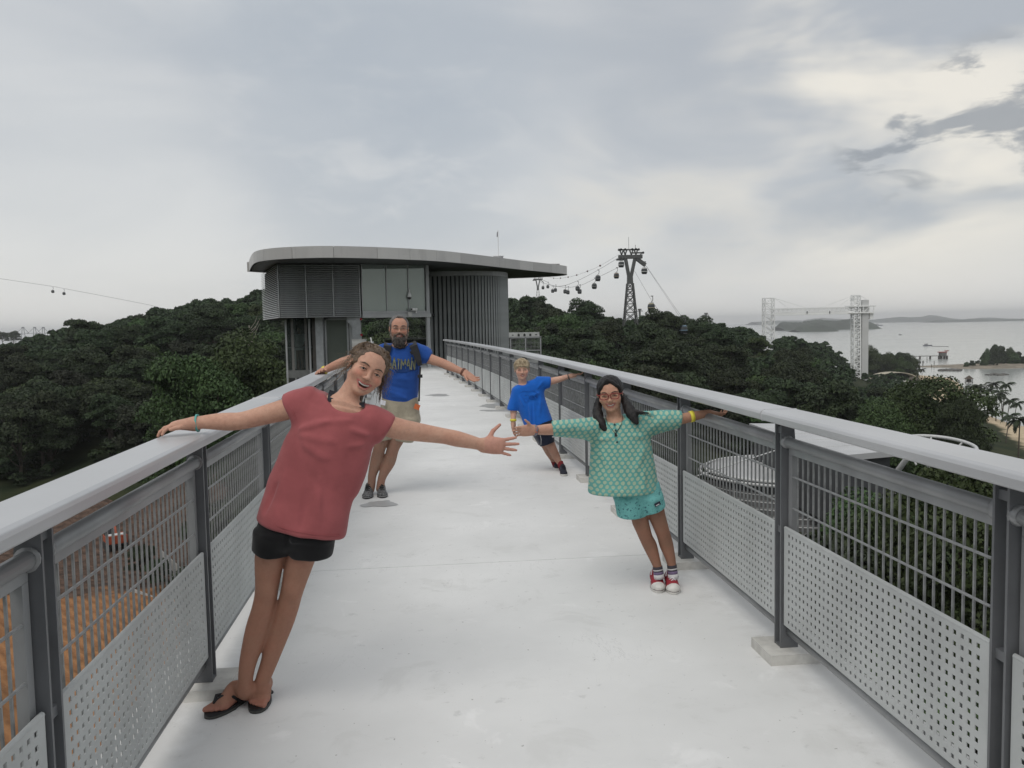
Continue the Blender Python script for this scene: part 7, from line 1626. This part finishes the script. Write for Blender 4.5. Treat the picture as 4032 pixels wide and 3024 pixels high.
rope([(2440, 1012, 289), (2350, 1066, 335), (2272, 1106, 410), (2222, 1124, 480), (2176, 1127, 550), (2157, 1112, 600), (2125, 1098, 640)], 'upper haul cable carrying gondolas from the large pylon to the left')
rope([(2436, 1052, 300), (2342, 1098, 345), (2284, 1124, 415), (2237, 1131, 485), (2187, 1126, 545), (2138, 1114, 610), (2112, 1100, 640)], 'lower haul cable carrying gondolas from the large pylon to the left')
BALLS = [(2363, 1046, 330), (2313, 1068, 370), (2271, 1083, 410), (2237, 1091, 450), (2207, 1095, 500), (2180, 1095, 550)]
rope([(2440, 1000, 289)] + BALLS + [(2122, 1082, 640)], 'thin topmost cable strung with marker balls left of the large pylon', .035)
for k, b in enumerate(BALLS): m = MB(); m.lathe(P(*b), [(.05, -.4), (.3, -.3), (.42, 0), (.3, .3), (.05, .4)], 8); o = m.build('marker_ball', plain('marker_ball', (.16, .10, .09), .6), None, True); tag(o, NAMES[k] + ' marker ball from the large pylon on the topmost cable', 'marker ball', 'marker balls on the cable')
rope([(2546, 1049, 285), (2669, 1226, 255), (2780, 1385, 230), (2880, 1520, 210), (2975, 1650, 192)], 'outer cable descending from the large pylon to the right')
rope([(2540, 1042, 285), (2666, 1232, 250), (2770, 1392, 225), (2870, 1530, 205), (2960, 1660, 190)], 'middle cable descending from the large pylon to the right')
rope([(2498, 1066, 288), (2559, 1172, 240), (2584, 1210, 236), (2680, 1356, 215), (2764, 1480, 205), (2880, 1640, 188)], 'inner cable descending from the large pylon to the right')
rope([(-60, 1088, 640), (0, 1097, 640), (208, 1128, 640), (252, 1136, 640), (560, 1195, 660), (640, 1215, 670)], 'thin cable crossing the sky at the far left', .04)
a = P(2925, 1652, 186); st = empty('cable_station_truss', a, 0, 'dark steel truss of the cable car station just above the right handrail', 'truss'); m = MB()
for z in (0, .9): m.bar((0, 0, z), (6.6, .5, z + .1), .18)
for k in range(9): m.bar((k * .73, 0, 0 if k % 2 else .9), ((k + 1) * .73, 0, .9 if k % 2 else 0), .10)
m.build('truss', M_PYL, st); m = MB(); m.bar((.5, 0, -14), (.5, 0, 0), .4); m.bar((6, .5, -14), (6, .5, 0), .4); m.build('leg', M_PYL, st)

# ------------------------------------------------------------------ white jump tower
YT = 507.0; T = lambda x, y, dy=0.0: P(x, y, YT) + np.array((0, dy, 0)); M_BW = plain('tower_white', (.78, .785, .77), .6, 0, .06, .1)
jt = empty('jump_tower', T(3400, 1520), 0, 'white bungee tower of two lattice towers joined by a high truss bridge', 'tower')
def jb(m, nm, mat=M_BW): return world_parent(m.build(nm, mat), jt)
def lattice(x0, x1, y0, y1, step, w, depth, nm):
    m = MB(); ys = np.arange(y0, y1 + 1, step)
    for x in (x0, x1):
        for d in (0, depth): m.bar(T(x, y0, d), T(x, y1, d), w)
    for k, (a, b) in enumerate(zip(ys[:-1], ys[1:])):
        for d in (0, depth): m.bar(T(x0, a, d), T(x1, a, d), w * .7); m.bar(T(x0 if k % 2 else x1, a, d), T(x1 if k % 2 else x0, b, d), w * .55)
        for x in (x0, x1): m.bar(T(x, a, 0), T(x, a, depth), w * .6); m.bar(T(x, a, 0), T(x, b, depth), w * .4)
    jb(m, nm)
lattice(3013, 3049, 1174, 1425, 21.5, .62, 5.5, 'left_tower'); lattice(3363, 3388, 1163, 1522, 14.5, .62, 4.5, 'right_tower')
m = MB()
for k, y in enumerate(range(1245, 1410, 20)): m.bar(T(3016, y, 2.5), T(3046, y + 18, 2.5), .9, .25)
jb(m, 'stair')
m = MB(); a, b = T(3396, 1181), T(3421, 1512); m.box(((a[0] + T(3421, 1181)[0]) / 2, YT + 2, (a[2] + b[2]) / 2), (25 * YT / F, 4.2, a[2] - b[2])); jb(m, 'lift_shaft', plain('shaft_white', (.52, .525, .515), .7, 0, .05, .1))
m = MB()
for yy in (1217, 1241): m.bar(T(3049, yy), T(3363, yy - 6.5), .6); m.bar(T(3049, yy, 4), T(3363, yy - 6.5, 4), .6)
n = 18
for k in range(n):
    x0, x1 = 3049 + 314 * k / n, 3049 + 314 * (k + 1) / n; e = 6.5 * k / n; m.bar(T(x0, 1217 - e), T(x0, 1241 - e), .35)
    for d in (0, 4): m.bar(T(x0, 1217 - e, d), T(x1, 1241 - e, d), .3)
    m.bar(T(x0, 1241 - e, 0), T(x0, 1241 - e, 4), .3)
jb(m, 'truss_bridge')
m = MB(); m.add([T(3049, 1231, -.1), T(3363, 1225, -.1), T(3363, 1233, -.1), T(3049, 1239, -.1), T(3049, 1231, .1), T(3363, 1225, .1), T(3363, 1233, .1), T(3049, 1239, .1)], [(0, 1, 2, 3), (7, 6, 5, 4), (0, 4, 5, 1), (3, 2, 6, 7), (1, 5, 6, 2), (0, 3, 7, 4)]); jb(m, 'parapet')
m = MB(); m.bar(T(3340, 1206, 2), T(3446, 1205, 2), 6.5, .7); m.bar(T(3340, 1232, 2), T(3444, 1231, 2), 6.5, .6); jb(m, 'platform')
m = MB()
for x in (3396, 3421, 3438): m.bar(T(x, 1206, -1), T(x, 1232, -1), .4)
m.bar(T(3421, 1206, -1), T(3396, 1232, -1), .3); m.bar(T(3432, 1233, 1), T(3432, 1256, 1), 1.8, 2.2); jb(m, 'cage')
m = MB()
for a, b in (((3050, 1174), (3110, 1217)), ((3050, 1174), (3180, 1214)), ((3363, 1163), (3230, 1212)), ((3363, 1163), (3297, 1210)), ((3388, 1163), (3420, 1185))): m.tube([T(*a), T(*b)], .12, 4)
jb(m, 'guy_cable')
for x, nm in ((3177, 'person standing on the high truss bridge near its middle'), (3266, 'person standing on the high truss bridge nearer the right tower')):
    c = T(x, 1236, -.5); r = empty('person', c, 0, nm, 'person'); v = Vox(c + (-.6, -.4, -.1), c + (.6, .4, 2.1), .06); v.chain([c + (0, 0, .05), c + (0, 0, .9)], [.14, .2], .1); v.chain([c + (0, 0, .9), c + (0, 0, 1.4)], [.2, .24], .1); v.cap(c + (0, 0, 1.62), c + (0, 0, 1.7), .13, .13, .1); v.chain([c + (.25, 0, 1.4), c + (.35, 0, .9)], [.08, .07], .1); v.chain([c + (-.25, 0, 1.4), c + (-.35, 0, .9)], [.08, .07], .1); world_parent(link('body', v.mesh('body', plain('dark_clothes', (.04, .04, .045), .9), 1)), r)

# ------------------------------------------------------------------ palms, beach, islets, pier
def palm_mesh(seed, h, lean):
    r = random.Random(seed); m = MB(); pts = [np.array((lean * (t ** 1.6) * h * .35, 0, t * h)) for t in (0, .25, .5, .75, 1)]; m.tube([pts[0] - (0, 0, 1)] + pts[1:], [.26, .19, .16, .14, .12], 7); tr = m.mesh('trunk', M_BARK, True)
    m = MB(); top = pts[-1]
    for k in range(24):
        a = k * 2.4 + r.uniform(-.2, .2); el = r.uniform(-.35, 1.15); L = r.uniform(3.0, 4.0); d = np.array((math.cos(a), math.sin(a), 0)); sd = np.array((-d[1], d[0], 0)); P0 = []
        for j in range(8):
            t = j / 7; ang = el - t * 1.35; P0.append((top if not P0 else P0[-1] + (d * math.cos(ang) + np.array((0, 0, math.sin(ang)))) * L / 7))
        for j in range(7):
            t = j / 7; w = .62 * math.sin(math.pi * (t * .86 + .1)); p, q = P0[j], P0[j + 1]
            for s_ in (-1, 1):
                for f in (0, .5): b = p + (q - p) * f; e = b + sd * s_ * w + (q - p) * .8 + np.array((0, 0, -w * .6)); m.add([b, b + (q - p) * .62, e + (q - p) * .36, e], [(0, 1, 2, 3)])
        m.tube(P0, .025, 3, False)
    return tr, m.mesh('fronds', M_FROND)
PALM = [palm_mesh(1, 11, .05), palm_mesh(2, 12.5, .3), palm_mesh(3, 9.5, -.25)]
def palm(px, py, d, k, label, group=None, s=1.0):
    """px, py: heart of the crown"""
    y = d; h = (11, 12.5, 9.5)[k] * s; lean = (.05, .3, -.25)[k] * h * .35; p = P(px, py, y); t = empty('palm_tree', (p[0] - lean, y, p[2] - h), 0, label, 'palm', group); t.scale = (s, s, s)
    for me, nm in zip(PALM[k], ('trunk', 'fronds')): o = bpy.data.objects.new(nm, me); COL.objects.link(o); o.parent = t
PL = 'coconut palm in the row on the beach at the right edge'
for i, (px, py, d, k, s) in enumerate(((3911, 1513, 378, 0, 1.05), (3963, 1515, 372, 1, 1.08), (3826, 1526, 385, 0, .9), (3857, 1523, 380, 2, 1.0), (3894, 1536, 370, 0, .95), (3940, 1546, 360, 2, 1.05), (3977, 1578, 345, 1, 1.0), (4004, 1589, 335, 1, .95), (3840, 1556, 370, 0, .9), (3925, 1566, 352, 0, 1.0))): palm(px, py, d, k, PL, 'palms at the right edge of the beach', s)
palm(3976, 1638, 282, 1, 'tall leaning palm on the sand nearest the right edge'); palm(3898, 1755, 262, 0, 'low bushy palm on the sand below the leaning palm', s=.45); palm(4016, 1655, 200, 0, 'large palm crown cut by the right edge of the picture', s=1.0); palm(3830, 1730, 255, 2, 'small palm by the sand left of the bushy palm', s=.7)
for i, (px, py, k, s) in enumerate(((3530, 1440, 0, .8), (3587, 1460, 1, .9), (3631, 1456, 0, .85), (3610, 1482, 2, .8), (3570, 1480, 0, .8), (3505, 1462, 0, .8), (3480, 1452, 1, .8), (3448, 1440, 0, .8), (3640, 1492, 2, .7))): palm(px, py, 610, k, 'small far palm by the sandy spit right of the white tower', 'far palms on the spit', s)
for i in range(26):
    px = 3425 + (i * 61) % 165; d = 640 + (i * 37) % 70; a = math.atan((px - CX) / F); x, y = d * math.sin(a), d * math.cos(a); top = np.interp(px, [3425, 3450, 3480, 3520, 3560, 3590], [1362, 1385, 1392, 1382, 1384, 1400]) + (i * 17) % 22; zt = P(px, top, y)[2]; s = max((zt + 42.6) / 10.8, .4); tree((8, 9)[i % 2], x, y, s * .9, 'tree in the far wood on the point right of the white tower', 'trees on the far point', 'forest_tree', z=-42.6 - 3.8 * s, sz=s * 1.3)
def islet():
    c = G(3960, 1452, SEA); r = MB(); n = 40; vs = []; L = [(1.0, -.6), (.92, .5), (.6, 1.6), (.2, 2.2)]
    for q_, z in L:
        for k in range(n): t = 2 * math.pi * k / n; w = 1 + .12 * math.sin(3 * t + 1) + .08 * math.sin(5 * t); vs.append((c[0] + 24 + 78 * q_ * w * math.cos(t), c[1] + 40 + 36 * q_ * w * math.sin(t), SEA + z))
    r.add(vs, [(i * n + k, i * n + (k + 1) % n, (i + 1) * n + (k + 1) % n, (i + 1) * n + k) for i in range(len(L) - 1) for k in range(n)] + [tuple((len(L) - 1) * n + k for k in range(n))]); o = r.build('islet_ground', plain('islet_sand', (.20, .17, .13), .9, 0, .3, .2)); tag(o, kind='structure')
    for i in range(30):
        px = 3805 + (i * 47) % 290; top = np.interp(px, [3800, 3830, 3860, 3900, 3930, 3980, 4032, 4100], [1428, 1408, 1404, 1360, 1350, 1364, 1394, 1396]) + (i * 13) % 34; y = c[1] + 24 + (i * 29) % 34; zt = P(px, top, y); x = zt[0]; zt = zt[2]; s = max((zt - SEA - .5) / 10.8, .35); tree((8, 9)[i % 2], x, y, min(s, .95), 'dark tree of the wooded islet off the beach', 'trees on the islet', 'islet_tree', z=SEA + .5 - 3.8 * s, sz=s * 1.3)
islet()
M_ROCK = plain('rock', (.10, .095, .085), .9, 0, .3, .4)
def rock_mesh(seed):
    bm = bmesh.new(); bmesh.ops.create_icosphere(bm, subdivisions=1, radius=1); r = random.Random(seed)
    for v in bm.verts: v.co *= r.uniform(.7, 1.15); v.co.z *= .6
    me = bpy.data.meshes.new('rock'); bm.to_mesh(me); bm.free(); me.materials.append(M_ROCK); return me
RK = [rock_mesh(i) for i in range(4)]
for i in range(34):
    px = 3702 + i * 3.0 if i < 26 else 3890 + (i - 26) * 10; py = 1456 + (i * 7) % 5 if i < 26 else 1474 + (i * 5) % 4; c = G(px, py, SEA + .2); o = bpy.data.objects.new('rock', RK[i % 4]); COL.objects.link(o); o.location = tuple(c); o.rotation_euler = (0, 0, i); s = 1.3 + (i * 13 % 7) * .2; o.scale = (s * 1.5, s * 1.5, s)
    tag(o, 'dark boulder of the low breakwater running out from the islet' if i < 26 else 'dark rock awash in front of the islet', 'rock', 'breakwater rocks' if i < 26 else 'rocks before the islet')
M_WOOD = plain('dark_timber', (.07, .06, .05), .85); M_THATCH = plain('thatch', (.075, .06, .045), .95, 0, .25, 2); M_REDR = plain('red_roof', (.26, .075, .06), .7)
def hut(px, py, w, h, label, roof=M_THATCH, z=None, name='beach_hut'):
    c = G(px, py, SEA) if z is None else G(px, py, z); r = empty(name, c, .3, label, 'hut')
    for a in (-1, 1):
        for b in (-1, 1): m = MB(); m.box((a * w * .33, b * w * .33, h * .28), (w * .06, w * .06, h * .6)); m.build('post', M_WOOD, r)
    m = MB(); m.box((0, 0, h * .12), (w * .8, w * .8, h * .06)); m.box((0, 0, h * .32), (w * .5, w * .5, h * .36)); m.build('body', M_WOOD, r)
    m = MB(); n = 4; m.lathe((0, 0, h * .55), [(w * .68, 0), (w * .36, h * .22), (w * .04, h * .45)], 8); m.build('roof', roof, r)
hut(3815, 1508, 4.6, 5.2, 'dark thatched hut standing in the shallow water before the islet'); hut(3607, 1440, 6.5, 5.0, 'small dark thatched pavilion at the end of the sandy spit'); hut(3596, 1512, 8, 5, 'dark thatched beach hut between the far palms', z=-42.5)
def pier():
    Y = 905; a = P(3580, 1398, Y); b = P(3698, 1398, Y); z = SEA + 3.6; r = empty('jetty', (a[0], Y, SEA), 0, 'long thin jetty with red roofed hut standing in the sea', 'jetty'); L = b[0] - a[0]
    m = MB(); m.bar((-20, 0, 3.6), (L + 9, 0, 3.6), 2.4, .5); m.bar((-20, 0, 4.5), (L, 0, 4.5), .12); m.build('deck', M_WOOD, r)
    for x in (-4, L * .36, L * .70): m = MB(); m.box((x, 0, 1.4), (1.4, 1.4, 4.2)); m.build('pile', M_WOOD, r)
    for x in (L, L + 2.6, L + 5.6, L + 8.4): m = MB(); m.box((x, 0, 1.4), (.8, 3.5, 4.2)); m.build('pile', M_WOOD, r)
    m = MB(); m.box((L + 3.6, 0, 5.6), (6.4, 4, 3.6)); m.build('hut_wall', plain('hut_grey', (.13, .13, .12), .8), r); m = MB(); m.box((L + 3.4, 0, 7.7), (8.2, 5.5, .9)); m.box((L + 8.2, 0, 9.0), (3.2, 3.5, .9)); m.box((L + 8.2, 0, 6.5), (.3, .3, 4.5)); m.build('hut_roof', M_REDR, r)
pier()
for k, (px, py, h) in enumerate(((3650, 1421, 4.2), (3636, 1430, 2.6), (3633, 1442, 5), (3678, 1443, 5.2), (3668, 1447, 3))):
    c = G(px, py, SEA); m = MB(); m.tube([c - (0, 0, 1), c + (0, 0, h)], .28, 7); o = m.build('mooring_post', M_WOOD); tag(o, 'dark mooring post standing in the water by the floating pontoon', 'post', 'mooring posts')
a = G(3616, 1444, SEA); b = G(3684, 1443, SEA); m = MB(); m.bar(a + (0, 0, .3), b + (0, 0, .3), 3.0, .8); o = m.build('pontoon', M_WOOD); tag(o, 'low dark floating pontoon at the end of the sandy spit', 'pontoon')
def boat(px, py, L, label, col, cab=True):
    c = G(px, py, SEA); r = empty('boat', c, .2, label, 'boat'); m = MB(); pr = [(-L / 2, -L * .1), (L * .3, -L * .12), (L / 2, 0), (L * .3, L * .12), (-L / 2, L * .1)]; m.prism(pr, -.2, L * .10); m.build('hull', plain('boat_%s' % label[:6], col, .6), r)
    if cab: m = MB(); m.box((-L * .22, 0, L * .17), (L * .28, L * .16, L * .14)); m.build('cabin', plain('boat_cabin', (.28, .28, .28), .6), r)
boat(3546, 1319, 11, 'small boat alone on the open water', (.10, .10, .11)); boat(3654, 1362, 16, 'boat towing a long low line near the jetty', (.12, .12, .14)); boat(3460, 1283, 60, 'long low ship near the horizon right of the white tower', (.12, .13, .15))
a = G(3668, 1364, SEA); b = G(3735, 1365, SEA); m = MB(); m.bar(a + (0, 0, .2), b + (0, 0, .2), 1.2, .6); o = m.build('towed_boom', M_WOOD); tag(o, 'long dark floating boom towed behind the boat', 'boom')
# buildings by the beach
M_BLD = plain('beach_building_white', (.52, .52, .50), .7)
c = G(3515, 1503, -42); r = empty('arched_pavilion', c, .1, 'white beach pavilion with long arched roof right of the white tower', 'building'); m = MB(); n = 14; R = 15
for k in range(n): t0, t1 = math.pi * k / n, math.pi * (k + 1) / n; m.bar((-R * math.cos(t0), 0, 2 + 4.6 * math.sin(t0)), (-R * math.cos(t1), 0, 2 + 4.6 * math.sin(t1)), 9, .4)
m.build('arched_roof', plain('sand_roof', (.50, .46, .37), .7), r); m = MB(); m.box((-3, -5.5, 1.2), (18, .6, 2.2)); m.box((0, 0, 1), (26, 7, 2)); m.build('wall', M_BLD, r)
for px, py, w, h, z, lb in ((3325, 1500, 6, 11, -41, 'white stepped building left of the white tower foot'), (3352, 1478, 4.5, 8, -41, 'small white block hard against the white tower'), (3215, 1390, 9, 2.2, -33, 'pale flat roof among the trees between the two white towers'), (3248, 1486, 11, 2.6, -38, 'low white roofed building in the wood left of the white tower'), (3600, 1530, 12, 2.4, -41.5, 'white awning roof in front of the far palms'), (3500, 1545, 5, 1.6, -40, 'small white roof among the trees right of the tower foot')):
    c = G(px, py, z); r = empty('beach_building', c, .2, lb, 'building'); m = MB(); m.box((0, 0, h / 2), (w, w * .7, h)); m.build('wall', M_BLD, r); m = MB(); m.box((0, 0, h + .12), (w * 1.08, w * .78, .24)); m.build('roof', plain('beach_roof', (.60, .60, .58), .6), r)
# far islands
def island(cols, Y, base_z, depth, name):
    m = MB(); vs = []; n = len(cols)
    for px, py in cols:
        t = P(px, py, Y); vs += [(t[0], Y - depth, base_z), (t[0], Y - depth * .5, base_z + (t[2] - base_z) * .72), (t[0], Y, t[2]), (t[0], Y + depth, base_z)]
    m.add(vs, [(4 * i + j, 4 * i + 4 + j, 4 * i + 5 + j, 4 * i + 1 + j) for i in range(n - 1) for j in range(3)]); o = m.build(name, plain('far_wood', (.030, .040, .026), .9, 0, .3, .01, coord='Object')); tag(o, kind='structure')
def prof(pts, rough, seed, step=4):
    r = np.random.RandomState(seed); x = np.arange(pts[0][0], pts[-1][0] + 1, step); y = np.interp(x, [p[0] for p in pts], [p[1] for p in pts]); e = np.minimum(np.minimum(x - x[0], x[-1] - x) / 20, 1); return list(zip(x, y + r.uniform(-rough, rough, len(x)) * e))
island(prof([(3060, 1290), (3070, 1272), (3090, 1268), (3120, 1270), (3160, 1268), (3190, 1262), (3225, 1257), (3250, 1262), (3300, 1263), (3330, 1257), (3400, 1256), (3425, 1270), (3432, 1288)], 2.0, 1), 3900, SEA, 120, 'wooded_island')
island(prof([(3125, 1300), (3145, 1284), (3180, 1276), (3225, 1271), (3250, 1278), (3268, 1286), (3275, 1298)], 1.6, 2), 3300, SEA, 90, 'wooded_island')
island(prof([(2960, 1268), (3060, 1262), (3160, 1262), (3200, 1254), (3240, 1252), (3300, 1256), (3440, 1258), (3500, 1252), (3545, 1247), (3580, 1250), (3630, 1247), (3660, 1240), (3690, 1242), (3745, 1254), (3800, 1258), (3850, 1252), (3900, 1250), (3960, 1254), (4040, 1256), (4500, 1250), (5200, 1240)], .7, 3, 8), 10500, SEA, 300, 'far_hills')
island(prof([(3665, 1266), (3690, 1259), (3760, 1259), (3830, 1254), (3900, 1257), (4032, 1254), (4400, 1248), (5200, 1240)], .8, 4, 6), 8200, SEA, 250, 'far_island')
# quay cranes and two hazy trees at the far left
M_CR = plain('crane_grey', (.22, .23, .24), .7)
for k, (px, lb) in enumerate(((92, 'leftmost of the hazy quay cranes above the forest'), (138, 'middle hazy quay crane above the forest'), (172, 'right hazy quay crane half hidden by trees'))):
    Y = 1500; o = P(px, 1322, Y); r = empty('quay_crane', o, 0, lb, 'crane'); s = Y / F; m = MB()
    for x in (-9, 9): m.bar((x * s, 0, -20 * s), (x * .3 * s, 0, 32 * s), 1.6 * s)
    m.bar((-6 * s, 0, 4 * s), (6 * s, 0, 4 * s), 1.4 * s); m.build('frame', M_CR, r); m = MB(); m.bar((-30 * s, 0, 8 * s), (0, 0, 34 * s), .9 * s); m.bar((0, 0, 34 * s), (22 * s, 0, 10 * s), 1.2 * s); m.bar((-32 * s, 0, 9 * s), (24 * s, 0, 10 * s), 1.2 * s); m.build('boom', M_CR, r); m = MB(); m.box((0, 0, 32 * s), (8 * s, 3, 5 * s)); m.build('machine_house', M_CR, r)
for px, s, lb in ((8, 1.3, 'pale hazy tree at the very left end of the skyline'), (52, 1.6, 'rounded hazy tree left of the quay cranes')): a = P(px, 1316, 950); tree(2, a[0], 950, s, lb, None, 'hazy_tree', z=a[2] - 11 * s)
# two people riding in the lift
def rider(x, y, top, skin, label):
    r = empty('person', (x, y, 0.01), 0, label, 'person'); v = Vox((x - .4, y - .3, 0), (x + .4, y + .3, 1.85), .025); c = np.array((x, y, 0.0))
    v.chain([c + (-.09, 0, .05), c + (-.08, 0, .5), c + (-.07, 0, .9)], [.06, .07, .09], .05); v.chain([c + (.09, 0, .05), c + (.08, 0, .5), c + (.07, 0, .9)], [.06, .07, .09], .05); v.loft([(c + (-.2, 0, 1.42), c + (.2, 0, 1.42), .1), (c + (-.16, 0, 1.1), c + (.16, 0, 1.1), .11), (c + (-.17, 0, .85), c + (.17, 0, .85), .12)], .05); v.cap(c + (0, 0, 1.4), c + (0, 0, 1.55), .06, .06, .04); v.ell(c + (0, 0, 1.64), (.085, .1, .12), .03)
    for s in (-1, 1): v.chain([c + (.2 * s, 0, 1.38), c + (.25 * s, -.05, 1.1), c + (.18 * s, -.2, .95)], [.055, .045, .035], .03)
    me = v.mesh('body', M_SKIN, 1); set_col(me, np.tile(np.array(skin), (len(v.V), 1))); world_parent(link('body', me), r)
    w = Vox((x - .4, y - .3, .7), (x + .4, y + .3, 1.6), .025); w.loft([(c + (-.21, 0, 1.45), c + (.21, 0, 1.45), .11), (c + (-.18, 0, 1.1), c + (.18, 0, 1.1), .125), (c + (-.19, 0, .8), c + (.19, 0, .8), .135)], .05)
    for s in (-1, 1): w.chain([c + (.18 * s, 0, 1.39), c + (.24 * s, -.03, 1.2)], [.075, .07], .03)
    world_parent(link('shirt', w.mesh('shirt', top, 1)), r); h = Vox((x - .2, y - .2, 1.5), (x + .2, y + .2, 1.85), .025); h.ell(c + (0, .02, 1.68), (.1, .115, .12), .02); h.ell(c + (0, -.12, 1.62), (.08, .08, .1), .02, '-'); world_parent(link('hair', h.mesh('hair', plain('rider_hair', (.01, .009, .008), .6), 1)), r)
rider(-8.62, 33.9, plain('white_top', (.55, .55, .55), .9), (.2, .12, .09), 'person in white top riding in the glass lift'); rider(-8.2, 34.1, plain('brown_top', (.10, .07, .06), .9), (.2, .12, .09), 'person in brown top riding in the glass lift')
# ------------------------------------------------------------------ haze
hz = NT('haze_air'); nt = hz.nt; out = nt.nodes['Material Output']; nt.nodes.remove(hz.b)
pv = nt.nodes.new('ShaderNodeVolumePrincipled'); pv.inputs['Color'].default_value = (.965, .975, .985, 1); pv.inputs['Density'].default_value = HAZE; pv.inputs['Anisotropy'].default_value = .2
nt.links.new(pv.outputs[0], out.inputs['Volume'])
m = MB(); m.box((0, 0, 21), (30000, 30000, 140)); m.v = [(x, y, z) for x, y, z in m.v]
hb = m.build('haze', hz.m); hb['kind'] = 'stuff'
